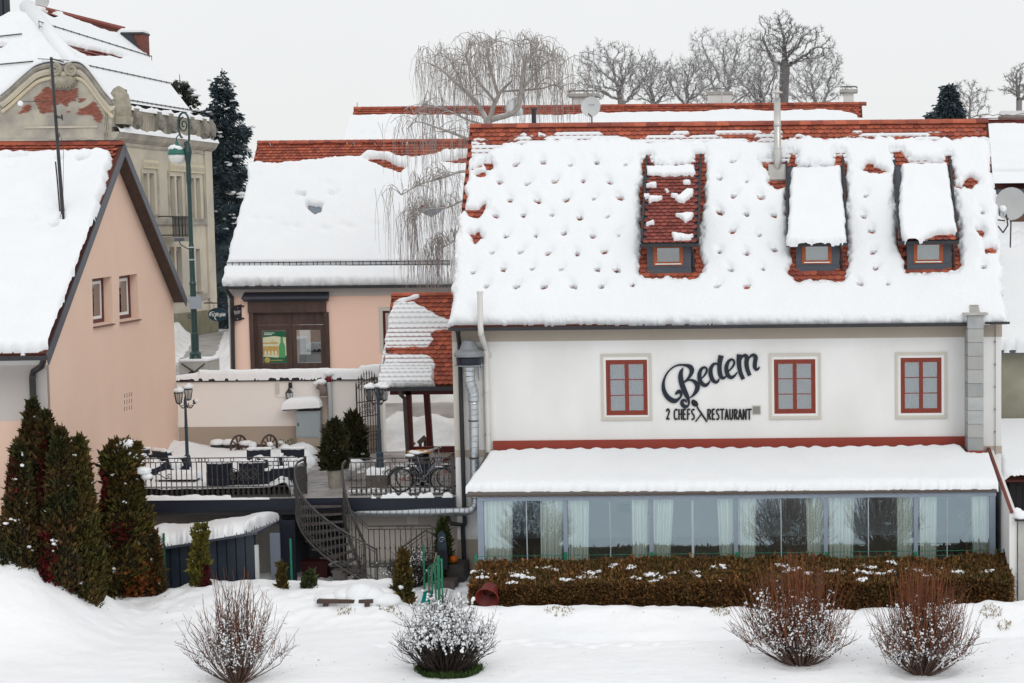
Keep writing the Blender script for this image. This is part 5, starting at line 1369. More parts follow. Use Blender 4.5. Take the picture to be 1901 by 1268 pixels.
MB().bx(lx0 + .12, lx0 + 8, YQ, YQ + .3, Z_(1880, 792, YQ), zq0 - .08).build('wall', mat('mossy_render', (.33, .32, .24), .9, (.24, .23, .18), 1.2, 6, bump=.01, bscale=12), lo)
MB().bx(lx0 - .0, lx0 + 8, YQ - .42, YQ - .301, zq0 - .12, zq0 - .02).build('gutter', ANTH, lo)
MB().bx(lx0 - .5, lx0 + 8, YQ + .3, 57, ZL, zq0 - .1).build('side_wall', mat('mossy_render', (.33, .32, .24)), lo)
# woodshed roof below it
YW = 50.6
zw0, zw1 = Z_(1885, 895, YW), Z_(1880, 797, YQ - .05)
wx0 = X_(1866, 850, YW)
ws = thing('lean_to_shed', 'dark wooden lean-to shed under a thick snow slab at the right edge', 'shed', (wx0, YW, ZL))
MB().prism([(wx0, YW, zw0), (wx0, YW, zw0 + .06), (wx0, YQ - .05, zw1), (wx0, YQ - .05, zw1 - .06)], (5, 0, 0)).build('roof', DECK, ws)
qV = Vector((0, YQ - YW - .05, zw1 - zw0)); qL = qV.length; qV.normalize()
field('snow_cover', Vector((wx0 - .1, YW - .2, zw0 + .02)), (3, 0, 0), qV * (qL + .1), 90, 70, lambda P, px, py: np.where((P[..., 0] - wx0 + .08) * 60 + lumps(px, py, 90, 4, 9) > 0, .3 * pillow(np.minimum((P[..., 0] - wx0 + .1) * 60, 897 - py) + lumps(px, py, 91, 3, 8), 8), -1), SNOW, ws)
BD = mat('black_boards', (.012, .011, .012), .8, (.022, .02, .02), 5)
me = bpy.data.meshes.new('plank'); t_ = MB().bx(0, .17, 0, .03, 0, 1); me.from_pydata(t_.v, [], t_.f); me.materials.append(BD)
for i in range(12):
 m = Matrix.Translation((wx0 + .15 + i * .18, YW + .25, ZL - .1)) @ Matrix.Diagonal((1, 1, zw0 - ZL + .08, 1)); place(me, 'plank', ws, m)
MB().bx(wx0 + .1, wx0 + 4, YW + .6, YW + .65, ZL - .1, zw0 - .01).build('back_wall', BD, ws)
# ================================================================ old townhouse at the upper left
sdir = Vector((.07, 1, 0)).normalized(); sn_ = Vector((1, -.07, 0)).normalized(); fdir = Vector((-1, .07, 0)).normalized(); fn_ = Vector((-.07, -1, 0)).normalized()
C0 = at(207, 250, 96.4); C0.z = 0
def onside(px, py, off=0.0): return onplane(px, py, C0 + sn_ * off, sn_)
def onfront(px, py, off=0.0): return onplane(px, py, C0 + fn_ * off, fn_)
OCH = mat('ochre_stucco', (.58, .52, .41), .9, (.44, .41, .35), .55, 8, bump=.01, bscale=10, contrast=1.3)
OCH2 = mat('weathered_stucco', (.47, .435, .36), .9, (.30, .28, .25), .9, 8, bump=.015, bscale=8, contrast=1.5)
YEL = mat('yellow_stucco', (.64, .57, .41), .9, (.56, .50, .37), .8, 6)
GREY_S = mat('sooty_stone', (.20, .185, .16), .9, (.32, .30, .26), 2.5, 6, bump=.02, bscale=9)
BRK = mat('bare_brick', (.34, .12, .085), .9, (.28, .12, .09), 5, 4, var=.2, tint=(.24, .075, .055))
tow = thing('old_townhouse', 'weathered ochre townhouse with a curved brick patched gable and big snowy roof', 'house', (C0.x, C0.y, 1.0))
C1 = onside(391, 300)
zc = (onside(207, 246).z + onside(388, 264).z) / 2
zb = zc + 1.25
# side wall
sw0, sw1 = C0.copy(), Vector((C1.x, C1.y, 0))
def sp(p, z, off=0): return Vector((p.x, p.y, z)) + sn_ * off
wins = [(268, 289), (317, 340), (355, 374), (293, 308)]
rowsY = [(331, 407), (462, 541), (586, 622)]
holes = []
SW = []
for a, b in wins[:3]:
 m = (a + b) / 2
 for (p, q) in ((a, m - 1.6), (m + 1.6, b)):
  for i, (t_, b_) in enumerate(rowsY):
   dy = (m - 364) * .105
   h = [onside(p, b_ + (dy if i == 0 else -dy * .6 if i == 1 else -dy * 2.2)), onside(q, b_ + (dy if i == 0 else -dy * .6 if i == 1 else -dy * 2.2)), onside(q, t_ + dy), onside(p, t_ + dy)]
   zl_ = (h[0].z + h[1].z) / 2; zh_ = (h[2].z + h[3].z) / 2
   h = [Vector((h[0].x, h[0].y, zl_)), Vector((h[1].x, h[1].y, zl_)), Vector((h[1].x, h[1].y, zh_)), Vector((h[0].x, h[0].y, zh_))]
   holes.append(h); SW.append((h, i))
MB().tri([sp(sw0, .6), sp(sw1, .6), sp(sw1, zc), sp(sw0, zc)], -sn_ * .4, holes).build('side_wall', OCH, tow)
TWG = mat('old_window_glass', (.12, .13, .15), .25, (.2, .21, .22), 1.5, 3, spec=.6)
TWF = mat('old_window_frame', (.42, .40, .36), .8)
for h, i in SW:
 b = [p - sn_ * .2 for p in h]; c = sum(b, Vector()) / 4
 wn = MB().tri(b, -sn_ * .06, [[c + (p - c) * .84 for p in b]]).build('window', TWF, tow)
 MB().prism([c + (p - c) * .83 - sn_ * .03 for p in b], -sn_ * .02).build('pane', TWG, wn)
 lo_ = h[0] - Z3 * .001
 MB().prism([h[0] - Z3 * .004, h[1] - Z3 * .004, h[1] - Z3 * .12, h[0] - Z3 * .12], sn_ * .12).build('sill', GREY_S, wn)
# stucco panels above the upper windows, string courses, end pilasters
for a, b in wins[:3]:
 m = (a + b) / 2; dy = (m - 364) * .105
 p, q = onside(a - 4, 305 + dy), onside(b + 3, 305 + dy); z1_, z0_ = p.z, onside(a, 321 + dy).z
 MB().prism([sp(p, z0_, .002), sp(q, z0_, .002), sp(q, z1_, .002), sp(p, z1_, .002)], sn_ * .08).build('stucco_panel', YEL, tow)
 mb = MB(); n = 9
 for k in range(n):
  t0_, t1_ = (k + .25) / n, (k + .6) / n
  u = p.lerp(q, t0_); v_ = p.lerp(q, t1_); mb.prism([sp(u, z0_ + .1, .083), sp(v_, z0_ + .1, .083), sp(v_, z1_ - .15, .083), sp(u, z1_ - .15, .083)], sn_ * .03)
 mb.build('flutes', OCH, tow, kind='stuff')
 for xx in (a - 5, b + 3.5):
  u, v_ = onside(xx, 360), onside(xx + 2, 360); zz0 = onside(xx, 412 + dy).z
  MB().prism([sp(u, zz0, .002), sp(v_, zz0, .002), sp(v_, z0_ - .01, .002), sp(u, z0_ - .01, .002)], sn_ * .07).build('window_jamb', OCH2, tow)
for py, hgt, d_, m_ in ((285, .08, .06, OCH2), (417, .35, .1, OCH2), (556, .3, .1, OCH2)):
 z_ = onside(364, py).z; MB().prism([sp(sw0, z_, .002), sp(sw1, z_, .002), sp(sw1, z_ + hgt, .002), sp(sw0, z_ + hgt, .002)], sn_ * d_).build('string_course', m_, tow)
MB().prism([sp(sw0, .6, .003), sp(sw1, .6, .003), sp(sw1, onside(364, 578).z, .003), sp(sw0, onside(364, 578).z, .003)], sn_ * .12).build('plinth', mat('mossy_plinth', (.17, .16, .10), .9, (.24, .22, .16), 1.5, 6), tow)
u, v_ = onside(378, 300), onside(390.5, 300)
MB().prism([sp(u, .6, .003), sp(v_, .6, .003), sp(v_, zc - .5, .003), sp(u, zc - .5, .003)], sn_ * .1).build('end_pilaster', OCH, tow)
# main cornice, parapet with piers
MB().prism([sp(sw0, zc - .5, .002), sp(sw0, zc - .3, .25), sp(sw0, zc - .02, .4), sp(sw0, zc, .4), sp(sw0, zc, .002)], (sw1 - sw0) + sdir * .3).build('cornice', OCH2, tow)
MB().prism([sp(sw0, zc + .004, -.1), sp(sw1, zc + .004, -.1), sp(sw1, zb, -.1), sp(sw0, zb, -.1)], -sn_ * .25).build('parapet', OCH, tow)
for px_ in (230, 249, 291, 313, 352, 375, 387):
 p = onside(px_, 230, -.1); k = .30 if px_ > 240 else .5
 pr = MB().prism([sp(p, zc + .006, -.098) - sdir * k, sp(p, zc + .006, -.098) + sdir * k, sp(p, zb + .1, -.098) + sdir * k, sp(p, zb + .1, -.098) - sdir * k], sn_ * .28).build('parapet_pier', GREY_S, tow)
 v, f = blobs([tuple(sp(p, zb - .5, .2))], [(.25, .3, .42)], ICO2, .2, px_); npmesh('carved_scroll', v, f, GREY_S, pr)
mb = MB()
for k in range(60):
 p = sw0 + (sw1 - sw0) * ((k + .5) / 60); mb.prism([sp(p, zc + .15, -.098) - sdir * .03, sp(p, zc + .15, -.098) + sdir * .03, sp(p, zb - .15, -.098) + sdir * .03, sp(p, zb - .15, -.098) - sdir * .03], sn_ * .05)
mb.build('parapet_slats', OCH2, tow)
field('cornice_snow', sp(sw0, zc + .01, -.1), sn_ * .55, (sw1 - sw0) + sdir * .3, 10, 160, lambda P, px, py: .26 * pillow(np.minimum((P - np.array(sp(sw0, 0, -.12))) @ np.array(sn_), .5 - (P - np.array(sp(sw0, 0, -.12))) @ np.array(sn_) + .06), .18) * (1 + .6 * fbm(px / 9, px * 0, 95, 2)) - .03, SNOW, tow, Nrm=Z3)
field('parapet_snow', sp(sw0, zb + .0, -.42), sn_ * .5, (sw1 - sw0), 10, 160, lambda P, px, py: .28 * pillow(np.minimum((P - np.array(sp(sw0, 0, -.44))) @ np.array(sn_), .5 - (P - np.array(sp(sw0, 0, -.44))) @ np.array(sn_)), .15) * (1 + .5 * fbm(px / 9, px * 0, 96, 2)) - .02, SNOW, tow, Nrm=Z3)
# front wall with the curved gable
OUTL = [(-70, 420), (-70, 215), (-40, 205), (-15, 196), (2, 180), (20, 165), (36, 150), (52, 136), (66, 125), (82, 119), (98, 117), (110, 119), (118, 122), (126, 119), (138, 117), (150, 120), (162, 131), (172, 144), (182, 158), (192, 172), (200, 181), (207, 190), (207, 420)]
MB().tri([onfront(*p) for p in OUTL], -fn_ * .5).build('gable_wall', OCH2, tow)
crv = [onfront(*p, .12) for p in OUTL[4:22]]
mb = MB(); mb.tube(catmull([tuple(p - Z3 * .12) for p in crv], 4), .13, 6); mb.build('gable_moulding', GREY_S, tow)
mb = MB(); mb.tube(catmull([tuple(p - Z3 * .42 - fn_ * .05) for p in crv], 4), .16, 6); mb.build('gable_moulding', OCH, tow)
mb = MB(); mb.tube(catmull([tuple(p - Z3 * .75 - fn_ * .07) for p in crv], 4), .09, 6); mb.build('gable_moulding', YEL, tow)
BLK2 = mat('dark_flashing', (.04, .045, .055), .6)
mb = MB(); mb.tube(catmull([tuple(p + Z3 * .02) for p in crv], 4), .06, 5); mb.build('gable_flashing', BLK2, tow)
gs = [onfront(*p, -.15) for p in OUTL[4:10]]
mb = MB(); mb.tube(catmull([tuple(p + Z3 * .08) for p in gs], 4), [.22] * (len(gs) * 4 - 3), 7); mb.build('gable_snow', SNOW, tow, True)
gs = [onfront(*p, -.2) for p in OUTL[9:22]]
mb = MB(); mb.tube(catmull([tuple(p + Z3 * .1) for p in gs], 4), .17, 7); mb.build('gable_snow', SNOW, tow, True)
# volutes and shell
ORN = mat('carved_stone', (.42, .385, .31), .9, (.28, .26, .21), 3, 5, bump=.01, bscale=12)
for cx_, s_ in ((102, 1), (133, -1)):
 pts = []
 for k in range(34):
  t = k / 33; a = math.pi * .5 + s_ * t * 4.2 * math.pi * -1 if False else math.pi * .5 - s_ * t * 4.0 * math.pi
  r_ = 10.5 * (1 - t) + 1.0
  pts.append(tuple(onfront(cx_ + r_ * math.cos(a), 130 - r_ * math.sin(a), .2)))
 mb = MB(); mb.tube(pts, [.12 * (1 - k / 50) for k in range(34)], 6); mb.build('volute', ORN, tow, True)
 MB().lathe(onfront(cx_, 130, .01), [(.3, 0), (.27, .1), (.001, .14)], 14, ax=fn_).build('volute_boss', ORN, tow)
mb = MB()
for k in range(11):
 a = math.pi * (.06 + .88 * k / 10)
 mb.tube([onfront(118, 143, .12), onfront(118 + 13 * math.cos(a), 144 + 9 * math.sin(a), .24), onfront(118 + 24 * math.cos(a), 145 + 20 * math.sin(a), .1)], [.07, .13, .09], 5)
mb.build('shell', ORN, tow, True)
MB().prism([onfront(90, 138), onfront(95, 158), onfront(107, 167), onfront(130, 168), onfront(143, 158), onfront(147, 138)], fn_ * .1).build('shell_back', GREY_S, tow)
# exposed brickwork
BP = [[(63, 188), (72, 174), (90, 161), (98, 166), (128, 169), (141, 163), (146, 164), (139, 186), (126, 190), (123, 200), (115, 190), (99, 196), (98, 208), (74, 210), (69, 196)], [(34, 211), (48, 195), (57, 194), (54, 208)], [(143, 213), (148, 202), (163, 196), (173, 187), (184, 202), (191, 214), (187, 228), (178, 226), (171, 212)], [(146, 184), (157, 182), (156, 188), (148, 188)], [(120, 206), (127, 205), (127, 212)]]
mb = MB(); rr_ = random.Random(3)
for row in range(40):
 py = 158 + row * 2.35
 for col in range(24):
  px_ = 30 + col * 7.2 + (3.6 if row % 2 else 0)
  if any(poly_sd(np.array([px_ + rr_.uniform(-1, 1)]), np.array([py]), b)[0] > -.2 + rr_.uniform(-1, .6) for b in BP):
   mb.obx(onfront(px_, py, .012 + rr_.uniform(0, .012)), fdir * .093, Z3 * .027, fn_ * .02)
mb.build('bare_brick', BRK, tow, kind='stuff')
for b in BP[:3]: MB().prism([onfront(*p) for p in b], fn_ * .004).build('mortar_patch', mat('old_mortar', (.36, .27, .21), .95, (.30, .2, .15), 4, 5), tow)
z1_ = onfront(100, 238).z; a, b = onfront(48, 240), onfront(182, 240)
MB().prism([Vector((a.x, a.y, z1_)) , Vector((b.x, b.y, z1_)), Vector((b.x, b.y, z1_ + .1)), Vector((a.x, a.y, z1_ + .1))], fn_ * .06).build('string_course', OCH, tow)
# coat of arms block and small roof chimney beside it
p = onside(222, 200, .05)
MB().lathe(p - Z3 * .85, [(.62, 0), (.7, .35), (.55, .4), (.62, .9), (.5, 1.5), (.3, 1.8), (.05, 1.95)], 8, ax=Z3).build('carved_crest', ORN, tow)
p2 = onside(217, 185, -1.4)
MB().obx(p2, sn_ * .1 + sdir * .4, Z3 * .55, sn_ * .3).build('roof_hatch', ANTH, tow)
# roof
R0 = onplane(50, 15, C0 - sn_ * 7.5, sn_); R1 = onplane(230, 56, C0 - sn_ * 7.5, sn_)
zr_ = (R0.z + R1.z) / 2; R0.z = R1.z = zr_
E1r = onside(353, 216, -.5); E0r = Vector((C0.x, C0.y, E1r.z)) - sn_ * .5 + sdir * .3
EL = E0r + fdir * 14
MB().add([E0r, E1r, R1, R0, EL, E0r - Z3 * .1], [(0, 1, 2, 3), (0, 3, 4)]).build('roof', DECK, tow)
MB().add([E1r, E1r + fdir * 14, R1], [(0, 1, 2)]).build('roof', DECK, tow)
nBr = (E1r - E0r).cross(R0 - E0r).normalized()
if nBr.z < 0: nBr = -nBr
TSN = [(-10, 500), (60, 14), (70, 24), (80, 35), (108, 30), (140, 45), (185, 62), (219, 60), (228, 56), (236, 62), (262, 104), (290, 130), (313, 162), (354, 216), (215, 210), (150, 120), (60, 70)]
def tsn(P, px, py):
 s = np.full(px.shape, 9.0)
 for b in ([(73, 24), (96, 37), (110, 33), (90, 22)], [(113, 30), (120, 27), (232, 55), (219, 58), (216, 65), (200, 62)], [(105, 80), (118, 84), (240, 108), (222, 113), (200, 108), (158, 108)]): s = np.minimum(s, -poly_sd(px, py, b) + 1)
 s = s + lumps(px, py, 98, 1.5, 8)
 return np.where(s > 0, .25 * pillow(s, 5), -1)
field('snow_cover', E0r, (E1r - E0r), (R0 - E0r) , 10, 10, lambda P, px, py: np.full(px.shape, -1.0), SNOW, tow) if False else None
# side slope as a skewed grid between eave and ridge
na, nbv = 150, 90
aa = np.linspace(0, 1, na)[:, None, None]; bb = np.linspace(0, 1, nbv)[None, :, None]
e0, e1, r0_, r1_ = map(np.array, (E0r, E1r, R0, R1))
Pg = (e0 * (1 - aa) + e1 * aa) * (1 - bb) + (r0_ * (1 - aa) + r1_ * aa) * bb
px, py = proj(Pg); h = tsn(Pg, px, py); on = h > 0
Qg = Pg + np.array(nBr) * np.where(on, h, -.03)[..., None]
q = on[:-1, :-1] | on[1:, :-1] | on[1:, 1:] | on[:-1, 1:]
idx = np.arange(na * nbv).reshape(na, nbv); Fq = np.stack([idx[:-1, :-1], idx[1:, :-1], idx[1:, 1:], idx[:-1, 1:]], -1)[q]
npmesh('snow_cover', Qg.reshape(-1, 3), Fq, SNOW, tow, True)
el = np.array(EL)
Pg = e0 * (1 - aa) * (1 - bb) + el * aa * (1 - bb) + r0_ * bb
nAr = (EL - E0r).cross(R0 - E0r).normalized(); nAr = nAr if nAr.z > 0 else -nAr
px, py = proj(Pg)
h = .26 + .03 * fbm(px / 10, py / 10, 99, 3)
for b in ([(-20, 26), (0, 20), (46, 14), (50, 30), (40, 25), (10, 30), (-20, 40)], [(-20, 84), (18, 87), (8, 94), (-20, 100)]): h = np.where(poly_sd(px, py, b) > 0, -.03, h)
npmesh('snow_cover', (Pg + np.array(nAr) * h[..., None]).reshape(-1, 3), np.stack([idx[:-1, :-1], idx[1:, :-1], idx[1:, 1:], idx[:-1, 1:]], -1).reshape(-1, 4), SNOW, tow, True)
tiles(tow, tuple(E0r), (E1r - E0r).normalized(), ((R0 - E0r) - (E1r - E0r).normalized() * (R0 - E0r).dot((E1r - E0r).normalized())).normalized(), (E1r - E0r).length, (R0 - E0r).length, .3, .33, lambda px, py: (tsn(None, px, py) < 0) & (py > 20), TILED, limit=0, seg=3)
mb = MB(); mb.tube([E0r + Z3 * .05, R0 + Z3 * .05], .42, 8); mb.build('hip_snow', SNOW, tow, True)
mb = MB(); mb.tube([R0 + Z3 * .1, R1 + Z3 * .1], .17, 6); mb.build('ridge_tile_row', TILED, tow)
mb = MB()
for a, b in (((66, 48), (276, 112)), ((150, 128), (313, 162)), ((222, 192), (350, 212))):
 A = onplane(*a, E0r, nBr) + nBr * .3; B_ = onplane(*b, E0r, nBr) + nBr * .3
 mb.tube([A, B_], .03, 4); mb.tube([A - Z3 * .25, B_ - Z3 * .25], .025, 4)
 for k in range(16): c = A.lerp(B_, k / 15); mb.tube([c + Z3 * .05, c - Z3 * .4], .02, 4)
 mb.build('snow_guard', IRON, tow); mb = MB()
mb = MB()
for a, b in (((-20, 80), (45, 73)), ((-20, 132), (66, 124))):
 A = onplane(*a, E0r, nAr) + nAr * .35; B_ = onplane(*b, E0r, nAr) + nAr * .35; mb.tube([A, B_], .035, 4); mb.tube([A - Z3 * .3, B_ - Z3 * .3], .03, 4); mb.build('snow_guard', IRON, tow); mb = MB()
# chimneys and dish
c = onplane(258, 100, C0 - sn_ * 5.5, sn_); cs2 = Vector((1, 0, 0))
w_ = 0.62; zt_ = at(258, 64, c.y).z
k_ = MB().bx(c.x - w_ * .5, c.x + w_ * .55, c.y - .1, c.y + .9, zt_ - 3.2, zt_).build('brick_chimney', mat('old_chimney_brick', (.14, .05, .04), .9, (.20, .075, .06), 7, 5), tow)
MB().prism([(c.x - w_ * .5 - .02, c.y - .12, zt_), (c.x - w_ * .5 - .9, c.y - .12, zt_), (c.x - w_ * .5 + .9, c.y - .12, zt_ - 2.0), (c.x - w_ * .5 + .95, c.y - .12, zt_ - 2.0)], (0, -.06, 0)).build('chimney_flashing', BLK2, k_)
MB().bx(c.x - w_ * 1.6, c.x + w_ * .6, c.y - .2, c.y + 1, zt_ + .003, zt_ + .12).build('chimney_cap', BLK2, k_)
MB().bx(c.x - w_ * 1.6, c.x + w_ * .55, c.y - .18, c.y + .95, zt_ + .122, zt_ + .25).build('snow_cap', SNOW, k_)
p = Vector((R0.x, R0.y, zr_))
for a, b in ((-4, 4), (7, 13)):
 x0_, x1_ = X_(a, 5, p.y + 2), X_(b, 5, p.y + 2); MB().bx(x0_, x1_, p.y + 2, p.y + 2.4, zr_ - 1, zr_ + 2.5).build('flue_post', BLK2, tow)
c = at(80, 4, R0.y + 3); dish('satellite_dish', 'pale satellite dish on the ridge of the old townhouse at top left', c, .42, (-.2, -1, .2), c - Z3 * 1.2, [(c + Vector((0, .05, 0)), c + Vector((0, .2, -1.2)))])
# balcony
bp0, bp1 = onside(293, 438), onside(322, 441)
bz0, bz1 = onside(307, 440).z, onside(307, 402).z
bal = MB().prism([sp(bp0, bz0 - .25, .003), sp(bp1, bz0 - .25, .003), sp(bp1, bz0, .003), sp(bp0, bz0, .003)], sn_ * .9).build('balcony', GREY_S, tow)
mb = MB()
for z_ in (bz1, bz0 + .1): mb.tube([sp(bp0, z_, .02), sp(bp0, z_, .85), sp(bp1, z_, .85), sp(bp1, z_, .02)], .03, 4)
for k in range(15): q_ = bp0.lerp(bp1, k / 14); mb.tube([sp(q_, bz0, .85), sp(q_, bz1, .85)], .022, 4)
for k in range(5): mb.tube([sp(bp1, bz0, .85 * k / 5), sp(bp1, bz1, .85 * k / 5)], .022, 4)
mb.build('balcony_railing', BLACK, bal)
# small grey house far down the street
p = at(404, 560, 140); hz = thing('distant_house', 'small grey house far down the street behind the oval sign', 'house', (p.x, p.y, 1.2))
MB().bx(p.x - 3, p.x + 3, p.y, p.y + 6, 1, 4.2).build('wall', mat('grey_render', (.27, .27, .26), .9, (.22, .22, .21), 1), hz)
MB().prism([(p.x - 3.3, p.y - .4, 4.1), (p.x + 3.3, p.y - .4, 4.1), (p.x + 3.3, p.y + 3, 6.0), (p.x - 3.3, p.y + 3, 6.0)], (0, 0, .2)).build('roof', SNOW, hz)
for dx in (-1.8, .3, 1.6): MB().bx(p.x + dx, p.x + dx + .7, p.y - .02, p.y + .0, 2.2, 3.4).build('window', TWG, hz)
# ================================================================ terrace
TG0 = ongab(188, 918); XT0 = -18.3
WET = mat('wet_paving', (.20, .185, .18), .35, (.40, .38, .37), 1.2, 6, bump=.01, bscale=9, spec=.5, contrast=1.2)
mb = MB(); mb.prism([(-18.05, 49.9, -.3), (-19.2, 60.3, -.3), (XL, 60.3, -.3), (XL, 49.9, -.3)], (0, 0, .29)); o = mb.build('terrace_floor', CONC); o['kind'] = 'structure'
mb = MB(); mb.add([(XL - 2.6, 59.9, -.006), (XL - .02, 59.9, -.006), (XL + 3.2, 60.3, -.006), (XL + 3.2, 60.9, .0), (XL - 4.5, 60.9, .0)], [(0, 1, 2, 3, 4)])
# cleared paving: stones set in a running bond
pv = MB(); rr_ = random.Random(8)
for i in range(64):
 for j in range(30):
  y = 50.02 + i * .16; x = XL - .1 - j * .21 - (.1 if i % 2 else 0)
  if y > 60.2: continue
  pxx, pyy = proj(np.array([[x, y, 0]])); pxx = pxx[0]; pyy = pyy[0]
  if pxx > 545 + (918 - pyy) * .55 or pyy > 880 and pxx > 552:
   z = .004 + rr_.uniform(-.006, .006)
   pv.bx(x - .1, x + .1, y, y + .152, -.012, z)
pav = pv.build('paving_stones', WET); pav['kind'] = 'stuff'
tw_ = thing('terrace_wall', 'navy edged retaining wall under the terrace with a dark gutter', 'wall', (XT0 + 4, 50.4, ZL))
MB().bx(-18.0, X_(520, 960, 50.7), 50.7, 50.95, ZL - .3, -.31).build('wall', mat('grey_concrete_wall', (.38, .37, .345), .9, (.29, .285, .265), 1, 6), tw_)
xo = X_(643, 960, 50.7)
MB().bx(xo, XL, 50.62, 50.95, ZL - .3, -.31).build('wall', mat('warm_grey_plaster', (.60, .545, .50), .9, (.565, .515, .47), .7, 5), tw_)
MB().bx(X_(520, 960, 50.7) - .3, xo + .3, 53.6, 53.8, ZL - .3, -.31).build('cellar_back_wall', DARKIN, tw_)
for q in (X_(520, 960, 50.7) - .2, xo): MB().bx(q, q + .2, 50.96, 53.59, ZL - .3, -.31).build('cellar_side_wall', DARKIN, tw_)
MB().bx(-18.08, XL + .0, 49.84, 49.895, -.34, -.02).build('fascia', NAVY, tw_)
MB().bx(-18.0, XL - .02, 49.9, 50.05, -.46, -.342).build('gutter', BLACK, tw_)
MB().bx(-18.0, XL - .02, 50.05, 50.62, -.36, -.305).build('soffit', NAVY, tw_)
mb = MB(); yq = 49.95
mb.tube([at(829, 943, yq), at(832, 962, yq), at(838, 972, yq - .02), at(858, 974, yq - .06)], .055, 8); mb.build('drain_pipe', BLACK, tw_)
r_ = rect((756, 952, 776, 973), 50.6)
for a, b in ((0, .46), (.54, 1)):
 x0, x1 = r_[0] + (r_[1] - r_[0]) * a, r_[0] + (r_[1] - r_[0]) * b
 g = MB().tri(loop((x0, x1, r_[2], r_[3]), 50.59), (0, .03, 0), [loop((x0 + .02, x1 - .02, r_[2] + .02, r_[3] - .02), 50.59)]).build('vent_frame', WHITEP, tw_)
 mb = MB()
 for k in range(7): mb.bx(x0 + .021, x1 - .021, 50.6, 50.612, r_[2] + .025 + k * .035, r_[2] + .05 + k * .035)
 mb.build('louvre', WHITEP, g)
# snow on the terrace
def tsnow(P, px, py):
 edge = 545 + (918 - py) * .55
 s = (edge - px) / 14.0 * .2
 s = s + .28 * fbm(P[..., 0] * 1.7, P[..., 1] * 1.2, 101, 4)
 s = np.where(py > 880, np.minimum(s, (556 - px) / 40), s)
 far = np.abs(P[..., 1] - 55) * 0
 h = .26 * pillow(np.minimum(s, .6) , .5) + .05 * fbm(P[..., 0] * 1.1, P[..., 1] * 1.1, 103, 4)
 # ploughed ridge beside the cleared path
 h = h + .13 * np.exp(-((s - .25) / .22) ** 2) * (1 + .7 * fbm(P[..., 0] * 3.2, P[..., 1] * 3.2, 104, 4)) * (px > 470)
 # drifts over covered furniture along the pink house
 for hx, hy, a, w1, w2 in ((275, 838, .45, 30, 11), (312, 832, .42, 32, 10), (350, 834, .26, 26, 12), (250, 850, .4, 24, 10), (330, 850, .22, 34, 10), (262, 872, .36, 18, 13), (235, 885, .3, 18, 10), (300, 880, .22, 24, 9)):
  q = np.array(onz(hx, hy + 16, 0)); h = h + a * .55 * np.exp(-((P[..., 0] - q[0]) / (w1 / 58)) ** 2 - ((P[..., 1] - q[1]) / (w2 / 12)) ** 2) * (1 + .25 * fbm(P[..., 0] * 4, P[..., 1] * 4, 105, 2))
 h = np.where((s > 0) & (h > 0), h, -1)
 return h
field('terrace_snow', (-19.4, 50.0, .0), (11.0, 0, 0), (0, 10.05, 0), 300, 240, tsnow, SNOW)['kind'] = 'stuff'
# snow lying along the edge in front of the railing
def esnow(P, px, py):
 u = P[..., 1] - 49.83
 n_ = fbm(px / 14, px * 0, 107, 3)
 w_ = np.where(px < 428, .5, np.where((px > 690) & (px < 840), .42 * sst(n_, -.25, .35), np.where(px < 500, .1, -.2)))
 return (.10 + .05 * n_) * pillow(np.minimum(u + .01, .17 - u) * (w_ > 0), .07) * np.clip(w_ * 2.4, 0, 1) - .003
field('edge_snow', (-18.0, 49.82, -.015), (XL + 18.0, 0, 0), (0, .19, 0), 420, 10, esnow, SNOW, Nrm=Z3)['kind'] = 'stuff'
v = []; Rr = []
rg = np.random.default_rng(6)
for k in range(26):
 px_ = rg.uniform(655, 843); p = onz(px_, 911 + rg.uniform(-4, 3), 0); v.append(tuple(p)); Rr.append((rg.uniform(.06, .2), rg.uniform(.06, .12), rg.uniform(.03, .07)))
for k in range(14):
 p = onz(rg.uniform(640, 720), rg.uniform(850, 880), 0); v.append(tuple(p)); Rr.append((rg.uniform(.06, .2), rg.uniform(.06, .2), rg.uniform(.03, .08)))
vv, ff = blobs(v, Rr, ICO1, .2, 9); npmesh('snow_clods', vv, ff, SNOW, None, True, 'stuff')
# ---- wrought iron railings
bal_me = {}
def baluster_mesh(hh, key, knot=.5):
 if key in bal_me: return bal_me[key]
 mb = MB(); w_ = .0105
 mb.bx(-w_, w_, -w_, w_, 0, hh)
 mb.lathe((0, 0, hh * knot - .05), [(.004, 0), (.022, .03), (.028, .05), (.022, .07), (.004, .10)], 6)
 for f_ in (.16,): mb.bx(-.016, .016, -.016, .016, hh * f_ - .012, hh * f_ + .012)
 me = bpy.data.meshes.new('baluster'); me.from_pydata(mb.v, [], mb.f); me.materials.append(IRON); bal_me[key] = me
 return me
def ring(mb, c, r, t, n=12, ax=(0, 1, 0)):
 ax = Vector(ax); e1 = ax.orthogonal().normalized(); e2 = ax.cross(e1)
 mb.tube([Vector(c) + (e1 * math.cos(2 * math.pi * k / n) + e2 * math.sin(2 * math.pi * k / n)) * r for k in range(n)], t, 4, closed=True)
def scroll(mb, c, r, turns, start, t, sgn=1, stretch=1, n=26):
 pts = []
 for k in range(n):
  u = k / (n - 1); a = start + sgn * turns * 2 * math.pi * u; rr = r * (1 - .85 * u)
  pts.append(Vector(c) + Vector((rr * math.cos(a) * stretch, 0, rr * math.sin(a))))
 mb.tube(pts, t, 4)
YR_ = 50.06
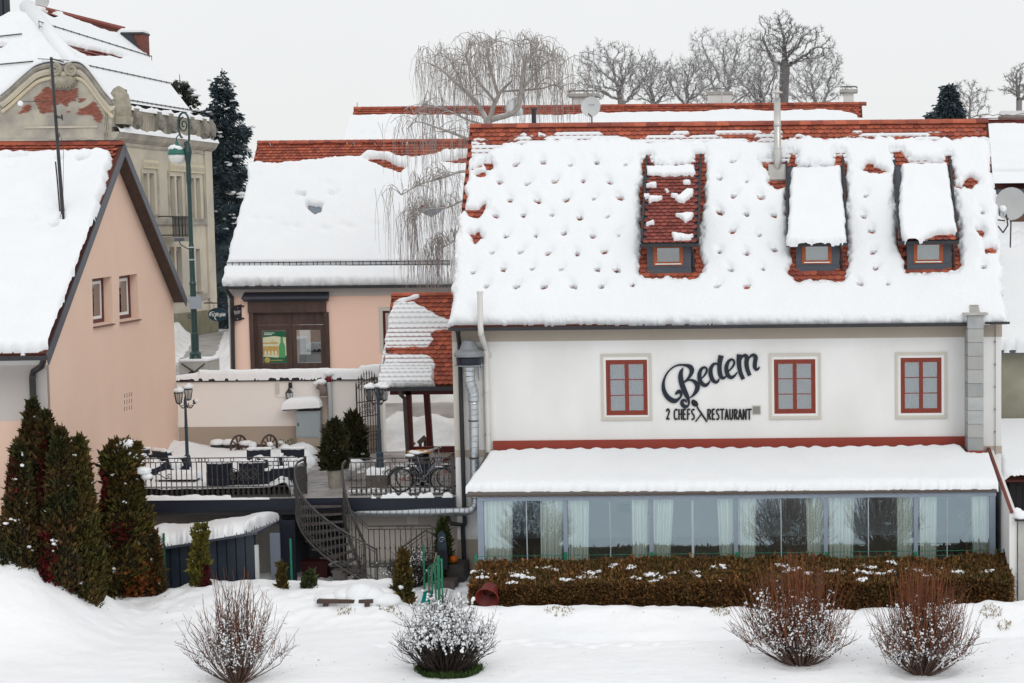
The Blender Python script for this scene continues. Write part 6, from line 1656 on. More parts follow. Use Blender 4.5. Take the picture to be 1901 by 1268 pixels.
def railing(name, label, pxa, pxb, nbal, rings_px):
 xa, xb = X_(pxa, 890, YR_), X_(pxb, 890, YR_); xm = (pxa + pxb) / 2
 zT, zT2, zB2, zB = [Z_(xm, y, YR_) for y in (850.5, 858, 903.5, 913)]
 zT, zT2, zB2, zB = zT, zT2, zB2, .03
 t = thing(name, label, 'railing', ((xa + xb) / 2, YR_, 0))
 mb = MB(); mb.bx(xa, xb, YR_ - .022, YR_ + .022, zT - .012, zT + .012); mb.build('top_rail', IRON, t)
 for z in (zT2, zB2, zB): MB().bx(xa, xb, YR_ - .014, YR_ + .014, z - .01, z + .01).build('rail', IRON, t)
 me = baluster_mesh(zT2 - .01, 'b%.2f' % (zT2))
 for k in range(nbal):
  x = xa + (xb - xa) * (k + .5) / nbal
  place(me, 'baluster', t, Matrix.Translation((x, YR_, .0)))
  mb = MB(); ring(mb, (x + (xb - xa) / nbal / 2, YR_, (zB + zB2) / 2), (zB2 - zB) * .42, .009); mb.build('ring', IRON, t)
 for px_ in rings_px:
  mb = MB(); ring(mb, (X_(px_, 854, YR_), YR_, (zT + zT2) / 2), (zT - zT2) * .45, .009); mb.build('ring', IRON, t)
 return t, xa, xb, zT, zB2
lr, xa, xb, zT, zB2 = railing('terrace_railing', 'long wrought iron railing with scrolls along the left terrace edge', 190, 551, 38, (265, 273, 282, 327, 345, 377, 366, 372, 384, 412, 431, 466, 471, 478, 512, 530))
MB().bx(xa - .05, xa + .03, YR_ - .04, YR_ + .04, 0, zT + .04).build('post', IRON, lr)
mb = MB(); c = at(452, 880, YR_ - .03)
for sx_, sz_ in ((-1, 1), (1, 1), (-1, -1), (1, -1)):
 scroll(mb, c + Vector((sx_ * .27, 0, sz_ * .07)), .085, 1.15, math.pi / 2 * sz_, .014, sx_ * -sz_, 1.1)
 mb.tube([c + Vector((sx_ * .27, 0, sz_ * .155)), c + Vector((sx_ * .17, 0, sz_ * .11)), c + Vector((0, 0, -sz_ * .09))], .014, 4)
 scroll(mb, c + Vector((sx_ * .05, 0, sz_ * .12)), .05, 1.0, math.pi / 2 * sz_, .01, sx_ * -sz_)
mb.tube([c + Vector((-.45, 0, 0)), c + Vector((-.28, 0, 0))], .012, 4); mb.tube([c + Vector((.28, 0, 0)), c + Vector((.45, 0, 0))], .012, 4)
mb.build('scrollwork', IRON, lr)
mb = MB(); c = at(300, 884, YR_ - .03)
mb.tube(catmull([(c + Vector((dx, 0, dz)))[:] for dx, dz in ((-.35, -.02), (-.2, .06), (-.05, .04), (.1, -.06), (.2, -.05))], 5), .013, 4); scroll(mb, c + Vector((.2, 0, .0)), .075, 1.2, -math.pi / 2, .012); scroll(mb, c + Vector((-.28, 0, -.08)), .05, 1.2, 0, .012); mb.build('scrollwork', IRON, lr)
rr2, xa2, xb2, zT2_, zB22 = railing('terrace_railing', 'shorter wrought iron railing in front of the parked bicycles', 648, 838, 21, (731, 822))
MB().bx(xb2 - .01, xb2 + .08, YR_ - .04, YR_ + .05, 0, zT2_ + .05).build('post', IRON, rr2)
mb = MB(); c = at(742, 877, YR_ - .03)
for dx, r_, st in ((-.28, .085, 0), (-.1, .07, 2), (.12, .08, 3.2), (-.42, .05, 1)): scroll(mb, c + Vector((dx, 0, 0)), r_, 1.3, st, .01)
mb.tube(catmull([(c + Vector((dx, 0, dz)))[:] for dx, dz in ((-.45, -.1), (-.3, .08), (-.1, .02), (.1, .1), (.35, -.02))], 5), .011, 4); mb.build('scrollwork', IRON, rr2)
# ---- curved stair down to the yard
sxL, sxR = X_(556, 925, 49.9), X_(641, 925, 49.9)
ri = .42; ccx = sxR + ri; ccy = 49.72; ro = ccx - sxL
stt = thing('spiral_stair', 'curved iron stair with open treads winding down from the terrace', 'stair', (ccx, ccy, ZL))
NS = 11; dz_ = 2.1 / NS; A0 = math.pi; dA = math.radians(10.6)
TRD = mat('stair_tread', (.05, .04, .037), .5, (.10, .085, .08), 6, 4)
def pol(r, a, z): return Vector((ccx + r * math.cos(a), ccy + r * math.sin(a), z))
for k in range(NS):
 a0, a1 = A0 + dA * k - .03, A0 + dA * (k + 1) + .05; z = -dz_ * (k + 1)
 tr = MB().prism([pol(ri + .05, a0, z), pol(ro - .04, a0, z), pol(ro - .04, (a0 + a1) / 2, z), pol(ro - .04, a1, z), pol(ri + .05, a1, z)], (0, 0, -.045)).build('step', TRD, stt)
 s_ = blobs([tuple(pol((ri + ro) / 2 + .2, a1 - .03, z + .005))], [(.45, .07, .02)], ICO1, .2, k)
def helix(r, off, a_from, a_to, n=30, flat=None):
 o_ = []
 for k in range(n):
  a = a_from + (a_to - a_from) * k / (n - 1)
  z = -dz_ * max(0, (a - A0) / dA) + off; o_.append(pol(r, a, z))
 return o_
Aend = A0 + dA * NS
for r, nm, nb_k in ((ro, 'outer', 30), (ri, 'inner', 9)):
 pre = [Vector((ccx - r, 50.6, .95)), Vector((ccx - r, 50.1, .95)), Vector((ccx - r, ccy + .1, .95))] if r == ro else [Vector((ccx - r, 50.05, .95))]
 mb = MB(); mb.tube(pre + helix(r, .95, A0 + .05, Aend), .030, 6); mb.build('handrail', IRON, stt)
 mb = MB(); mb.tube([p - Z3 * .08 for p in pre] + helix(r, .87, A0 + .05, Aend), .012, 4); mb.build('rail', IRON, stt); mb = MB(); mb.tube([p - Z3 * .9 for p in pre] + helix(r, .05, A0 + .05, Aend), .015, 4); mb.build('rail', IRON, stt); mb = MB(); mb.tube([p - Z3 * .8 for p in pre] + helix(r, .15, A0 + .05, Aend), .012, 4); mb.build('rail', IRON, stt)
 mb = MB(); mb.tube(helix(r, -.06, A0, Aend), .03, 6); mb.build('stringer', IRON, stt)
 me = baluster_mesh(.82, 'stair', .55)
 for k in range(nb_k):
  a = A0 + (Aend - A0) * (k + .5) / nb_k
  place(me, 'baluster', stt, Matrix.Translation(pol(r, a, -dz_ * (a - A0) / dA + .05)))
 if r == ro:
  for k in range(7): place(me, 'baluster', stt, Matrix.Translation(Vector((ccx - r, 49.78 + k * .12, .03))))
 for c_ in range(4 if r == ro else 0):
  a = A0 + (Aend - A0) * (.15 + c_ * .22); p = pol(r, a, -dz_ * (a - A0) / dA + .5)
  mb = MB(); scroll(mb, p + Vector((0, 0, .05)), .09, 1.2, 0, .01); mb.build('scrollwork', IRON, stt)
MB().bx(ccx - ro - .03, ccx - ro + .03, 50.58, 50.64, 0, 1.02).build('post', IRON, stt)
p = pol(ro, Aend, 0); MB().bx(p.x - .02, p.x + .02, p.y - .02, p.y + .02, ZL, -1.1).build('post', IRON, stt)
p = pol(ri, Aend, 0); MB().bx(p.x - .02, p.x + .02, p.y - .02, p.y + .02, ZL, -1.1).build('post', IRON, stt)
# lower railing guarding the yard landing
yl = 49.55
ll = thing('landing_railing', 'lower wrought iron railing across the yard in front of the beige wall', 'railing', tuple(at(750, 1045, yl)))
za_, zb_2 = Z_(750, 976, yl), Z_(750, 1052, yl)
pA, pB = X_(684, 980, yl), X_(812, 980, yl)
mb = MB(); mb.tube([at(636, 932, 49.7), at(660, 955, 49.65), Vector((pA, yl, za_)), Vector((pB - .2, yl, za_)), Vector((pB, yl, za_ - .1))], .022, 6); mb.build('top_rail', IRON, ll)
mb = MB(); mb.tube([at(636, 938, 49.7), at(660, 961, 49.65), Vector((pA, yl, za_ - .09)), Vector((pB, yl, za_ - .09))], .012, 4); mb.build('rail', IRON, ll); mb = MB(); mb.tube([Vector((pA, yl, zb_2 + .1)), Vector((pB, yl, zb_2 + .1))], .012, 4); mb.build('rail', IRON, ll); mb = MB(); mb.tube([Vector((pA, yl, zb_2)), Vector((pB, yl, zb_2))], .014, 4); mb.build('rail', IRON, ll)
me = baluster_mesh(za_ - .09 - zb_2, 'landing', .5)
for k in range(14): place(me, 'baluster', ll, Matrix.Translation((pA + (pB - pA) * k / 13, yl, zb_2)))
for k in range(4):
 x = X_(636, 960, 49.68) + (pA - X_(636, 960, 49.68)) * k / 4; zz_ = Z_(636, 934, 49.7) + (za_ - Z_(636, 934, 49.7)) * k / 4
 mb = MB(); mb.tube([(x, 49.66, zz_), (x, 49.66, zz_ - .95)], .009, 4); mb.build('baluster', IRON, ll)
mb = MB(); mb.tube([at(742, 1020, yl + .3), at(790, 985, yl + .3), at(812, 996, yl + .3)], .02, 5); mb.tube([at(742, 1027, yl + .3), at(790, 992, yl + .3)], .01, 4); mb.build('back_rail', IRON, ll)
mb = MB(); ring(mb, (X_(707, 978, yl), yl, za_ - .045), .04, .009)
for px_ in (740, 752, 764): scroll(mb, Vector((X_(px_, 978, yl), yl, za_ - .05)), .045, 1, 0, .008)
for k in range(13): ring(mb, (pA + (pB - pA) * (k + .5) / 13, yl, zb_2 + .05), .04, .008)
mb.build('scrollwork', IRON, ll)
o = MB().bx(pA - .3, pB + .2, yl - .12, 50.6, ZL - .2, zb_2 - .02).build('landing_slab', CONC); tag(o, 'low grey concrete landing slab under the yard railing', 'slab')
# ---- things under and beside the stair
def crate(px0, px1, py0, py1, Y, d, m_, lab, nm='storage_box', lid=None):
 x0, x1 = X_(px0, py1, Y), X_(px1, py1, Y); z0, z1 = Z_(px0, py1, Y) - .3, Z_(px0, py0, Y)
 t = thing(nm, lab, 'box', ((x0 + x1) / 2, Y, z0))
 MB().bx(x0, x1, Y, Y + d, z0, z1).build('body', m_, t)
 MB().bx(x0 - .03, x1 + .03, Y - .03, Y + d + .03, z1 + .001, z1 + .05).build('lid', lid or m_, t)
 return t
crate(561, 608, 1046, 1082, 49.9, .5, mat('dark_red_paint', (.055, .008, .010), .6), 'dark red storage box under the curved stair')
crate(612, 650, 1050, 1068, 50.1, .4, NAVY, 'navy storage box behind the foot of the curved stair', lid=SNOW)
crate(618, 641, 1063, 1082, 49.5, .3, mat('taupe_plastic', (.30, .265, .24), .6), 'small beige box in front of the navy box')
# blue garden shed
yf, yb = 47.75, 49.75
hx0, hx1, hx2 = X_(300, 1050, yf), X_(475, 1040, yf), X_(508, 1030, yf + .5)
zl_, zr2 = Z_(300, 1013, yf), Z_(478, 984, yf)
shd = thing('garden_shed', 'blue ribbed metal garden shed with a snow covered sloping roof', 'shed', ((hx0 + hx1) / 2, yf, ZL))
SHB_ = mat('shed_blue_metal', (.015, .024, .039), .4, (.024, .036, .054), 1.5, 4, spec=.5)
slz = (zr2 - zl_) / (hx1 - hx0)
npn = 10; pw = (hx1 - hx0) / npn
for k in range(npn):
 x0, x1 = hx0 + k * pw, hx0 + (k + 1) * pw - .035
 MB().prism([(x0, yf, ZL - .25), (x1, yf, ZL - .25), (x1, yf, zl_ + slz * (x1 - hx0) - .05), (x0, yf, zl_ + slz * (x0 - hx0) - .05)], (0, .04, 0)).build('panel', SHB_, shd)
MB().prism([(hx0, yf + .045, ZL - .25), (hx1, yf + .045, ZL - .25), (hx1, yf + .045, zr2 - .06), (hx0, yf + .045, zl_ - .06)], (0, .03, 0)).build('back_sheet', NAVY, shd)
MB().bx(hx0, hx0 + .05, yf + .08, yb, ZL - .25, zl_ - .06).build('side_sheet', SHB_, shd)
MB().bx(hx1 - .02, hx1 + .07, yf - .02, yf + .06, ZL - .25, Z_(476, 1012, yf)).build('white_post', mat('weathered_white', (.55, .56, .55), .8), shd)
xg = X_(511, 1040, yf + .3); MB().bx(xg - .12, xg + .13, yf + .3, yf + .36, ZL - .25, Z_(511, 990, yf + .3)).build('grey_post', mat('grey_board', (.13, .15, .19), .7), shd)
MB().bx(hx1 + .2, xg + .2, yf + 1.6, yf + 1.66, ZL - .2, zr2).build('back_sheet', NAVY, shd)
rp = [Vector((X_(262, 1020, yf), yf - .3, zl_ - slz * .62)), Vector((X_(483, 990, yf), yf - .3, zr2 + .0)), Vector((X_(522, 960, yb), yb, Z_(522, 958, yb) - .1)), Vector((X_(285, 985, yb), yb, Z_(285, 985, yb) - .2))]
MB().prism(rp, (0, 0, -.06)).build('roof', ANTH, shd)
na_, nb_2 = 130, 50
aa = np.linspace(0, 1, na_)[:, None, None]; bb = np.linspace(0, 1, nb_2)[None, :, None]
r4 = [np.array(p) for p in rp]; Pg = (r4[0] * (1 - aa) + r4[1] * aa) * (1 - bb) + (r4[3] * (1 - aa) + r4[2] * aa) * bb
px, py = proj(Pg); u = np.broadcast_to(aa[..., 0], px.shape); vv_ = np.broadcast_to(bb[..., 0], px.shape)
s = np.minimum(np.minimum(u * 240, vv_ * 40 - 1.0), np.minimum((1 - vv_) * 40 + 2, (.985 - u - .10 * (1 - vv_)) * 240)) + lumps(px, py, 110, 2.5, 9)
h = np.where(s > 0, .30 * pillow(s, 10) * (1 + .12 * fbm(px / 30, py / 20, 111, 3)) + .12 * np.exp(-((u - .1) / .09) ** 2), -.02)
idx = np.arange(na_ * nb_2).reshape(na_, nb_2); q = (s[:-1, :-1] > 0) | (s[1:, 1:] > 0)
npmesh('snow_cover', (Pg + np.array([0, 0, 1.0]) * h[..., None]).reshape(-1, 3), np.stack([idx[:-1, :-1], idx[1:, :-1], idx[1:, 1:], idx[:-1, 1:]], -1)[q], SNOW, shd, True)
# ================================================================ low street wall at the back of the terrace
YB_ = 60.0
bx0, bx1 = X_(331, 780, YB_), X_(702, 770, YB_)
bz1 = (Z_(340, 709, YB_) + Z_(690, 706, YB_)) / 2
bwl = thing('street_wall', 'low cream garden wall with a taupe base and thick snow on its coping', 'wall', ((bx0 + bx1) / 2, YB_, 0))
zsp_ = Z_(440, 792, YB_)
MB().bx(bx0, bx1, YB_, YB_ + .35, zsp_, bz1).build('upper_wall', mat('cream_plaster', (.86, .825, .785), .9, (.83, .79, .75), .8, 5), bwl)
MB().bx(bx0, bx1, YB_ - .012, YB_ + .35, -.25, zsp_ - .001).build('wall_base', BAND2, bwl)
MB().bx(bx0, bx1 - .1, YB_ - .06, YB_ + .40, bz1 + .001, bz1 + .07).build('coping', BLACK, bwl)
MB().bx(bx1, bx1 + .16, YB_ - .02, YB_ + .4, -.2, bz1 + .1).build('gate_pier', mat('cream_plaster', (.86, .825, .785)), bwl)
def wsnow(P, px, py):
 u = P[..., 1] - (YB_ - .12)
 th = np.where(px < 370, .10 + .16 * sst(px, 335, 400), .26) + .04 * fbm(px / 25, px * 0, 113, 3)
 th = th + .12 * sst(px, 664, 672)
 return (th + .04) * pillow(np.minimum(u, .57 - u) + .006 * fbm(px / 6, py / 5, 114, 2), .15)
field('snow_cover', (bx0, YB_ - .12, bz1 + .062), (bx1 - bx0 + .1, 0, 0), (0, .57, 0), 300, 22, wsnow, SNOW, bwl, Nrm=Z3)
def onb(px, py, off=0): return at(px, py, YB_ - off)
# conduit, lantern
lt = thing('wall_lantern', 'small black wall lantern on the cream garden wall', 'lantern', tuple(onb(537, 735, .15)))
c = onb(537, 739, .22)
mb = MB(); mb.bx(c.x - .05, c.x + .05, YB_ - .04, YB_ - .001, c.z + .3, c.z + .48); mb.tube([(c.x, YB_ - .03, c.z + .42), (c.x, c.y, c.z + .46), (c.x, c.y, c.z + .3)], .018, 5); mb.build('bracket', BLACK, lt)
MB().lathe(c + Z3 * .17, [(.13, 0), (.05, .1), (.02, .15)], 6).build('cap', BLACK, lt)
MB().lathe(c, [(.09, 0), (.115, .168)], 6).build('glass', mat('lantern_glass', (.5, .52, .52), .3), lt)
mb = MB()
for k in range(6): a = k * math.pi / 3; mb.tube([c + Vector((.095 * math.cos(a), .095 * math.sin(a), 0)), c + Vector((.12 * math.cos(a), .12 * math.sin(a), .17))], .009, 4)
mb.lathe(c - Z3 * .03, [(.10, 0), (.10, .028)], 6); mb.build('frame', BLACK, lt)
mb = MB(); a = onb(514, 713, .01); mb.bx(a.x - .07, a.x + .07, YB_ - .02, YB_ - .004, a.z - .32, a.z + .02); mb.tube([onb(510, 733, .02), onb(514, 737, .02), onb(530, 739, .02), onb(538, 742, .02)], .008, 4); o = mb.build('junction_box', mat('cream_plastic', (.6, .56, .52), .6)); tag(o, 'small cream junction box with a cable on the garden wall', 'junction box')
# meter cabinet
cbx0, cbx1 = X_(549, 780, YB_ - .5), X_(594, 780, YB_ - .5)
mc = thing('meter_cabinet', 'grey electric meter cabinet under a thick snow hood', 'cabinet', ((cbx0 + cbx1) / 2, YB_ - .3, 0))
cz0, cz1 = Z_(572, 813, YB_ - .5), Z_(572, 763, YB_ - .5)
MB().bx(cbx0 + .02, cbx1 - .02, YB_ - .49, YB_ - .013, -.05, cz0).build('plinth', BAND2, mc)
MB().bx(cbx0, cbx1, YB_ - .5, YB_ - .013, cz0 + .002, cz1).build('body', mat('cabinet_grey', (.36, .40, .42), .5, (.33, .37, .39), 2), mc)
d_ = MB().bx(cbx0 + .04, cbx1 - .04, YB_ - .52, YB_ - .501, cz0 + .04, cz1 - .04).build('door', mat('cabinet_door_grey', (.33, .385, .41), .45, (.30, .355, .38), 2), mc)
MB().bx(cbx0 + .06, cbx0 + .1, YB_ - .54, YB_ - .521, (cz0 + cz1) / 2 - .05, (cz0 + cz1) / 2 + .05).build('latch', IRON, d_)
MB().prism([(cbx0 - .38, YB_ - .62, cz1 + .02), (cbx1 + .03, YB_ - .62, cz1 + .12), (cbx1 + .03, YB_ - .62, cz1 + .15), (cbx0 - .1, YB_ - .62, cz1 + .12), (cbx0 - .38, YB_ - .62, cz1 + .05)], (0, .6, 0)).build('hood', BLACK, mc)
hx_a, hx_b = cbx0 - .42, cbx1 + .06
field('snow_cover', (hx_a, YB_ - .68, cz1 + .08), (hx_b - hx_a, 0, .06), (0, .68, .05), 50, 30, lambda P, px, py: .30 * pillow(np.minimum(np.minimum(P[..., 0] - hx_a, hx_b - P[..., 0]) * .8, np.minimum(P[..., 1] - YB_ + .68, YB_ - P[..., 1] + .1)), .24), SNOW, mc, Nrm=Z3)
# clay flue and grey pipe
cf = thing('clay_flue', 'buff clay flue with a crooked brown cowl standing against the garden wall', 'flue', tuple(onb(603, 790, .2)))
c = onb(603, 787, .2); MB().lathe(c - Z3 * .2, [(.12, 0), (.12, .2), (.135, .2), (.135, .22), (.12, .22), (.12, 1.05), (.14, 1.06), (.14, 1.1)], 12).build('pipe', mat('buff_clay', (.38, .32, .27), .8, (.33, .28, .24), 3), cf, True)
mb = MB(); mb.tube([c + Z3 * .9, c + Vector((0, 0, 1.05)), c + Vector((-.06, 0, 1.18)), c + Vector((-.18, 0, 1.24))], [.13, .125, .12, .13], 10); mb.build('cowl', mat('brown_cowl', (.20, .16, .14), .8), cf, True)
v, f = blobs([tuple(c + Vector((-.08, 0, 1.34))), tuple(c + Vector((-.2, 0, 1.30)))], [(.17, .16, .1), (.12, .12, .08)], ICO2, .1, 5); npmesh('snow_cap', v, f, SNOW, cf, True)
MB().lathe(c - Z3 * .62, [(.1, 0), (.1, .41)], 10).build('pipe_foot', mat('buff_clay', (.38, .32, .27)), cf)
gp_ = thing('vent_stack', 'grey vent pipe with a red top and snow cap against the garden wall', 'pipe', tuple(onb(614, 790, .12)))
c = onb(614, 800, .12); zt_ = onb(614, 709, .12).z
MB().lathe((c.x, c.y, -.1), [(.085, 0), (.085, zt_ + .1)], 10).build('pipe', mat('grey_pvc', (.40, .41, .41), .5), gp_, True)
MB().lathe((c.x, c.y, zt_), [(.075, 0), (.08, .22)], 10).build('red_top', mat('dark_red_plastic', (.20, .015, .018), .5), gp_, True)
v, f = blobs([(c.x, c.y, zt_ + .27)], [(.15, .15, .1)], ICO2, .06, 6); npmesh('snow_cap', v, f, SNOW, gp_, True)
# planters, wagon axle, plant bowl along the wall
def pot(name, lab, c, r0, r1, h_, m_, snow=True, group=None):
 t = thing(name, lab, 'planter', tuple(c), group)
 MB().lathe(c, [(r0, 0), (r1 * .96, h_ * .9), (r1, h_ * .9), (r1, h_), (r1 - .03, h_), (r1 - .04, h_ - .06)], 14, capt=True).build('pot', m_, t)
 if snow: MB().lathe(c + Z3 * (h_ - .01), [(r1, 0), (r1 * 1.02, .06), (r1 * .9, .13), (r1 * .5, .16), (.001, .17)], 14, capt=False).build('snow_cap', SNOW, t, True)
 return t
pot('planter', 'left dark planter tub with flat snow beside the cart wheels', Vector((X_(404, 835, 59.4), 59.4, .02)), .17, .22, .36, BLACK, group='dark planter tubs by the garden wall')
pot('planter', 'dark planter tub half behind the left cart wheel', Vector((X_(426, 835, 59.4), 59.4, .02)), .17, .22, .36, BLACK, group='dark planter tubs by the garden wall')
wc_l, wc_r = Vector((X_(443, 822, 58.9), 58.9, .36)), Vector((X_(499.5, 822, 58.9), 58.9, .36))
ca = thing('cart_axle', 'old wooden cart axle with two spoked wheels by the garden wall', 'cart axle', tuple((wc_l + wc_r) / 2 - Z3 * .36))
wax = Vector((.86, -.5, 0)).normalized()
for c in (wc_l, wc_r):
 e1 = wax.cross(Z3).normalized()
 mb = MB(); pts = [c + (e1 * math.cos(a) + Z3 * math.sin(a)) * .34 for a in np.linspace(0, 2 * math.pi, 24, endpoint=False)]; mb.tube(pts, .035, 5, closed=True)
 wl = mb.build('wheel', WOODD, ca)
 for k in range(10):
  a = 2 * math.pi * k / 10; d = e1 * math.cos(a) + Z3 * math.sin(a); MB().bar(c + d * .05, c + d * .33, .03, .03, up=wax).build('spoke', WOODD, wl)
 MB().lathe(c - wax * .1, [(.05, 0), (.07, .06), (.07, .14), (.05, .2)], 8, ax=wax).build('hub', WOODD, wl)
mb = MB(); mb.bar(wc_l, wc_r, .09, .1); mb.build('axle', WOODD, ca)
v, f = blobs([tuple(wc_l + Vector((.25, -.02, .1))), tuple(wc_l + Vector((.45, -.03, .02))), tuple(wc_l + Vector((.5, -.05, -.15))), tuple(wc_r + Vector((.05, -.1, .06)))], [(.25, .1, .08), (.14, .1, .12), (.1, .1, .18), (.1, .08, .08)], ICO2, .15, 7); npmesh('snow_patch', v, f, SNOW, ca, True, 'stuff')
pb_ = thing('plant_bowl', 'stone bowl with a snow dusted shrub by the meter cabinet', 'planter', tuple(Vector((X_(530, 830, 59.2), 59.2, .02))))
c = ORG[pb_.name]; MB().lathe(c, [(.15, 0), (.33, .2), (.35, .22), (.3, .2)], 12).build('bowl', STONEP, pb_)
rg = np.random.default_rng(31); d = rg.normal(size=(120, 3)); d[:, 2] = np.abs(d[:, 2]); d /= np.linalg.norm(d, axis=1, keepdims=True); P = np.array(c + Z3 * .22) + d * rg.uniform(.05, .34, (120, 1)) * np.array([1, 1, .9])
v, f = leaves(P, d, .09, .5, 32); npmesh('foliage', v, f, mat('grey_green_leaf', (.09, .10, .06), .8, var=.3), pb_)
v, f = blobs([tuple(c + Vector((-.02, -.08, .26))), tuple(c + Vector((-.13, 0, .4))), tuple(c + Vector((.12, -.1, .25)))], [(.2, .15, .14), (.09, .08, .08), (.13, .1, .08)], ICO1, .25, 8); npmesh('snow_cap', v, f, SNOW, pb_, True, 'stuff')
# ---- armchairs and tables left out in the snow
def armchair(lab, px_, py_, rot, snow=.18, tip=0, grp='navy rattan armchairs on the terrace', Z=.0):
 p = onz(px_, py_, Z)
 t = thing('armchair', lab, 'armchair', (0, 0, 0), grp)
 MB().bx(-.3, .3, -.3, .28, .12, .40).build('seat', RATTAN, t)
 MB().prism([(-.33, .22, .1), (-.33, .30, .1), (-.33, .40, .86), (-.33, .32, .88)], (.66, 0, 0)).build('backrest', RATTAN, t)
 for s_ in (-1, 1):
  MB().bx(s_ * .34 - .06, s_ * .34 + .06, -.32, .27, .08, .60).build('armrest', RATTAN, t)
  for yy in (-.28, .28): MB().bx(s_ * .3 - .025, s_ * .3 + .025, yy - .025, yy + .025, 0, .119).build('leg', BLACK, t)
 if snow:
  v, f = blobs([(0, -.06, .42), (.05, .05, .50)], [(.33, .32, snow), (.22, .22, snow)], ICO2, .08, int(px_)); npmesh('snow_cushion', v, f, SNOW, t, True)
  v, f = blobs([(0, .36, .88), (-.18, .35, .88), (.2, .36, .88)], [(.2, .07, .05)] * 3, ICO1, .2, int(px_)); npmesh('snow_cap', v, f, SNOW, t, True, 'stuff')
  v, f = blobs([(-.34, -.03, .61), (.34, -.03, .61)], [(.08, .28, .05)] * 2, ICO1, .2, int(py_)); npmesh('snow_cap', v, f, SNOW, t, True, 'stuff')
 t.location = p; t.rotation_euler = (tip, 0, rot); ORG[t.name] = p
 return t
PI = math.pi
armchair('navy armchair with its back to the railing, left one behind the scroll panel', 417, 915, PI, .16)
armchair('navy armchair with its back to the railing, right one behind the scroll panel', 474, 914, PI + .05, .16)
armchair('navy armchair turned sideways at the right end of the railing', 512, 907, PI / 2 + .6, .14)
armchair('navy armchair half seen behind the stair top, by the cleared path', 548, 903, PI / 2 + .2, .2)
armchair('navy armchair far back below the left cart wheel', 478, 893, 0.1, .24)
armchair('navy armchair far back below the right cart wheel', 538, 892, -.05, .2)
armchair('snow buried armchair leaning behind the left garden lamp', 321, 893, .9, .24, -.25)
armchair('snow buried armchair tipped against the low wicker table', 295, 897, -.7, .26, .35)
armchair('armchair under deep snow next to the pink house wall', 262, 893, .5, .3)
def table(lab, px_, py_, w_, d_, h_, m_, snow, nm='garden_table'):
 p = onz(px_, py_, 0); t = thing(nm, lab, 'table', tuple(p))
 MB().bx(p.x - w_, p.x + w_, p.y - d_, p.y + d_, h_ - .04, h_).build('tabletop', m_, t)
 for a in (-1, 1):
  for b in (-1, 1): MB().bx(p.x + a * (w_ - .06) - .03, p.x + a * (w_ - .06) + .03, p.y + b * (d_ - .06) - .03, p.y + b * (d_ - .06) + .03, 0, h_ - .041).build('leg', m_, t)
 field('snow_cover', (p.x - w_ - .03, p.y - d_ - .03, h_), (2 * w_ + .06, 0, 0), (0, 2 * d_ + .06, 0), 40, 30, lambda P, px, py: snow * pillow(np.minimum(np.minimum(P[..., 0] - p.x + w_ + .03, p.x + w_ + .03 - P[..., 0]), np.minimum(P[..., 1] - p.y + d_ + .03, p.y + d_ + .03 - P[..., 1])), .16) * (1 + .2 * fbm(P[..., 0] * 3, P[..., 1] * 3, 120, 3)) - .002, SNOW, t, Nrm=Z3)
table('dark garden table with snow at the right end of the back row of armchairs', 508, 903, .4, .32, .66, RATTAN, .16)
table('low dark wicker table with snow by the left garden lamp', 334, 909, .52, .28, .34, mat('brown_wicker', (.03, .024, .02), .8, (.055, .045, .035), 40, 2), .2)
for (a, b, c_, d_) in (((247, 843), (260, 838), 0, 0), ((262, 838), (274, 832), 0, 0)):
 q0, q1_ = at(*a, 56.6), at(*b, 56.9); o = MB().bar(q0, q1_, .12, .1).build('folded_frame', WOODD); tag(o, 'grey wooden bar poking from the snow by the pink house, ' + ('lower one' if a[0] < 255 else 'upper one'), 'bar', 'bars poking from the snow')
# ---- garden lamps
def lantern(par, c, s_=1.0, snow=True):
 h = MB().lathe(c, [(.035 * s_, -.03 * s_), (.075 * s_, 0), (.075 * s_, .01)], 6).build('lantern', BLACK, par)
 mb = MB()
 for k in range(6):
  a = k * PI / 3; mb.tube([c + Vector((.075 * s_ * math.cos(a), .075 * s_ * math.sin(a), 0)), c + Vector((.13 * s_ * math.cos(a), .13 * s_ * math.sin(a), .30 * s_))], .01 * s_, 4)
 for a in range(6):
  mb.tube([c + Vector((.13 * s_ * math.cos(a * PI / 3), .13 * s_ * math.sin(a * PI / 3), .30 * s_)), c + Vector((.13 * s_ * math.cos(a * PI / 3 + PI / 3), .13 * s_ * math.sin(a * PI / 3 + PI / 3), .30 * s_))], .011 * s_, 4)
 mb.build('lantern_frame', BLACK, h)
 MB().lathe(c + Z3 * .012, [(.066 * s_, 0), (.115 * s_, .28 * s_)], 6).build('lantern_glass', glass('lantern_clear', (.8, .82, .82), .15), h)
 MB().lathe(c + Z3 * .30 * s_, [(.15 * s_, 0), (.08 * s_, .09 * s_), (.02 * s_, .13 * s_)], 6).build('lantern_roof', BLACK, h)
 if snow:
  v, f = blobs([tuple(c + Z3 * .37 * s_), tuple(c + Vector((.03, 0, .42 * s_)))], [(.155 * s_, .155 * s_, .075 * s_), (.09 * s_, .09 * s_, .06 * s_)], ICO2, .08, int(abs(c.x) * 100)); npmesh('snow_cap', v, f, SNOW, h, True)
gl = onz(349, 884, 0); gl.z = .0
g1_ = thing('garden_lamp', 'black garden lamp post with snow heaped lanterns near the pink house', 'lamp post', tuple(gl), 'cast iron garden lamps')
YL_ = gl.y; zt_ = Z_(346, 752, YL_)
MB().lathe(gl, [(.16, 0), (.14, .1), (.09, .55), (.085, .6), (.05, .64), (.045, 1.4), (.06, 1.42), (.045, 1.46), (.032, zt_), (.05, zt_ + .02), (.04, zt_ + .15), (.02, zt_ + .25)], 12).build('post', SLATE, g1_)
a_ = at(346, 752, YL_)
mb = MB()
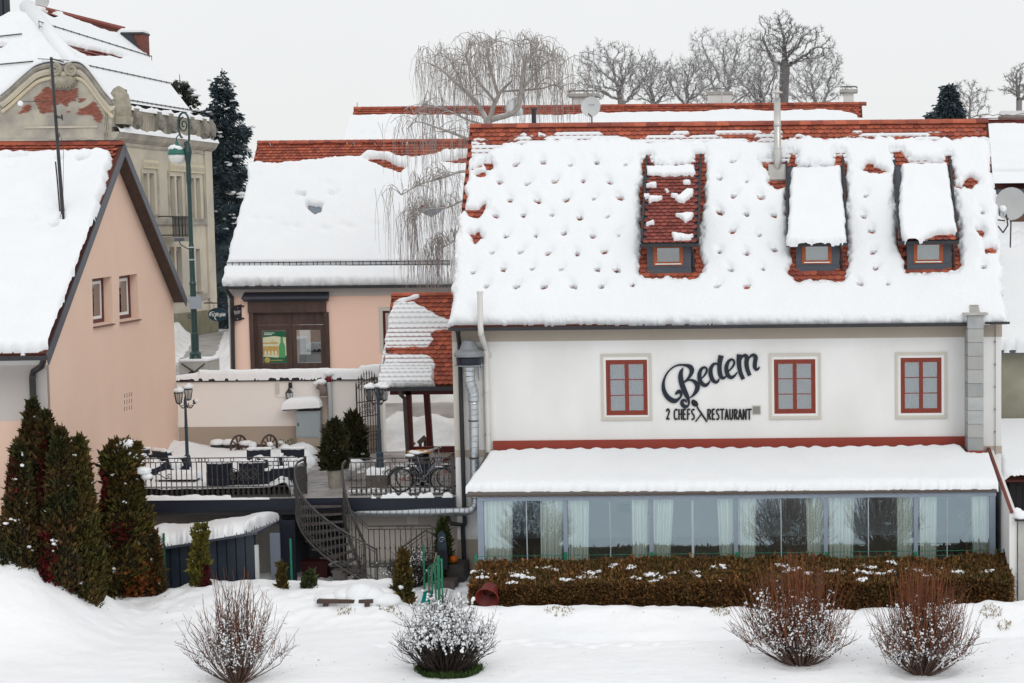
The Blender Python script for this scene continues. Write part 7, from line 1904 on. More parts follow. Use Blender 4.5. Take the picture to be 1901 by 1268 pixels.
for dx, dy in ((-.2, -.05), (.24, -.02), (0, .2)):
 mb.tube(catmull([tuple(a_), tuple(a_ + Vector((dx * .5, dy * .5, -.09))), tuple(a_ + Vector((dx, dy, .04)))], 5), .014, 5); scroll(mb, a_ + Vector((dx * .55, dy * .5, -.05)), .055, 1.1, 0, .009)
mb.build('arm', BLACK, g1_)
lantern(g1_, a_ + Vector((-.2, -.05, .06)), 1.0); lantern(g1_, a_ + Vector((0, .2, .14)), 1.0)
MB().lathe(a_ + Vector((.24, -.02, .04)), [(.07, 0), (.03, .03), (.05, .08), (.02, .12)], 8).build('broken_socket', BLACK, g1_)
v, f = blobs([tuple(a_ + Vector((.30, -.02, .12)))], [(.06, .06, .05)], ICO1, .1, 2); npmesh('snow_lump', v, f, SNOW, g1_, True)
gr_ = onz(706, 880, .32); gr_.z = .3
pl = thing('lamp_planter', 'dark stone trough with snow under the right garden lamp', 'planter', tuple(gr_ - Z3 * .3))
x0, x1 = X_(683, 895, gr_.y), X_(722, 895, gr_.y)
MB().bx(x0, x1, gr_.y - .25, gr_.y + .25, 0, .34).build('trough', mat('dark_stone', (.10, .085, .075), .8, (.16, .14, .12), 4, 5), pl)
field('snow_cover', (x0 - .02, gr_.y - .27, .34), (x1 - x0 + .04, 0, 0), (0, .54, 0), 30, 20, lambda P, px, py: .17 * pillow(np.minimum(np.minimum(P[..., 0] - x0 + .02, x1 + .02 - P[..., 0]), np.minimum(P[..., 1] - gr_.y + .27, gr_.y + .27 - P[..., 1])), .1), SNOW, pl, Nrm=Z3)
g2_ = thing('garden_lamp', 'slate blue garden lamp post with two snow capped lanterns by the gate', 'lamp post', tuple(gr_), 'cast iron garden lamps')
zt_ = Z_(701, 742, gr_.y)
MB().lathe(gr_, [(.14, 0), (.12, .08), (.095, .55), (.1, .6), (.06, .65), (.055, 1.2), (.07, 1.22), (.05, 1.27), (.036, zt_ - .3), (.055, zt_ - .28), (.045, zt_), (.02, zt_ + .05)], 12).build('post', SLATE, g2_)
a_ = at(701, 746, gr_.y); mb = MB()
for dx, dy in ((-.21, -.03), (.19, -.03), (.02, .2)):
 mb.tube(catmull([tuple(a_), tuple(a_ + Vector((dx * .5, dy * .5, -.06))), tuple(a_ + Vector((dx, dy, .03)))], 5), .014, 5); scroll(mb, a_ + Vector((dx * .5, dy * .5, -.07)), .05, 1.1, 0, .009)
mb.build('arm', BLACK, g2_)
for dx, dy in ((-.21, -.03), (.19, -.03), (.02, .2)): lantern(g2_, a_ + Vector((dx, dy, .05)), 1.02)
# ---- street lamp on its stone block
bk = thing('stone_block', 'pale stone block with a crossed iron wheel behind the garden wall', 'block', tuple(at(358, 700, 61.2)))
x0, x1 = X_(333, 690, 61.0), X_(384, 690, 61.0); z1_ = Z_(358, 671, 61.0)
MB().bx(x0, x1, 61.0, 62.4, .0, z1_).build('block', CONC, bk)
MB().bx(x0 - .02, x1 + .04, 60.98, 62.42, z1_ + .001, z1_ + .06).build('snow_cover', SNOW, bk)
mb = MB()
mb.bar(at(337, 675, 60.97), at(379, 703, 60.97), .03); mb.bar(at(380, 675, 60.95), at(340, 708, 60.95), .03); mb.lathe(at(355, 695, 60.98), [(.1, 0), (.08, .1)], 10, ax=(0, -1, 0)); mb.lathe(at(352, 702, 60.98), [(.06, -.1), (.06, .1)], 8); mb.build('iron_cross', BLACK, bk)
sb = at(363, 671, 61.5); sb.z = z1_ + .06
sl_ = thing('street_lamp', 'tall dark green cast iron street lamp with a crook and bell shaped shade', 'street lamp', tuple(sb))
zt_ = Z_(351, 262, 61.5); H_ = zt_ - sb.z
MB().lathe(sb, [(.2, 0), (.17, .1), (.2, .16), (.12, .24), (.125, .8), (.10, .85), (.095, H_ * .34), (.12, H_ * .345), (.085, H_ * .36), (.085, H_ * .52), (.07, H_ * .53), (.066, H_ * .8), (.085, H_ * .82), (.075, H_ * .9), (.13, H_ * .95), (.11, H_ * .97), (.05, H_)], 14).build('post', LAMPG, sl_)
tp = at(351, 262, 61.5)
cr_ = [tp, at(351, 235, 61.5), at(349, 217, 61.5), at(341, 209, 61.5), at(333, 216, 61.5), at(331, 235, 61.5), at(335, 252, 61.5), at(339, 256, 61.5)]
mb = MB(); mb.tube(catmull([tuple(p) for p in cr_], 6), .035, 6); scroll(mb, at(341, 232, 61.5), .26, 1.6, PI / 2, .022, 1, .6); mb.tube([at(332, 250, 61.5), at(327, 256, 61.5), at(329, 266, 61.5)], .02, 5); scroll(mb, at(346, 268, 61.45), .1, 1.3, 0, .018); mb.build('crook', LAMPG, sl_)
lc = at(329, 287, 61.5)
MB().lathe(lc, [(.31, 0), (.30, .04), (.26, .17), (.16, .27), (.07, .33), (.05, .42), (.02, .45)], 18).build('shade', mat('shade_green', (.03, .14, .11), .4), sl_, True)
MB().lathe(lc - Z3 * .32, [(.03, 0), (.14, .03), (.23, .12), (.27, .24), (.28, .315)], 18).build('globe', PLAST, sl_, True)
v, f = blobs([tuple(lc + Vector((-.05, -.05, .2))), tuple(lc + Vector((.08, -.1, .17)))], [(.2, .2, .12), (.14, .14, .1)], ICO2, .1, 12); npmesh('snow_cap', v, f, SNOW, sl_, True)
b_ = at(363, 562, 61.4); MB().bx(b_.x - .18, b_.x + .2, 61.3, 61.38, b_.z - .2, b_.z + .2).build('control_box', mat('pale_blue_box', (.30, .34, .38), .5), sl_)
mb = MB(); mb.tube([at(356, 466, 61.4), at(335, 454, 61.3), at(333, 448, 61.3)], .02, 5); q_ = at(333, 446, 61.2); mb.bx(q_.x - .1, q_.x + .13, 61.0, 61.3, q_.z - .03, q_.z + .07); mb.build('security_camera', ANTH, sl_)
mb = MB(); scroll(mb, at(353, 588, 61.45), .1, 1.3, 0, .016); mb.build('bracket', LAMPG, sl_)
for py in (459, 482): MB().lathe(at(356 + (py - 459) * .02, py, 61.5), [(.10, -.02), (.10, .02)], 12).build('steel_band', GALV, sl_)
# ---- iron gate leaf
ga, gb_ = at(665, 842, 58.9), at(704, 838, 59.8); ga.z = gb_.z = 0
gt = thing('iron_gate', 'open wrought iron gate leaf with spear tips beside the garden wall', 'gate', tuple(ga))
gd = gb_ - ga; gz = lambda t: Z_(684, 696, ga.y) * (1 - .10 * (2 * abs(t - .55)) ** 2)
nbz = 9
for k in range(nbz):
 t = k / (nbz - 1); p = ga + gd * t; zt_ = gz(t)
 mb = MB(); wq = .022 if k in (0, nbz - 1) else .012; mb.bar(p + Z3 * .04, p + Z3 * (zt_ - .0), wq * 2, wq * 2); mb.lathe(p + Z3 * zt_, [(.03, 0), (.001, .14)], 4); mb.build('bar', IRON, gt)
mb = MB()
for f_ in (.06, .18, .28, .48, .66): mb = MB(); mb.bar(ga + Z3 * (gz(.5) * f_), gb_ + Z3 * (gz(.5) * f_), .03, .03); mb.build('rail', IRON, gt)
mb = MB()
mb.tube([ga + gd * t + Z3 * (gz(t) * .93) for t in np.linspace(0, 1, 10)], .018, 4)
mb.build('rail', IRON, gt)
mb = MB(); gn = gd.cross(Z3).normalized()
for k in range(8):
 p = ga + gd * ((k + .5) / 8)
 for f_ in (.23,): ring(mb, p + Z3 * gz(.5) * f_, .045, .01, ax=gn)
for t, f_, r_ in ((.3, .57, .14), (.7, .57, .14), (.5, .53, .09), (.5, .62, .09), (.2, .86, .12), (.5, .84, .14), (.8, .86, .12)): ring(mb, ga + gd * t + Z3 * gz(.5) * f_, r_, .012, ax=gn); ring(mb, ga + gd * t + Z3 * gz(.5) * f_, r_ * .5, .010, ax=gn)
mb.build('scrollwork', IRON, gt)
# ================================================================ tiled shelter over the gate passage
YP, YPR = 54.0, 55.85
pz0, pz1 = Z_(780, 716, YP), Z_(780, 549, YPR)
px0, px1 = X_(707, 718, YP), XL - .02
px0r = X_(728, 549, YPR)
pv_ = thing('tiled_shelter', 'small shelter with a half snowy red tiled roof on oxblood posts', 'shelter', (px0, YP, 0))
pV = Vector((0, YPR - YP, pz1 - pz0)); pL = pV.length; pV.normalize(); pN = Vector((1, 0, 0)).cross(pV)
MB().prism([(px0, YP, pz0 - .06), (px0, YP, pz0), (px0, YPR, pz1), (px0, YPR + 1.85, pz0), (px0, YPR + 1.85, pz0 - .06), (px0, YPR, pz1 - .1)], (px1 - px0, 0, 0)).build('roof', DECK, pv_)
PB1 = [(700, 720), (712, 650), (720, 600), (728, 578), (732, 566), (770, 566), (790, 575), (812, 590), (836, 598), (838, 615), (818, 614), (800, 622), (808, 632), (800, 640), (796, 647), (718, 649)]
PB2 = [(700, 722), (716, 658), (795, 660), (802, 668), (810, 680), (806, 690), (806, 712), (808, 718)]
TEXP = pL / 21.0
def psn_s(px, py): return np.maximum(poly_sd(px, py, PB1), poly_sd(px, py, PB2))
def shsnow(P, px, py):
 s = psn_s(px, py + 1) + lumps(px, py, 130, 2.5, 7)
 v = (P - np.array((px0, YP, pz0))) @ np.array(pV) / TEXP
 x = (P[..., 0] - px0) / .178
 row = np.floor(v); off = np.where(row % 2 == 0, 0, .5)
 fx = np.abs((x - off) % 1 - .5) * 2
 lip = .33 * (1 - np.sqrt(np.clip(1 - (fx * .95) ** 2, 0, 1)))
 ph = v - row
 inlip = sst(ph - lip, .0, .10)
 scal = poly_sd(px, py, [(704, 660), (715, 590), (790, 590), (810, 640), (800, 690), (704, 690)]) > 0
 thin = inlip * (.012 + .25 * TEXP * (1.1 - np.clip(ph - lip * .5, 0, 1)) + .011 + .03)
 deep = .15 * sst(600 - py, -12, 14) + .17 * sst(py, 672, 700)
 h = np.where(s > 0, (thin + deep) * pillow(s, 5) , -1)
 cap = poly_sd(px, py, [(733, 562), (742, 556), (762, 552), (776, 545), (783, 546), (777, 556), (760, 560), (748, 566)]) + lumps(px, py, 133, 1, 5)
 h = np.maximum(h, np.where(cap > 0, .12 * pillow(cap, 4), -1))
 return np.where(h > .008, h, -1)
tiles(pv_, (px0, YP, pz0), (1, 0, 0), pV, px1 - px0, pL - .04, .178, TEXP, lambda px, py: (psn_s(px, py) < 14) | ((py > 585) & (py < 668)), TILE, limit=300)
field('snow_cover', Vector((px0 - .05, YP, pz0)) - pV * .12, (px1 - px0 + .04, 0, 0), pV * (pL + .1), 240, 280, shsnow, SNOW, pv_, eps=.006)
v, f = blobs([tuple(at(712, 716, YP - .12)), tuple(at(720, 712, YP - .1)), tuple(at(709, 722, YP - .14))], [(.16, .14, .13), (.16, .14, .12), (.09, .09, .1)], ICO2, .15, 3); npmesh('snow_lump', v, f, SNOW, pv_, True)
for i in range(9):
 m = Matrix.Translation((px0 + i * .335, YPR, pz1 + .03)) @ Matrix.Diagonal((.335 / rw_, .85, .85, 1)); place(rt_me, 'ridge_tile', pv_, m)
MB().bx(px0 + .05, px1, YP - .14, YP - .02, pz0 - .14, pz0 - .03).build('gutter', BLACK, pv_)
mb = MB(); mb.tube([at(742, 722, YP - .08), at(744, 733, YP - .05), at(751, 740, YP + .05), at(752, 760, YP + .1), at(757, 845, YP + .1)], .06, 7); mb.build('downpipe', mat('dark_grey_pipe', (.06, .058, .057), .5), pv_)
pyb = onz(760, 868, 0)
def post(pxt, pyt, pxb, pyb, w_, Yq, m_=DKRED, nm='post'):
 a, b = at(pxt, pyt, Yq), at(pxb, pyb, Yq)
 MB().prism([(a.x - w_, Yq, a.z), (a.x + w_, Yq, a.z), (b.x + w_, Yq, b.z), (b.x - w_, Yq, b.z)], (0, w_ * 2, 0)).build(nm, m_, pv_)
post(757, 718, 764, 880, .075, YP + .25); post(790, 716, 798, 832, .085, YP + 2.2)
MB().bx(X_(764, 834, YP + .4), XL - .02, YP + .36, YP + .5, Z_(800, 840, YP + .4), Z_(800, 829, YP + .4)).build('low_beam', DKRED, pv_)
MB().bx(px0 + .2, XL - .02, YP + .25, YP + .37, pz0 - .28, pz0 - .145).build('eave_beam', DKRED, pv_)
MB().bx(X_(764, 834, YP + .4), XL - .02, YP + .40, YP + .46, 0, Z_(800, 841, YP + .4)).build('low_panel', mat('pale_board_panel', (.45, .40, .36), .8), pv_)
mb = MB(); mb.bar(at(820, 858, YP + .3), at(846, 842, YP + .3), .08); mb.build('diagonal_brace', DKRED, pv_)
# bench beyond the low beam
bn = thing('garden_bench', 'weathered brown bench end standing in the snow behind the shelter posts', 'bench', tuple(onz(785, 832, .1)))
mb = MB(); mb.bar(at(777, 823, 57.5), at(790, 811, 57.5), .1, .14); mb.build('armrest', mat('grey_brown_wood', (.16, .12, .10), .8), bn)
mb = MB(); mb.bar(at(780, 820, 57.5), at(781, 840, 57.5), .08, .08); mb.bar(at(789, 815, 57.6), at(790, 838, 57.6), .08, .08); mb.build('leg', WOODD, bn)
mb = MB(); mb.bar(at(761, 830, 57.4), at(769, 821, 57.4), .1, .12); mb.build('backrest', mat('grey_brown_wood', (.16, .12, .10)), bn)
# barrel table
bc = onz(782, 902, 0)
br = thing('barrel_table', 'dark barrel table with a round orange wooden top behind the bicycles', 'barrel table', tuple(bc))
zt_ = Z_(781, 838, bc.y)
MB().lathe(bc, [(.22, 0), (.28, .25), (.29, .45), (.28, .65), (.23, zt_ - .03)], 16).build('barrel', NAVY, br, True)
for f_ in (.1, .35, .6): MB().lathe(bc + Z3 * (zt_ * f_ + .05), [(.285, 0), (.293, .02), (.285, .05)], 16, capb=False, capt=False).build('hoop', IRON, br)
MB().lathe(bc + Z3 * (zt_ - .03), [(.36, 0), (.37, .02), (.36, .045), (.001, .05)], 28).build('top', mat('orange_wood', (.50, .21, .035), .5, (.42, .17, .03), 6, 4), br)
field('snow_cover', tuple(bc + Vector((-.4, -.42, zt_ + .018))), (.7, 0, 0), (0, .45, 0), 24, 16, lambda P, px, py: .05 * pillow(.36 - np.hypot(P[..., 0] - bc.x, P[..., 1] - bc.y) , .1) * (P[..., 1] < bc.y - .24 + .1 * fbm(P[..., 0] * 5, P[..., 1] * 5, 140, 2)) - .002, SNOW, br, Nrm=Z3)
# ---- bicycles
def bicycle(lab, rear, front, y, tone, bx_off=0):
 R_ = .315; A = Vector((rear, y, R_ + .01)); B_ = Vector((front, y, R_ + .01)); Lb = front - rear
 t = thing('bicycle', lab, 'bicycle', (rear, y, 0), 'bicycles parked on the terrace')
 TY = mat('tyre_rubber', (.012, .012, .013), .8); SP = mat('bike_steel', (.45, .46, .47), .3, metal=.8)
 FR = mat('bike_frame_' + tone, (.02, .022, .03) if tone == 'black' else (.22, .24, .30), .35)
 for c in (A, B_):
  pts = [c + Vector((math.cos(a), 0, math.sin(a))) * R_ for a in np.linspace(0, 2 * PI, 32, endpoint=False)]
  mb = MB(); mb.tube(pts, .022, 6, closed=True); wl = mb.build('wheel', TY, t, True)
  mb = MB(); mb.tube([c + (p - c) * .91 for p in pts], .010, 4, closed=True); mb.build('rim', SP, wl)
  for k in range(14):
   a = 2 * PI * k / 14; d = Vector((math.cos(a), 0, math.sin(a))); mb = MB(); mb.tube([c + d * .02 + Vector((0, .025 * (-1) ** k, 0)), c + d * R_ * .9], .0035, 3); mb.build('spoke', SP, wl)
  MB().lathe(c - Vector((0, .05, 0)), [(.02, 0), (.028, .02), (.028, .08), (.02, .1)], 8, ax=(0, 1, 0)).build('hub', SP, wl)
  mb = MB(); mb.tube([c + Vector((math.cos(a), 0, math.sin(a))) * (R_ + .045) for a in np.linspace(.1 * PI, .95 * PI if c is A else .8 * PI, 14)], .02, 5); mb.build('mudguard', FR, t)
 bb = A + Vector((Lb * .40, 0, -.04)); st_ = A + Vector((Lb * .28, 0, .44)); hd = A + Vector((Lb * .83, 0, .50)); hd2 = A + Vector((Lb * .80, 0, .60))
 mb = MB(); low = A + Vector((Lb * .42, 0, .16))
 mb.tube([st_, bb], .018, 6); mb.tube([hd, bb + Vector((0.02, 0, .05))], .022, 6); mb.tube([hd2, low + Vector((.12, 0, .02)), low], .016, 6); mb.tube([A, bb], .012, 5); mb.tube([A, st_ - Vector((-.02, 0, .12))], .011, 5); mb.tube([hd2, hd], .022, 6); mb.build('frame', FR, t)
 mb = MB(); mb.tube([hd, hd + (B_ - hd) * .7 + Vector((-.02, 0, 0)), B_], .016, 6); mb.build('fork', SP, t)
 mb = MB(); mb.tube([st_, st_ + Vector((-.03, 0, .14))], .013, 6); mb.build('seat_post', SP, t)
 MB().prism([st_ + Vector((-.16, -.08, .15)), st_ + Vector((.12, -.02, .15)), st_ + Vector((.12, .02, .15)), st_ + Vector((-.16, .08, .15))], (0, 0, .06)).build('saddle', BLACK, t)
 v, f = blobs([tuple(st_ + Vector((-.06, 0, .23)))], [(.13, .08, .05)], ICO1, .15, 3); npmesh('snow_cap', v, f, SNOW, t, True, 'stuff')
 hb = hd2 + Vector((-.04, 0, .16)); mb = MB(); mb.tube([hd2, hb], .014, 6); mb.tube(catmull([tuple(hb + Vector((-.16, -.26, .02))), tuple(hb + Vector((.04, -.2, .06))), tuple(hb), tuple(hb + Vector((.04, .2, .06))), tuple(hb + Vector((-.16, .26, .02)))], 4), .013, 5); mb.build('handlebar', SP, t)
 mb = MB(); mb.tube([hb + Vector((.02, -.1, .05)), hb + Vector((.12, -.1, -.02)), hb + Vector((.08, -.02, -.3)), hd], .005, 4); mb.tube([hb + Vector((.02, .1, .05)), hb + Vector((.16, .08, -.06)), hd + Vector((.05, 0, -.1))], .005, 4); mb.build('cable', BLACK, t)
 mb = MB(); mb.tube([A + Vector((-.22, .07, .40)), A + Vector((.16, .07, .41))], .008, 4); mb.tube([A + Vector((-.22, -.07, .40)), A + Vector((.16, -.07, .41))], .008, 4); mb.tube([A + Vector((-.2, .07, .40)), A], .007, 4); mb.build('carrier', SP, t)
 mb = MB(); ring(mb, bb, .085, .012); mb.bar(bb + Vector((0, -.06, 0)), bb + Vector((.1, -.06, -.14)), .02); mb.bar(bb + Vector((0, .06, 0)), bb + Vector((-.1, .06, .14)), .02); mb.bx(bb.x + .06, bb.x + .15, bb.y - .14, bb.y - .06, bb.z - .155, bb.z - .13); mb.build('crank', SP, t)
 MB().bx(A.x + .05, A.x + .12, y - .03, y - .02, A.z - .02, A.z + .06).build('reflector', mat('orange_reflector', (.6, .09, .01), .4), t)
 MB().bx(B_.x - .1, B_.x - .04, y - .025, y - .02, B_.z + .12, B_.z + .16).build('reflector', mat('red_reflector', (.4, .012, .012), .4), t)
 v, f = blobs([tuple(A + Vector((.02, 0, R_ + .07))), tuple(A + Vector((.16, 0, R_ + .0))), tuple(B_ + Vector((-.06, 0, R_ + .04)))], [(.16, .04, .025), (.1, .04, .03), (.14, .03, .02)], ICO1, .2, 4); npmesh('snow_patch', v, f, SNOW, t, True, 'stuff')
 return t
yb1 = 50.75
bicycle('black step-through bicycle nearest the terrace railing with snow on its saddle', X_(745, 905, yb1), X_(821, 905, yb1), yb1, 'black')
bicycle('silver blue bicycle standing behind the black one by the barrel', X_(757, 895, yb1 + .55), X_(833, 895, yb1 + .55), yb1 + .55, 'silver')
# ---- yard corner: gate, shovel, pumpkin, tub, fence posts
ga_, gb2 = at(797, 1112, 46.4), at(826, 1103, 45.6)
gg = thing('green_gate', 'open green tubular garden gate left of the hedge', 'gate', tuple(ga_))
ztl = at(803, 1047, 46.4).z - at(803, 1112, 46.4).z
A = Vector((ga_.x, 46.4, 0)); B_ = Vector((X_(821, 1080, 45.6), 45.6, 0))
zA0, zA1, zB0, zB1 = Z_(803, 1115, 46.4), Z_(803, 1053, 46.4), Z_(820, 1112, 45.6), Z_(821, 1038, 45.6)
for k in range(5):
 t = k / 4; p = A.lerp(B_, t); mb = MB(); w_ = .07 if k == 3 else .04
 mb.bx(p.x - w_ / 2, p.x + w_ / 2, p.y - .02, p.y + .02, ZL - .1, zA1 + (zB1 - zA1) * t + (.14 if k == 3 else 0)); mb.build('bar' if k != 3 else 'post', GREENM, gg)
mb = MB()
for f_ in (.0, .5): mb = MB(); mb.bar(Vector((A.x, A.y, zA1 - (zA1 - zA0) * f_)), Vector((B_.x, B_.y, zB1 - (zB1 - zB0) * f_)), .035); mb.build('rail', GREENM, gg)
sv = thing('snow_shovel', 'snow shovel with a turquoise scoop and wooden handle leaning on the green gate', 'shovel', tuple(at(794, 1118, 46.2)))
mb = MB(); mb.tube([at(810, 1026, 46.6), at(795, 1100, 46.3)], .02, 6); mb.build('handle', mat('shovel_handle', (.22, .14, .10), .7), sv)
tq = mat('turquoise_plastic', (.005, .30, .25), .4)
vs = []
for j in range(7):
 for i in range(9):
  u = i / 8 - .5; v_ = j / 6
  p = at(796 + 16 * u - 4 * v_, 1098 + 20 * v_, 46.2) + Vector((0, .18 * (1 - (2 * u) ** 2) - .05 - .1 * v_, 0)); vs.append(p)
mb = MB(); fs = [(j * 9 + i, j * 9 + i + 1, (j + 1) * 9 + i + 1, (j + 1) * 9 + i) for j in range(6) for i in range(8)]
mb.add(vs, fs); mb.add([p + Vector((0, .012, 0)) for p in vs], fs); mb.tube(vs[0:63:9], .015, 5); mb.tube(vs[0:9], .012, 5); mb.build('scoop', tq, sv, True)
pk = thing('pumpkin', 'orange pumpkin on a ledge beside the black downpipe', 'pumpkin', tuple(at(842, 1046, 49.2)))
c = at(842, 1038, 49.2); Vp, Fp = ICO2
Pp = Vp.copy(); an = np.arctan2(Pp[:, 1], Pp[:, 0]); rr = 1 - .07 * np.abs(np.sin(an * 5)) ** .6; Pp = Pp * np.array([.13, .13, .115]) * np.stack([rr, rr, 1 - .25 * np.exp(-((np.hypot(Pp[:, 0], Pp[:, 1])) / .3) ** 2)], 1) + np.array(c)
npmesh('body', Pp, Fp, mat('pumpkin_skin', (.55, .13, .012), .45, (.45, .1, .012), 5), pk, True)
mb = MB(); mb.tube([c + Z3 * .08, c + Vector((.01, 0, .15)), c + Vector((.03, 0, .19))], .016, 6); mb.build('stalk', mat('stalk_green', (.10, .085, .03), .8), pk)
lz = c.z - .12
o = MB().bx(c.x - .25, c.x + .3, 49.0, 49.9, ZL - .1, lz).build('stone_ledge', mat('dark_wet_stone', (.035, .03, .03), .6, (.07, .06, .055), 4)); tag(o, 'dark stone ledge carrying the pumpkin by the downpipe', 'ledge')
o = MB().bx(X_(812, 1080, 48.6), X_(848, 1080, 48.6), 48.2, 48.9, ZL - .1, Z_(830, 1075, 48.6)).build('stone_step', mat('dark_brown_stone', (.06, .045, .045), .7, (.10, .08, .075), 4)); tag(o, 'brown stone step in front of the pumpkin ledge', 'step')
tb = thing('red_tub', 'empty red plastic tub lying on its side against the hedge', 'tub', tuple(at(904, 1112, 44.2)))
c = at(904, 1110, 44.2); axd = Vector((.1, .85, .45)).normalized()
RT = mat('red_tub_plastic', (.17, .018, .012), .45, (.12, .014, .010), 4)
MB().lathe(c, [(.27, -.02), (.29, -.03), (.29, .01), (.25, .02), (.2, .34), (.001, .35)], 22, ax=axd, capb=False, capt=False).build('tub', RT, tb, True)
for px_, py0, py1 in ((884, 1030, 1046), (1865, 1019, 1045), (1365, 1016, 1040)):
 if px_ == 1365: continue
 fp = thing('fence_post', 'short green wire fence post at the ' + ('left' if px_ < 1000 else 'right') + ' end of the hedge', 'fence post', tuple(at(px_, py1, 46.0))); a = at(px_, py1, 46.0)
 MB().bx(a.x - .035, a.x + .035, 45.98, 46.03, ZL, Z_(px_, py0, 46)).build('post', GREENM, fp)
wf = thing('wire_fence', 'thin green wire strung behind the hedge in front of the veranda', 'fence', tuple(at(1370, 1035, 46.1)))
for dz2 in (0, -.12):
 mb = MB(); mb.tube([at(884, 1033, 46.1) + Z3 * dz2, at(1865, 1021, 46.1) + Z3 * dz2], .007, 4); mb.build('wire', GREENM, wf)
for px_ in (1050, 1210, 1368, 1534, 1700): a = at(px_, 1025, 46.1); MB().bx(a.x - .04, a.x + .04, 46.08, 46.13, ZL, a.z + .0).build('post', GREENM, wf)
for k, (px_, py0, py1, Yq) in enumerate(((542, 1000, 1085, 48.4), (787, 1012, 1050, 48.2), (305, 990, 1025, 47.5))):
 a = at(px_, py1, Yq); fp = thing('stake', ['thin green stake in front of the curved stair', 'thin green stake in front of the landing railing', 'thin green stake at the left end of the shed'][k], 'stake', (a.x, Yq, ZL)); MB().bx(a.x - .025, a.x + .025, Yq - .02, Yq + .02, ZL - .1, Z_(px_, py0, Yq)).build('post', GREENM, fp)
# snow heaped bench/plank in the yard
pk_ = thing('snowed_plank', 'dark plank bench buried under a big rounded snow heap', 'bench', tuple(onz(650, 1102, -1.72)))
p = onz(648, 1103, -1.66); ZK = ground_at(p.x, p.y) - .07; mb = MB(); mb.bx(p.x - .75, p.x + .6, p.y - .15, p.y + .15, ZK + .06, ZK + .15); mb.build('plank', WOODD, pk_)
for dx in (-.55, .45): MB().bx(p.x + dx - .06, p.x + dx + .06, p.y - .12, p.y + .12, ZK - .4, ZK + .059).build('leg', WOODD, pk_)
v, f = blobs([(p.x + .2, p.y + .22, ZK + .12), (p.x - .5, p.y + .25, ZK + .06), (p.x + .78, p.y + .28, ZK + .04), (p.x - .1, p.y + .3, ZK + .1), (p.x + .45, p.y + .25, ZK + .1)], [(.42, .38, .36), (.42, .3, .19), (.42, .35, .18), (.45, .38, .27), (.4, .36, .27)], ICO2, .05, 8); npmesh('snow_heap', v, f, SNOW, pk_, True, 'stuff')
# ================================================================ plants
def leafmat(name, c, c2, sc_=2.0, var=.35, tint=None): return mat(name, c, .85, c2, sc_, 3, var=var, tint=tint, spec=.15, contrast=1.4)
THU = leafmat('thuja_green', (.044, .046, .014), (.105, .058, .020), 1.4, .5, (.016, .020, .009))
THU2 = leafmat('thuja_olive', (.080, .074, .017), (.13, .074, .021), 1.6, .5, (.03, .033, .011))
POTG = leafmat('dark_thuja', (.022, .030, .012), (.045, .038, .016), 3, .4)
HED = leafmat('hedge_brown', (.25, .112, .040), (.155, .10, .032), 1.1, .45, (.10, .058, .028))
VINE = leafmat('crimson_vine', (.105, .010, .011), (.055, .009, .009), 6, .45)
VINO = leafmat('orange_vine', (.20, .055, .012), (.12, .045, .013), 6, .45)
CORE = mat('shade_core_dark', (.020, .015, .010), .95, (.03, .022, .014), 5, 3)  # near-black colour of the solid cores that block light inside foliage
SPR = leafmat('hazed_spruce_needles', (.044, .070, .090), (.066, .092, .10), .8, .35)  # needle colour paled and blued in place of distance haze
SPR2 = leafmat('pale_spruce_needles', (.042, .054, .046), (.06, .066, .052), .8, .35)
def barkmat(name, c, snow_at=.55, amount=.9):
 if name in MATS: return MATS[name]
 m = mat(name, c, .85, tuple(x * 1.5 for x in c), 6, 4)
 n = m.node_tree.nodes; l = m.node_tree.links.new; b = n['Principled BSDF']
 src = b.inputs['Base Color'].links[0].from_socket
 g = n.new('ShaderNodeNewGeometry'); s = n.new('ShaderNodeSeparateXYZ'); l(g.outputs['Normal'], s.inputs[0])
 no = n.new('ShaderNodeTexNoise'); no.inputs['Scale'].default_value = 3.0; l(g.outputs['Position'], no.inputs['Vector'])
 ad = n.new('ShaderNodeMath'); ad.operation = 'MULTIPLY_ADD'; ad.inputs[1].default_value = 1.1; ad.inputs[2].default_value = -.55; l(no.outputs['Fac'], ad.inputs[0])
 a2 = n.new('ShaderNodeMath'); a2.operation = 'ADD'; l(s.outputs['Z'], a2.inputs[0]); l(ad.outputs[0], a2.inputs[1])
 mr = n.new('ShaderNodeMapRange'); mr.inputs['From Min'].default_value = snow_at; mr.inputs['From Max'].default_value = snow_at + .25; mr.inputs['To Max'].default_value = amount
 l(a2.outputs[0], mr.inputs['Value'])
 mx = n.new('ShaderNodeMix'); mx.data_type = 'RGBA'; l(mr.outputs['Result'], mx.inputs['Factor']); l(src, mx.inputs['A']); mx.inputs['B'].default_value = (.82, .84, .86, 1)
 l(mx.outputs['Result'], b.inputs['Base Color'])
 return m
BARK = barkmat('snow_dusted_bark', (.075, .066, .062), .6)
BIRB = barkmat('birch_bark', (.30, .28, .26), .6)
TWB = mat('birch_twigs', (.30, .26, .245), .8, (.38, .34, .32), 5, 3)
TWR = mat('red_twigs', (.155, .045, .022), .7, (.20, .075, .03), 4, 3, var=.3)
TWN = mat('brown_twigs', (.085, .052, .042), .75, (.13, .08, .06), 4, 3, var=.3)
TWD = mat('dark_twigs', (.030, .022, .020), .8, (.05, .036, .03), 4, 3, var=.3)
cat_ = cat
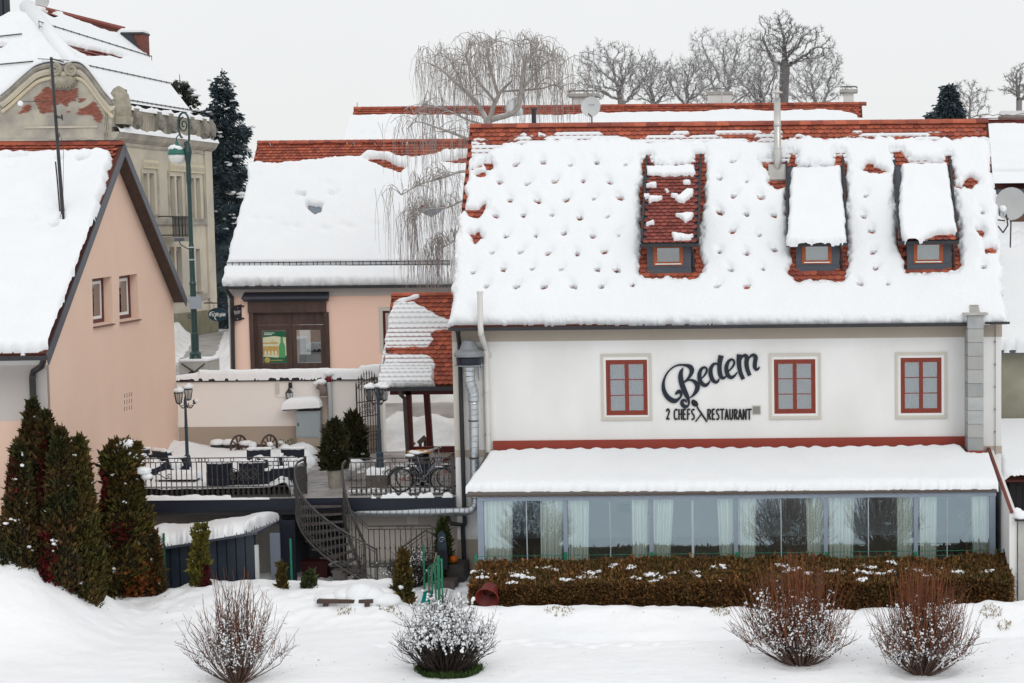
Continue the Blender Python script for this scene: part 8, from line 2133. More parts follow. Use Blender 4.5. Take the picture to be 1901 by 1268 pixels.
def thuja(lab, pxc, pyt, pyb, wpx, Yq, n, m_, seed, vines=(), snow=8, lean=0, prof=None, name='thuja_tree', size=.12, cat='tree', group=None, base=None):
 r = np.random.default_rng(seed)
 b = at(pxc, pyb, Yq); top = at(pxc + lean, pyt, Yq); H = top.z - b.z; W = wpx * Yq / FPX / 2
 zb0 = b.z - (.25 if base is None else 0); Hd = .7 if base is None else 0
 t = thing(name, lab, cat, (b.x, b.y, b.z), group)
 pf = prof or (lambda u: (.86 + .14 * np.minimum(1, u * 4)) * np.clip(1 - u, 0, 1) ** .62 * 1.12)
 def radius(u, a): return W * pf(u) * (1 + (.55 if cat != 'tree' else .48) * fbm(np.cos(a) * 1.6 + seed, u * 8 + np.sin(a) * 1.6, seed % 50, 4))
 def pt(u, a, k):
  R_ = radius(u, a) * k
  return np.stack([b.x + (top.x - b.x) * u + R_ * np.cos(a), b.y + R_ * np.sin(a), b.z - Hd + (H + Hd) * u], -1)
 # solid dark core, added to block light through the foliage
 nu, nv_ = 14, 26
 U, A = np.meshgrid(np.linspace(0, 1, nv_), np.linspace(0, 2 * np.pi, nu, endpoint=False), indexing='ij')
 P = pt(U, A, .74); P[0, :, 2] = zb0
 idx = np.arange(nv_ * nu).reshape(nv_, nu)
 Fq = np.stack([idx[:-1], np.roll(idx, -1, 1)[:-1], np.roll(idx, -1, 1)[1:], idx[1:]], -1).reshape(-1, 4)
 npmesh('shade_core', P.reshape(-1, 3), Fq, CORE, t)
 u = r.random(n) ** .9; a = r.random(n) * 2 * np.pi; k = .72 + .34 * r.random(n) ** .6
 P = pt(u, a, k)
 D = np.stack([np.cos(a) * .65, np.sin(a) * .65, np.full(n, .85)], -1) + r.normal(size=(n, 3)) * .35
 v, f = leaves(P, D, size * (.6 + .9 * r.random(n)), .42, seed)
 k2 = n // 9; i2 = r.integers(0, n, k2); P2 = pt(u[i2], a[i2], .98 + .12 * r.random(k2)); v2, f2 = leaves(P2, D[i2] + r.normal(size=(k2, 3)) * .4 + np.array([0, 0, .4]), size * (1.3 + 1.0 * r.random(k2)), .3, seed + 7); v, f = cat_((v, f), (v2, f2))
 npmesh('foliage', v, f, m_, t)
 for (u0, a0, du, da, mm, nn) in vines:
  uu = np.clip(u0 + r.normal(size=nn) * du, .02, .98); aa = a0 + r.normal(size=nn) * da
  P = pt(uu, aa, 1.03 + .08 * r.random(nn)); D = np.stack([np.cos(aa), np.sin(aa), -.3 + r.normal(size=nn) * .5], -1) + r.normal(size=(nn, 3)) * .4
  v, f = leaves(P, D, size * (.7 + .6 * r.random(nn)), .9, seed + 1); npmesh('vine_leaves', v, f, mm, t)
 if snow:
  C = []; Rr = []
  for k_ in range(snow * 2):
   uu = r.uniform(.12, .97); aa = r.uniform(-np.pi, 0) if r.random() < .85 else r.uniform(0, np.pi)
   c = pt(np.array(uu), np.array(aa), np.array(1.0)); s_ = r.uniform(.018, .06)
   for q in range(r.integers(1, 4)): C.append(c + r.normal(size=3) * s_ * .8); Rr.append((s_ * r.uniform(.7, 1.3), s_, s_ * r.uniform(.5, .8)))
  v, f = blobs(C, Rr, ICO1, .25, seed); npmesh('snow_clumps', v, f, SNOW, t, True, 'stuff')
 MB().lathe((b.x, b.y, zb0 - .1), [(W * .25, 0), (W * .15, H * .5)], 7).build('trunk', WOODD, t)
 return t
F_ = -PI / 2
thuja('tallest slender thuja at the left, before the downpipe of the pink house', 60, 748, 1062, 66, 44.4, 7000, THU, 201, [(.35, F_, .1, .5, VINE, 60)], 5)
thuja('pointed thuja with crimson creeper up its front, second from left in the clump', 84, 768, 1075, 74, 43.9, 8000, THU, 202, [(.62, F_ + .3, .13, .22, VINE, 420), (.45, F_ + .2, .06, .3, VINE, 160)], 6)
thuja('round shouldered thuja with snow flecks in the middle of the left clump', 112, 800, 1095, 84, 43.6, 9000, THU, 203, [(.30, F_ - .5, .09, .3, VINE, 420), (.16, F_ - .2, .04, .3, VINE, 120), (.1, F_ + .6, .03, .15, VINO, 60)], 9)
thuja('single straight olive thuja at the right of the left clump', 148, 818, 1106, 72, 43.9, 9500, THU2, 204, [(.13, F_ - .8, .03, .2, VINO, 60)], 5)
thuja('low bushy thuja tangled with dry creeper at the far left', 36, 824, 1048, 66, 43.4, 7000, THU, 205, [(.8, F_ - .5, .07, .4, VINE, 160)], 14)
thuja('broad broken topped thuja with red and orange creeper beside the shed', 224, 822, 1104, 88, 46.6, 10500, THU2, 206, [(.68, F_ - .9, .07, .2, VINE, 380), (.36, F_ - 1.0, .06, .25, VINO, 260), (.52, F_ + .3, .04, .2, VINE, 90), (.22, F_ + .8, .05, .3, VINO, 160), (.5, F_ - 1.2, .08, .2, VINE, 160)], 10, prof=lambda u: np.minimum(1, (u + .1) * 5) * np.where(u < .62, 1.0, np.where(u < .95, .62, .62 * np.clip((1 - u) / .05, 0, 1) ** .5)))
thuja('narrow thuja hugging the right side of the broken topped one', 256, 872, 1092, 34, 46.9, 3800, THU2, 207, [(.4, F_ + .9, .05, .3, VINO, 50)], 10)
v, f = blobs([tuple(at(228, 828, 46.5)), tuple(at(238, 824, 46.5)), tuple(at(218, 836, 46.4)), tuple(at(266, 874, 46.5)), tuple(at(272, 884, 46.5))], [(.22, .2, .15), (.16, .16, .12), (.12, .1, .16), (.2, .2, .1), (.14, .12, .1)], ICO2, .1, 5); o = npmesh('snow_cap', v, f, SNOW, bpy.data.objects['thuja_tree.005'], True, 'stuff')
rg = np.random.default_rng(9); P = np.array([at(236 + 20 * k / 60 + rg.normal() * 2, 833 - 8 * math.sin(k / 60 * 2.2) + rg.normal() * 2.5, 46.5) for k in range(61) for _ in range(4)]); D = rg.normal(size=P.shape) * .5 + np.array([1, 0, .1]); v, f = leaves(P, D, .13, .5, 3); npmesh('bent_top', v, f, THU2, bpy.data.objects['thuja_tree.005'])
thuja('small reddish thuja sapling on a stake left of the shed', 284, 992, 1098, 40, 46.8, 3200, leafmat('russet_green', (.10, .055, .02), (.06, .055, .02), 3, .4), 208, [(.25, F_, .06, .6, VINE, 160), (.55, F_, .1, .6, VINO, 120)], 10, cat='shrub')
thuja('thin wavy golden green conifer in front of the shed', 362, 978, 1092, 26, 46.6, 2600, leafmat('golden_thuja', (.13, .11, .02), (.09, .085, .02), 3, .35), 209, [(.1, F_, .06, .8, VINE, 90)], 3, lean=12, prof=lambda u: .8 + .2 * np.sin(u * 14) - .5 * (u > .93), cat='shrub')
thuja('short clump of crimson leaves beside the wavy conifer', 383, 1050, 1094, 12, 46.5, 200, VINE, 210, [(.5, F_, .3, 1.5, VINE, 260)], 0, cat='shrub', name='red_shrub', size=.09)
thuja('little green conifer by the grey shed post', 523, 1050, 1096, 17, 46.2, 900, THU2, 211, [], 0, cat='shrub')
thuja('tiny round evergreen in the snow before the red box', 573, 1066, 1092, 22, 46.2, 700, leafmat('fresh_evergreen', (.04, .055, .02), (.06, .065, .025), 3, .3), 212, [], 0, cat='shrub', prof=lambda u: np.sqrt(np.clip(1 - (2 * u - 1) ** 2, 0, 1)))
thuja('stout little thuja left of the green gate', 748, 1028, 1098, 32, 45.9, 2200, THU2, 213, [], 2, cat='shrub')
thuja('slender green conifer behind the slate obelisk by the beige wall', 822, 968, 1048, 30, 49.2, 2600, leafmat('green_conifer', (.04, .06, .018), (.07, .075, .02), 3, .35), 214, [], 1, cat='shrub')
ob = thing('trellis_obelisk', 'slate coloured planter with a scrolled trellis before the slender conifer', 'planter', tuple(at(818, 1040, 48.9)))
x0, x1 = X_(811, 1020, 48.9), X_(831, 1020, 48.9); zt_, zm_, zb_3 = Z_(820, 985, 48.9), Z_(820, 1022, 48.9), Z_(820, 1056, 48.9)
MB().prism([(x0 + .02, 48.9, zm_), (x1 - .02, 48.9, zm_), (x1 - .05, 48.9, zt_ - .1), ((x0 + x1) / 2, 48.9, zt_), (x0 + .03, 48.9, zt_ - .08)], (0, .03, 0)).build('trellis', SLATE, ob)
MB().bx(x0, x1, 48.8, 49.1, zb_3, zm_ - .002).build('planter_box', NAVY, ob)
mb = MB(); scroll(mb, Vector(((x0 + x1) / 2, 48.88, zt_ - .25)), .09, 1.3, 0, .009); mb.build('scrollwork', GALV, ob)
# potted conifers by the gate
for lab, pxc, pyt, pyb, wq, py_pot, wp in (('front potted dark thuja in a rough stone pot', 621, 788, 872, 40, 886, 13), ('rear potted dark thuja in a pale round pot by the gate', 655, 773, 856, 44, 868, 13)):
 g_ = onz(pxc, py_pot + (20 if wp and pxc < 640 else 8), 0)
 Yq = g_.y
 t = thuja(lab, pxc, pyt, pyb, wq, Yq, 3400, POTG, int(pxc), [], 3, name='potted_thuja', cat='potted tree', size=.145, base=1)
 pr = wp * Yq / FPX
 MB().lathe((at(pxc, pyb, Yq).x, Yq, 0), [(pr * .85, 0), (pr * 1.05, Z_(pxc, pyb, Yq)), (pr * .9, Z_(pxc, pyb, Yq) + .01)], 10 if pxc < 640 else 16).build('pot', STONEP if pxc < 640 else CONC, t)
v, f = blobs([tuple(onz(652, 864, .5)), tuple(onz(662, 862, .45)), tuple(onz(650, 872, .3))], [(.28, .25, .2), (.2, .2, .15), (.2, .2, .25)], ICO2, .1, 6)
o = npmesh('snow_mound', v, f, SNOW, None, True, top_loc=tuple(onz(652, 872, 0))); tag(o, 'rounded mound of snow between the two potted thujas', 'snow mound')
# ---- clipped hedge
hg = thing('clipped_hedge', 'long clipped brown green hedge with snow patches in front of the veranda', 'hedge', tuple(at(1370, 1112, 44.6)))
hx0, hx1 = X_(874, 1085, 44.7), X_(1876, 1075, 44.9)
hy0, hy1 = 44.55, 45.95
def htop(x, y): return -1.41 + (y - hy0) / (hy1 - hy0) * .33 + .10 * fbm(x * 1.3, y * 2, 150, 3) + .05 * fbm(x * 5, y * 5, 149, 2)
r = np.random.default_rng(151)
MB().bx(hx0 + .12, hx1 - .12, hy0 + .14, hy1 - .12, ZL - .1, -1.53).build('shade_core', CORE, hg)  # solid dark box added inside the hedge to block light
def hbatch(n, kind):
 if kind == 'front':
  x = r.uniform(hx0, hx1, n); z = r.uniform(ZL - .05, 0, n); z = ZL - .05 + (htop(x, np.full(n, hy0)) - ZL + .03) * r.random(n)
  y = hy0 + .17 * (fbm(x * 1.9, z * 2.4, 152, 3)) + .14 * r.random(n) + .05 * (1 - (z - ZL) / .9); D = np.stack([r.normal(size=n) * .5, -np.ones(n), .5 + r.normal(size=n) * .4], -1)
 elif kind == 'top':
  x = r.uniform(hx0, hx1, n); y = r.uniform(hy0, hy1, n); z = htop(x, y) - .08 * r.random(n); D = np.stack([r.normal(size=n) * .5, -.25 + r.normal(size=n) * .5, np.ones(n)], -1)
 else:
  y = r.uniform(hy0, hy1, n); s_ = r.random(n) < .5; x = np.where(s_, hx0, hx1) + np.where(s_, 1, -1) * .1 * r.random(n); z = ZL + (htop(x, y) - ZL) * r.random(n); D = np.stack([np.where(s_, -1, 1) + r.normal(size=n) * .4, r.normal(size=n) * .5, .5 + r.normal(size=n) * .4], -1)
 return np.stack([x, y, z], -1), D
VF = []
for n, kd in ((46000, 'front'), (36000, 'top'), (5000, 'end')):
 P, D = hbatch(n, kd); VF.append(leaves(P, D, .085 * (.6 + .8 * r.random(n)), .55, n))
P, D = hbatch(1000, 'top'); VF.append(leaves(P + np.array([0, 0, .04]), D * np.array([1, 1, 2.0]), .10 + .07 * r.random(1000), .4, 71)); P, D = hbatch(1500, 'front'); VF.append(leaves(P, D, .11 + .07 * r.random(1500), .4, 72))
v, f = cat(*VF); npmesh('foliage', v, f, HED, hg)
P, D = hbatch(9000, 'top'); v, f = leaves(P + np.array([0, 0, .02]), D, .08 * (.6 + .8 * r.random(9000)), .55, 7); npmesh('green_foliage', v, f, THU2, hg)
C = []; Rr = []
for px_, py_, w_ in ((960, 1056, 26), (972, 1064, 20), (955, 1072, 12), (884, 1054, 10), (893, 1064, 12), (908, 1058, 8), (1012, 1048, 10), (1030, 1050, 8), (1078, 1062, 12), (1100, 1056, 16), (1104, 1062, 12), (1062, 1066, 10), (1045, 1066, 7), (1140, 1046, 6), (1172, 1052, 8), (1180, 1068, 10), (1206, 1062, 14), (1216, 1070, 10), (1232, 1064, 12), (1250, 1058, 7), (1290, 1055, 8), (1328, 1050, 10), (1340, 1048, 8), (1296, 1062, 5), (1340, 1072, 6), (1560, 1064, 14), (1545, 1060, 12), (1610, 1052, 16), (1612, 1062, 22), (1600, 1072, 12), (1632, 1062, 10), (1660, 1046, 12), (1655, 1062, 10), (1700, 1060, 12), (1720, 1068, 10), (1780, 1060, 14), (1790, 1066, 12), (1835, 1062, 8), (1450, 1048, 10), (1465, 1056, 12), (1480, 1052, 9), (1500, 1058, 8), (1740, 1052, 8)):
 t_ = (py_ - 1035) / 42; yy = hy1 - (hy1 - hy0) * min(max(t_, 0), 1)
 for q in range(max(7, int(w_ * 2.3))):
  p = at(px_ + r.normal() * w_ * .55, py_ + r.normal() * 3.2, yy); z = float(htop(np.array(p.x), np.array(yy))) + .01
  s_ = r.uniform(.018, .052) * (1 if w_ < 14 else 1.25); C.append((p.x, yy - .05 + r.normal() * .06, z + r.normal() * .012)); Rr.append((s_ * r.uniform(.6, 1.4), s_ * 1.2, s_ * r.uniform(.5, 1.0)))
v, f = blobs(C, Rr, ICO0, .28, 15); npmesh('snow_clumps', v, f, SNOW, hg, True, 'stuff')
# ---- leafless shrubs on the lawn
def shrub(lab, px_, py_, wl, wr, hpx, n, mt, seed, snow, red=0, redh=0, dark=0, rise=.0, base_r=.14, cat_='shrub', nsub=6):
 r = np.random.default_rng(seed)
 b = onz(px_, py_, ZL); b.z = ground_at(b.x, b.y) - .03; k = b.y / FPX
 t = thing('bare_shrub', lab, cat_, tuple(b))
 def fan(n, h0, h1, spread, jit):
  a = r.uniform(0, 2 * np.pi, n); q = np.abs(r.random(n)) ** .75
  side = np.cos(a) * q
  W = np.where(side < 0, wl, wr) * k
  q = q * (.72 + .5 * np.abs(fbm(a * 1.1 + seed, a * 0 + 3, seed % 60, 2))); H = hpx * k * (h0 + (h1 - h0) * r.random(n)) * (1 - .50 * q ** 2) * (1 + .3 * fbm(a * 1.5, a * 0 + seed, (seed + 5) % 60, 2)) * r.uniform(.7, 1.08, n)
  ends = np.stack([side * W * spread, np.sin(a) * q * min(wl, wr) * k * .9 * spread, H], -1)
  st_ = np.stack([side, np.sin(a) * q, np.zeros(n)], -1) * base_r
  m = 7; s_ = np.linspace(0, 1, m)[None, :, None]
  mid = np.concatenate([ends[:, None, :2] * (s_ ** .85), ends[:, None, 2:] * (s_ ** (1.0 + rise))], -1)
  P = st_[:, None] * (1 - s_) + mid
  P = P + r.normal(size=(n, m, 3)) * jit * s_ * np.array([1, 1, .4])
  return np.array(b) + P
 P = fan(n, .55, 1.0, 1.0, .06)
 R_ = np.linspace(.012, .0038, 7)[None] * (.6 + .8 * r.random((n, 1)))
 v, f = tubes(P, R_, 4); npmesh('stems', v, f, mt, t)
 # side twigs
 ns = n * nsub; i = r.integers(0, n, ns); j = r.integers(2, 6, ns); fr_ = r.random((ns, 1))
 B0 = P[i, j] * (1 - fr_) + P[i, j + 1 - (j == 6)] * fr_
 dirs = (P[i, np.minimum(j + 1, 6)] - P[i, j]); dirs /= np.linalg.norm(dirs, axis=1, keepdims=True) + 1e-9
 dirs = dirs + r.normal(size=(ns, 3)) * .55 + np.array([0, 0, .25]); dirs /= np.linalg.norm(dirs, axis=1, keepdims=True)
 Ls = r.uniform(.12, .38, (ns, 1, 1)); s_ = np.linspace(0, 1, 4)[None, :, None]
 T = B0[:, None] + dirs[:, None] * Ls * s_ + r.normal(size=(ns, 4, 3)) * .012 * s_ + np.array([0, 0, .05]) * s_ ** 2
 v, f = tubes(T, np.linspace(.0055, .0028, 4)[None] * np.ones((ns, 1)), 3); npmesh('twigs', v, f, mt, t)
 if red:
  x = r.normal(size=red) * .42; x = np.clip(x, -1, 1); W = np.where(x < 0, wl, wr) * k
  z0 = hpx * k * (.45 + .2 * r.random(red)) * (1 - .35 * x ** 2); z1 = hpx * k * (.55 + redh * r.random(red)) * (1 - .38 * np.abs(x) ** 1.6)
  y0 = r.normal(size=red) * .25; sx_ = x * W * .95; m = 5; s_ = np.linspace(0, 1, m)
  Pz = np.stack([sx_[:, None] * (.70 + .30 * s_[None]) + r.normal(size=(red, 1)) * .14 * s_[None] ** 1.3 + r.normal(size=(red, m)) * .008, y0[:, None] + 0 * s_[None], z0[:, None] * .6 + (z1 - z0 * .6)[:, None] * s_[None]], -1) + np.array(b)
  v, f = tubes(Pz, np.linspace(.0075, .0035, m)[None] * np.ones((red, 1)), 3); npmesh('red_shoots', v, f, TWR, t)
 if dark:
  Pd = fan(dark, .35, .62, .62, .02); v, f = tubes(Pd, np.linspace(.018, .008, 7)[None] * np.ones((dark, 1)), 4); npmesh('dense_stems', v, f, TWD, t)
 C = []; Rr = []
 zmin, zmax, big, cnt = snow
 tip = T[:, 2]; zrel = (tip[:, 2] - b.z) / (hpx * k)
 ok = np.where((zrel > zmin) & (zrel < zmax))[0]
 nz = fbm(tip[ok, 0] * 4.6 + seed, tip[ok, 2] * 4.6, seed % 60, 2) + r.normal(size=len(ok)) * .13
 ok = ok[np.argsort(-nz)[:cnt]]
 for q in ok:
  s_ = r.uniform(.45, 1.1) * big; ext = r.uniform(.2, .95)
  for e_ in np.linspace(0, ext, 3):
   C.append(T[q, 0] * (1 - e_) + T[q, 3] * e_ + np.array([0, 0, s_ * .5]) + r.normal(size=3) * .006); Rr.append((s_ * r.uniform(.5, 1.0), s_ * r.uniform(.5, 1.0), s_ * r.uniform(.5, 1.1)))
 v, f = blobs(C, Rr, ICO0, .3, seed); npmesh('snow_clumps', v, f, SNOW, t, True, 'stuff')
 return t
shrub('tall loose brown twigged shrub at the lower left of the lawn', 440, 1262, 104, 122, 196, 130, TWN, 301, (.1, .66, .027, 700), red=80, redh=.60, rise=.12)
shrub('compact dark shrub with a thick crown of snow in a ring of melted grass', 828, 1242, 98, 96, 146, 300, TWD, 302, (.48, 1.05, .044, 1150), dark=220, rise=.05, base_r=.20, nsub=8)
shrub('wide red tipped shrub before the hedge, left of the right pair', 1486, 1226, 140, 108, 176, 170, TWN, 303, (.16, .86, .029, 1300), red=420, redh=.78, rise=.1, base_r=.18)
shrub('upright red tipped shrub before the hedge, rightmost on the lawn', 1712, 1242, 104, 122, 180, 180, TWN, 304, (.16, .78, .028, 1250), red=420, redh=.74, rise=.1, base_r=.14)
shrub('low dark twiggy shrub flecked with snow before the landing railing', 768, 1092, 60, 60, 84, 140, TWD, 305, (.2, 1, .028, 160), rise=.05)
shrub('snowy tangled shrub at the right edge below the dark shed', 1902, 1106, 36, 40, 92, 130, TWD, 306, (.1, 1, .045, 240), rise=.05)
shrub('bare twigs hanging in at the left edge over the snow bank', -14, 1075, 40, 48, 150, 60, TWN, 307, (.3, .9, .02, 10), rise=-.1)
# grass in the melted rings
GRS = leafmat('winter_grass', (.035, .075, .018), (.055, .09, .025), 4, .4)
STRW = leafmat('straw_grass', (.34, .27, .16), (.24, .19, .11), 4, .3)
for (cx_, cy_, rx_, ry_, n) in ((722, 1143, 26, 5, 150), (1040, 1162, 30, 4, 70), (1338, 1156, 20, 5, 80), (1840, 1156, 22, 5, 90), (1864, 1166, 14, 4, 50), (935, 1148, 24, 4, 80), (640, 1150, 20, 4, 40), (833, 1243, 62, 11, 3600), (165, 1104, 44, 8, 1500), (222, 1106, 34, 6, 900)):
 r = np.random.default_rng(int(cx_)); P = []
 for q in range(n):
  a = r.uniform(0, 2 * np.pi); s_ = math.sqrt(r.random()); p = onz(cx_ + rx_ * s_ * math.cos(a), cy_ + ry_ * s_ * math.sin(a), ZL + (.0 if cx_ > 400 else .12)); P.append((p.x, p.y, ground_at(p.x, p.y) - .01))
 D = r.normal(size=(n, 3)) * .45 + np.array([0, -.1, 1]); lg = cx_ < 900 and rx_ > 30; v, f = leaves(P, D, (.09 + .07 * r.random(n)) * (1 if lg else .55), .16 if lg else .3, 9, .6)
 o = npmesh('grass', v, f, GRS if lg else STRW); o['kind'] = 'stuff'
# ---- bare trees
def bare_tree(lab, px_, pyb, pcb, pyt, wpx, Yq, seed, mt, lean=0, trunk=.2, na=620, group='leafless trees beyond the roofs'):
 """crown grown by space colonisation: branches reach for points scattered through the crown, twigs follow"""
 r = np.random.default_rng(seed); b = np.array(at(px_ - lean, 330, Yq)); k = Yq / FPX; W = wpx * k / 2
 zt_, zc_ = at(px_, pyt, Yq).z, at(px_, pcb, Yq).z; cx_ = at(px_, pyt, Yq).x; hh = (zt_ - zc_) / 2
 t = thing('bare_tree', lab, 'tree', tuple(b), group)
 d = r.normal(size=(na, 3)); d /= np.linalg.norm(d, axis=1, keepdims=True); q = r.random((na, 1)) ** .36
 A = np.array([cx_, b[1], zc_ + hh]) + d * q * np.array([W, W * .7, hh]) * (1 + .6 * fbm(d[:, :1] * 2 + seed, d[:, 2:] * 2, seed, 2))
 fork = np.array([cx_ - lean * k * .4, b[1], zc_ + hh * .1]); n0 = 8
 nod = [b + (fork - b) * i / n0 for i in range(n0 + 1)]; par = [-1] + list(range(n0)); step = hh * .105; alive = np.ones(na, bool)
 for it in range(46):
  Nn = np.array(nod); At = A[alive]
  if len(At) < 6: break
  D2 = ((At[:, None] - Nn[None]) ** 2).sum(-1); j = D2.argmin(1); new = []
  for q_ in np.unique(j):
   v_ = At[j == q_] - Nn[q_]; v_ = (v_ / (np.linalg.norm(v_, axis=1, keepdims=True) + 1e-9)).sum(0); v_ = v_ / (np.linalg.norm(v_) + 1e-9) + r.normal(size=3) * .28; v_ /= np.linalg.norm(v_)
   new.append(Nn[q_] + v_ * step); par.append(int(q_))
  nod += new
  D2 = ((A[:, None] - np.array(new)[None]) ** 2).sum(-1).min(1); alive &= D2 > (step * 1.15) ** 2
 Nn = np.array(nod); par = np.array(par); cnt = np.ones(len(Nn))
 for i in range(len(Nn) - 1, 0, -1): cnt[par[i]] += cnt[i]
 rad = np.clip(trunk * (cnt / cnt[0]) ** .56, .009, None); i = np.arange(1, len(Nn))
 P = np.stack([Nn[par[i]], Nn[i]], 1); R_ = np.stack([np.minimum(rad[par[i]], rad[i] * 1.35), rad[i]], 1); big = rad[i] > .045
 v, f = tubes(P[big], R_[big], 6); npmesh('trunk', v, f, mt, t)
 tw = r.integers(n0 + 1, len(Nn), len(Nn) * 6); base = Nn[tw]; dr_ = Nn[tw] - Nn[par[tw]]; dr_ /= np.linalg.norm(dr_, axis=1, keepdims=True) + 1e-9
 dr_ = dr_ + r.normal(size=dr_.shape) * .55 + np.array([0, 0, .18]); dr_ /= np.linalg.norm(dr_, axis=1, keepdims=True); Lt = (r.uniform(.5, 1.9, (len(tw), 1, 1))) * step; s_ = np.linspace(0, 1, 3)[None, :, None]
 T = base[:, None] + dr_[:, None] * Lt * s_ + r.normal(size=(len(tw), 3, 3)) * .14 * step * s_
 vf = cat(tubes(P[~big], R_[~big], 4), tubes(T, np.linspace(.009, .005, 3)[None] * np.ones((len(tw), 1)), 3)); npmesh('crown', vf[0], vf[1], mt, t)
 return t
FARB = barkmat('far_hazed_frosted_bark', (.19, .18, .178), .30, .85)  # frosted bark, its base colour paled to stand in for distance haze
POLB = barkmat('grey_snowy_bark', (.12, .115, .112), .4, .85)
PALET = mat('pale_far_twigs', (.24, .225, .22), .9)
bare_tree('open crowned leafless tree right of the tall aerial', 1145, 215, 195, 76, 172, 112, 11, FARB, -18, .26, 420)
bare_tree('small leafless tree between the left and middle far chimneys', 1212, 215, 200, 100, 96, 116, 12, FARB, 0, .2, 360)
bare_tree('leaning leafless tree behind the left side of the middle far chimney', 1278, 215, 205, 88, 120, 118, 13, FARB, 22, .2, 460)
bare_tree('broad dense leafless tree rising behind the middle far chimney', 1350, 215, 200, 58, 180, 124, 14, FARB, 6, .25, 760)
bare_tree('tallest leafless tree with a thick dark pollarded trunk behind the steel flue', 1462, 215, 128, 28, 146, 110, 15, POLB, 14, .30, 460)
bare_tree('rounded leafless tree just right of the steel flue', 1512, 215, 205, 92, 118, 120, 16, FARB, -8, .2, 560)
bare_tree('frosted leafless tree low between the two chimneys at right', 1412, 215, 210, 100, 116, 106, 17, FARB, -10, .2, 460)
bare_tree('fine pale leafless tree behind the small dark conifer', 1800, 235, 230, 140, 76, 118, 18, PALET, 0, .1, 240)
bare_tree('pale leafless tree at the right edge behind the low chimney', 1892, 225, 190, 112, 78, 112, 19, PALET, 0, .18, 240)
ch = thing('low_chimney', 'low white chimney with snow behind the neighbour roof at the right edge', 'chimney', tuple(at(1880, 225, 72))); x0, x1 = X_(1860, 215, 72), X_(1904, 215, 72); z0, z1 = Z_(1880, 232, 72), Z_(1880, 214, 72)
MB().bx(x0, x1, 72, 72.8, z0 - 2, z1 - .1).build('shaft', CONC, ch); MB().bx(x0 - .05, x1, 71.95, 72.85, z1 - .098, z1).build('cap', GREY_S, ch); MB().bx(x0 - .03, x1, 71.97, 72.8, z1 + .002, z1 + .17).build('snow_cap', SNOW, ch)
# weeping birch between the shop house and the restaurant
YBR = 60.0
bt = thing('weeping_birch', 'weeping birch with long hanging twigs between the shop house and the restaurant', 'tree', (at(900, 800, YBR).x, YBR, 0))
def B(px_, py_, dy=0): return tuple(at(px_, py_, YBR + dy))
limbs = [([(898, 860, 0), (900, 500, 0), (903, 320, 0), (908, 230, 0), (925, 178, 0), (950, 150, 0)], .17), ([(908, 230, 0), (880, 185, .3), (845, 152, .6), (818, 128, .8), (800, 120, 1)], .09), ([(912, 222, 0), (958, 205, -.3), (968, 160, -.4), (975, 118, -.6), (1000, 92, -.8), (1034, 108, -1)], .10), ([(965, 175, -.4), (990, 140, -.2), (1022, 112, 0), (1044, 126, .2)], .05), ([(925, 178, 0), (912, 130, .4), (905, 95, .6), (925, 76, .7), (950, 86, .8)], .06), ([(905, 270, 0), (862, 255, -.8), (815, 238, -1.4), (775, 226, -1.8), (755, 240, -2)], .06), ([(902, 340, 0), (865, 318, -1), (820, 330, -1.6), (780, 342, -2.1), (745, 362, -2.4)], .07), ([(901, 400, 0), (868, 372, -1.2), (830, 385, -1.8), (790, 390, -2.2), (765, 410, -2.4)], .05), ([(900, 470, 0), (862, 440, -1), (835, 452, -1.7), (808, 470, -2)], .05), ([(908, 235, 0), (868, 222, .6), (830, 205, 1.2), (790, 195, 1.4), (768, 212, 1.5)], .045), ([(860, 165, .5), (840, 120, .8), (822, 100, 1), (800, 108, 1.2)], .04), ([(975, 118, -.6), (965, 90, -.2), (975, 72, 0), (1000, 85, .2)], .04), ([(920, 190, 0), (880, 140, -.8), (866, 105, -1), (880, 82, -1.2), (905, 90, -1.3)], .05), ([(930, 170, 0), (1000, 165, 1), (1030, 158, 1.2), (1046, 170, 1.4)], .04)]
mb = MB(); r = random.Random(77); Pst = []; src = []
for pts, rad in limbs:
 C_ = catmull([B(*p) for p in pts], 6); mb.tube(C_, [rad * (1 - .82 * i / (len(C_) - 1)) for i in range(len(C_))], 6 if rad < .1 else 8)
 if rad < .15: src += [(Vector(p), i / len(C_)) for i, p in enumerate(C_) if i > len(C_) * .25]
mb.build('trunk', BIRB, bt, True)
arc = [];
for q in range(210):
 p, u = r.choice(src); d = Vector((r.gauss(0, 1), r.gauss(0, 1), 0)).normalized(); L_ = r.uniform(.4, 1.1); up = r.uniform(.1, .55)
 if p.z < 8.0: d.x = -abs(d.x) * .6
 pts = [p + d * L_ * s_ + Z3 * (up * math.sin(s_ * 2.3) - .25 * s_ * s_) for s_ in (0, .25, .5, .75, 1)]
 arc.append([tuple(x) for x in pts]); Pst += [pts[2], pts[3], pts[3], pts[4], pts[4]]
v, f = tubes(np.array(arc), np.linspace(.017, .007, 5)[None] * np.ones((len(arc), 1)), 4); npmesh('branches', v, f, BIRB, bt, kind='stuff')
K = 1350; idx_ = np.random.default_rng(5).integers(0, len(Pst), K); rg = np.random.default_rng(78)
st_ = np.array([tuple(x) for x in Pst])[idx_] + rg.normal(size=(K, 3)) * np.array([.16, .2, .04])
Ls = rg.uniform(.5, 1.0, K) ** 1.3 * np.where(st_[:, 2] < 8.6, 2.6, 2.0); m = 6; s_ = np.linspace(0, 1, m)[None, :, None]
sw = rg.normal(size=(K, 1, 3)) * np.array([.16, .16, 0]); P = st_[:, None] + sw * np.sin(s_ * 2) - np.array([0, 0, 1.0]) * s_ ** 1.15 * Ls[:, None, None] + rg.normal(size=(K, m, 3)) * .02 * s_
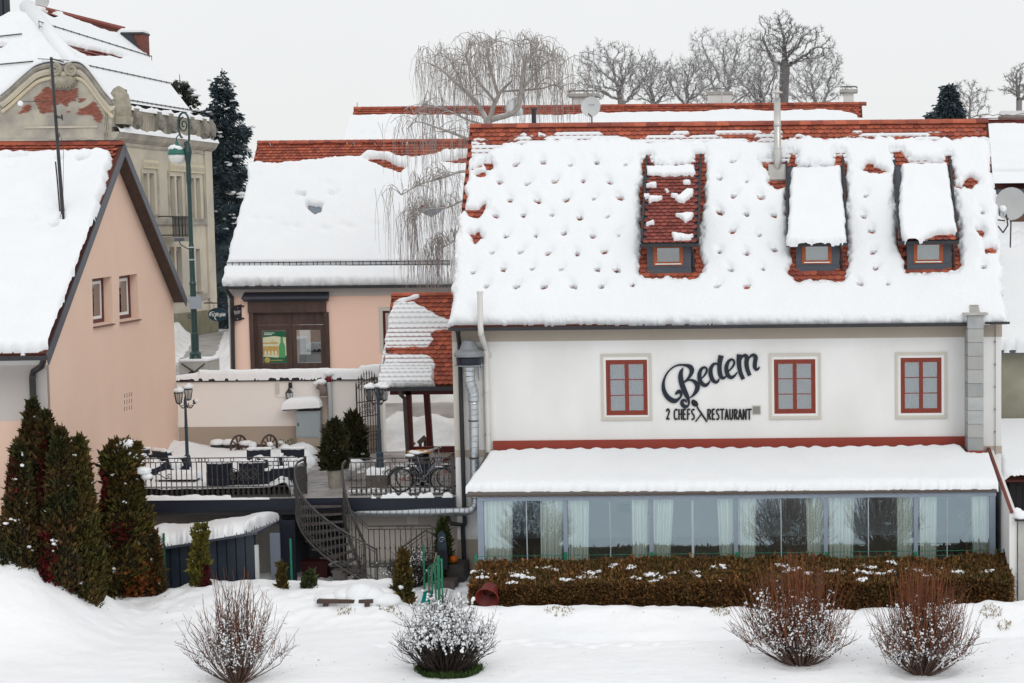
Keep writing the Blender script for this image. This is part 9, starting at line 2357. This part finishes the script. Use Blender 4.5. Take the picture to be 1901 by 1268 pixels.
v, f = tubes(P, np.linspace(.0065, .0035, m)[None] * np.ones((K, 1)), 3); npmesh('hanging_twigs', v, f, TWB, bt, kind='stuff')
v, f = blobs([B(952, 200), B(960, 192), B(962, 206), B(893, 166)], [(.22, .2, .28), (.15, .15, .2), (.15, .15, .15), (.12, .12, .08)], ICO2, .12, 4); npmesh('snow_lump', v, f, SNOW, bt, True, 'stuff')
# ---- spruces
def spruce(lab, px_, pyb, pyt, wpx, Yq, seed, mt, snow, wh=26, droop=.35, power=.85, sparse=1.0):
 r = np.random.default_rng(seed); b = at(px_, pyb, Yq); top = at(px_, pyt, Yq); H = top.z - b.z; W = wpx * Yq / FPX / 2
 t = thing('spruce_tree', lab, 'tree', (b.x, b.y, b.z), 'dark conifers behind the houses')
 MB().lathe(tuple(b), [(.2, 0), (.02, H)], 7).build('trunk', BARK, t)
 if sparse > .9: MB().lathe(tuple(b), [(W * .5, 0), (W * .38, H * .35), (W * .2, H * .65), (.03, H * .82)], 9).build('inner_boughs', mt, t)
 PP, DD, SS, BR, C, Rr = [], [], [], [], [], []
 for i in range(wh):
  u = max((i + r.uniform(-.5, .5)) / wh, .002) ** .9; z = b.z + H * (.03 + .95 * u); R_ = W * max(1 - u, 0) ** power * r.uniform(.8, 1.12) + .10
  nb_ = int(r.integers(7, 11))
  for k in range(nb_):
   a = 2 * np.pi * (k + r.random() * .9) / nb_ + i * 1.7; L_ = R_ * r.uniform(.5, 1.3); dp = droop * r.uniform(.5, 1.5); z2 = z + r.normal() * .18
   s_ = np.linspace(0, 1, 5); pts = np.stack([b.x + np.cos(a) * L_ * s_, b.y + np.sin(a) * L_ * s_, z2 - dp * L_ * s_ + .45 * dp * L_ * s_ ** 3], -1); BR.append(pts)
   n = int((22 + 40 * L_) * sparse); q = r.random(n) ** .6; base = np.stack([np.interp(q, s_, pts[:, j]) for j in range(3)], -1)
   side = np.array([-np.sin(a), np.cos(a), 0]); ln = r.normal(size=(n, 1)) * (.06 + .20 * L_ * (1.05 - q[:, None]))
   PP.append(base + side * ln + np.array([0, 0, -1]) * np.abs(r.normal(size=(n, 1))) * .14 * (1 + (sparse > .9))); DD.append(np.stack([np.cos(a) + side[0] * ln[:, 0] * 3, np.sin(a) + side[1] * ln[:, 0] * 3, -.45 + r.normal(size=n) * .45], -1)); SS.append(.16 + .22 * r.random(n))
   if r.random() < snow * (.4 if np.sin(a) > .4 else 1):
    e_ = pts[r.integers(3, 5)] + np.array([0, -.05, .10]); sz = r.uniform(.10, .26) * min(1, L_)
    for _ in range(r.integers(1, 5)): C.append(e_ + r.normal(size=3) * sz * np.array([1, 1, .4])); Rr.append((sz * r.uniform(.6, 1.5), sz * .9, sz * r.uniform(.25, .6)))
 v, f = tubes(np.array(BR), np.linspace(.03, .008, 5)[None] * np.ones((len(BR), 1)), 3); npmesh('branches', v, f, BARK, t, kind='stuff')
 v, f = leaves(np.concatenate(PP), np.concatenate(DD), np.concatenate(SS), .4, seed); npmesh('needles', v, f, mt, t)
 if C: v, f = blobs(C, Rr, ICO1, .3, seed); npmesh('snow_clumps', v, f, SNOW, t, True, 'stuff')
spruce('tall dark blue spruce flecked with snow between the old townhouse and the shop house', 430, 640, 126, 180, 116, 401, SPR, .24, 44, .4, .60)
spruce('paler spruce with snow showing behind the corner of the old townhouse', 352, 640, 138, 200, 122, 402, SPR2, .3, 40, .15, .48)
spruce('small dark conifer with drooping boughs above the right end of the restaurant ridge', 1762, 262, 154, 128, 108, 403, SPR, .04, 14, .45, .8, .95)
# bits of twig and leaf litter on the snow round the shrubs
rg = np.random.default_rng(55); P = []; D = []
for cx_, cy_, w_, n in ((440, 1240, 170, 90), (830, 1230, 150, 70), (1486, 1215, 180, 110), (1712, 1230, 160, 100), (1250, 1150, 500, 60), (300, 1150, 260, 40)):
 for q in range(n):
  p = onz(cx_ + rg.normal() * w_ * .5, min(cy_ + rg.normal() * 14, 1266), ZL); P.append((p.x, p.y, ground_at(p.x, p.y) + .006)); D.append((rg.normal(), rg.normal(), rg.normal() * .15))
v, f = leaves(P, D, .03 + .05 * rg.random(len(P)), .22, 56); npmesh('leaf_litter', v, f, TWN)['kind'] = 'stuff'
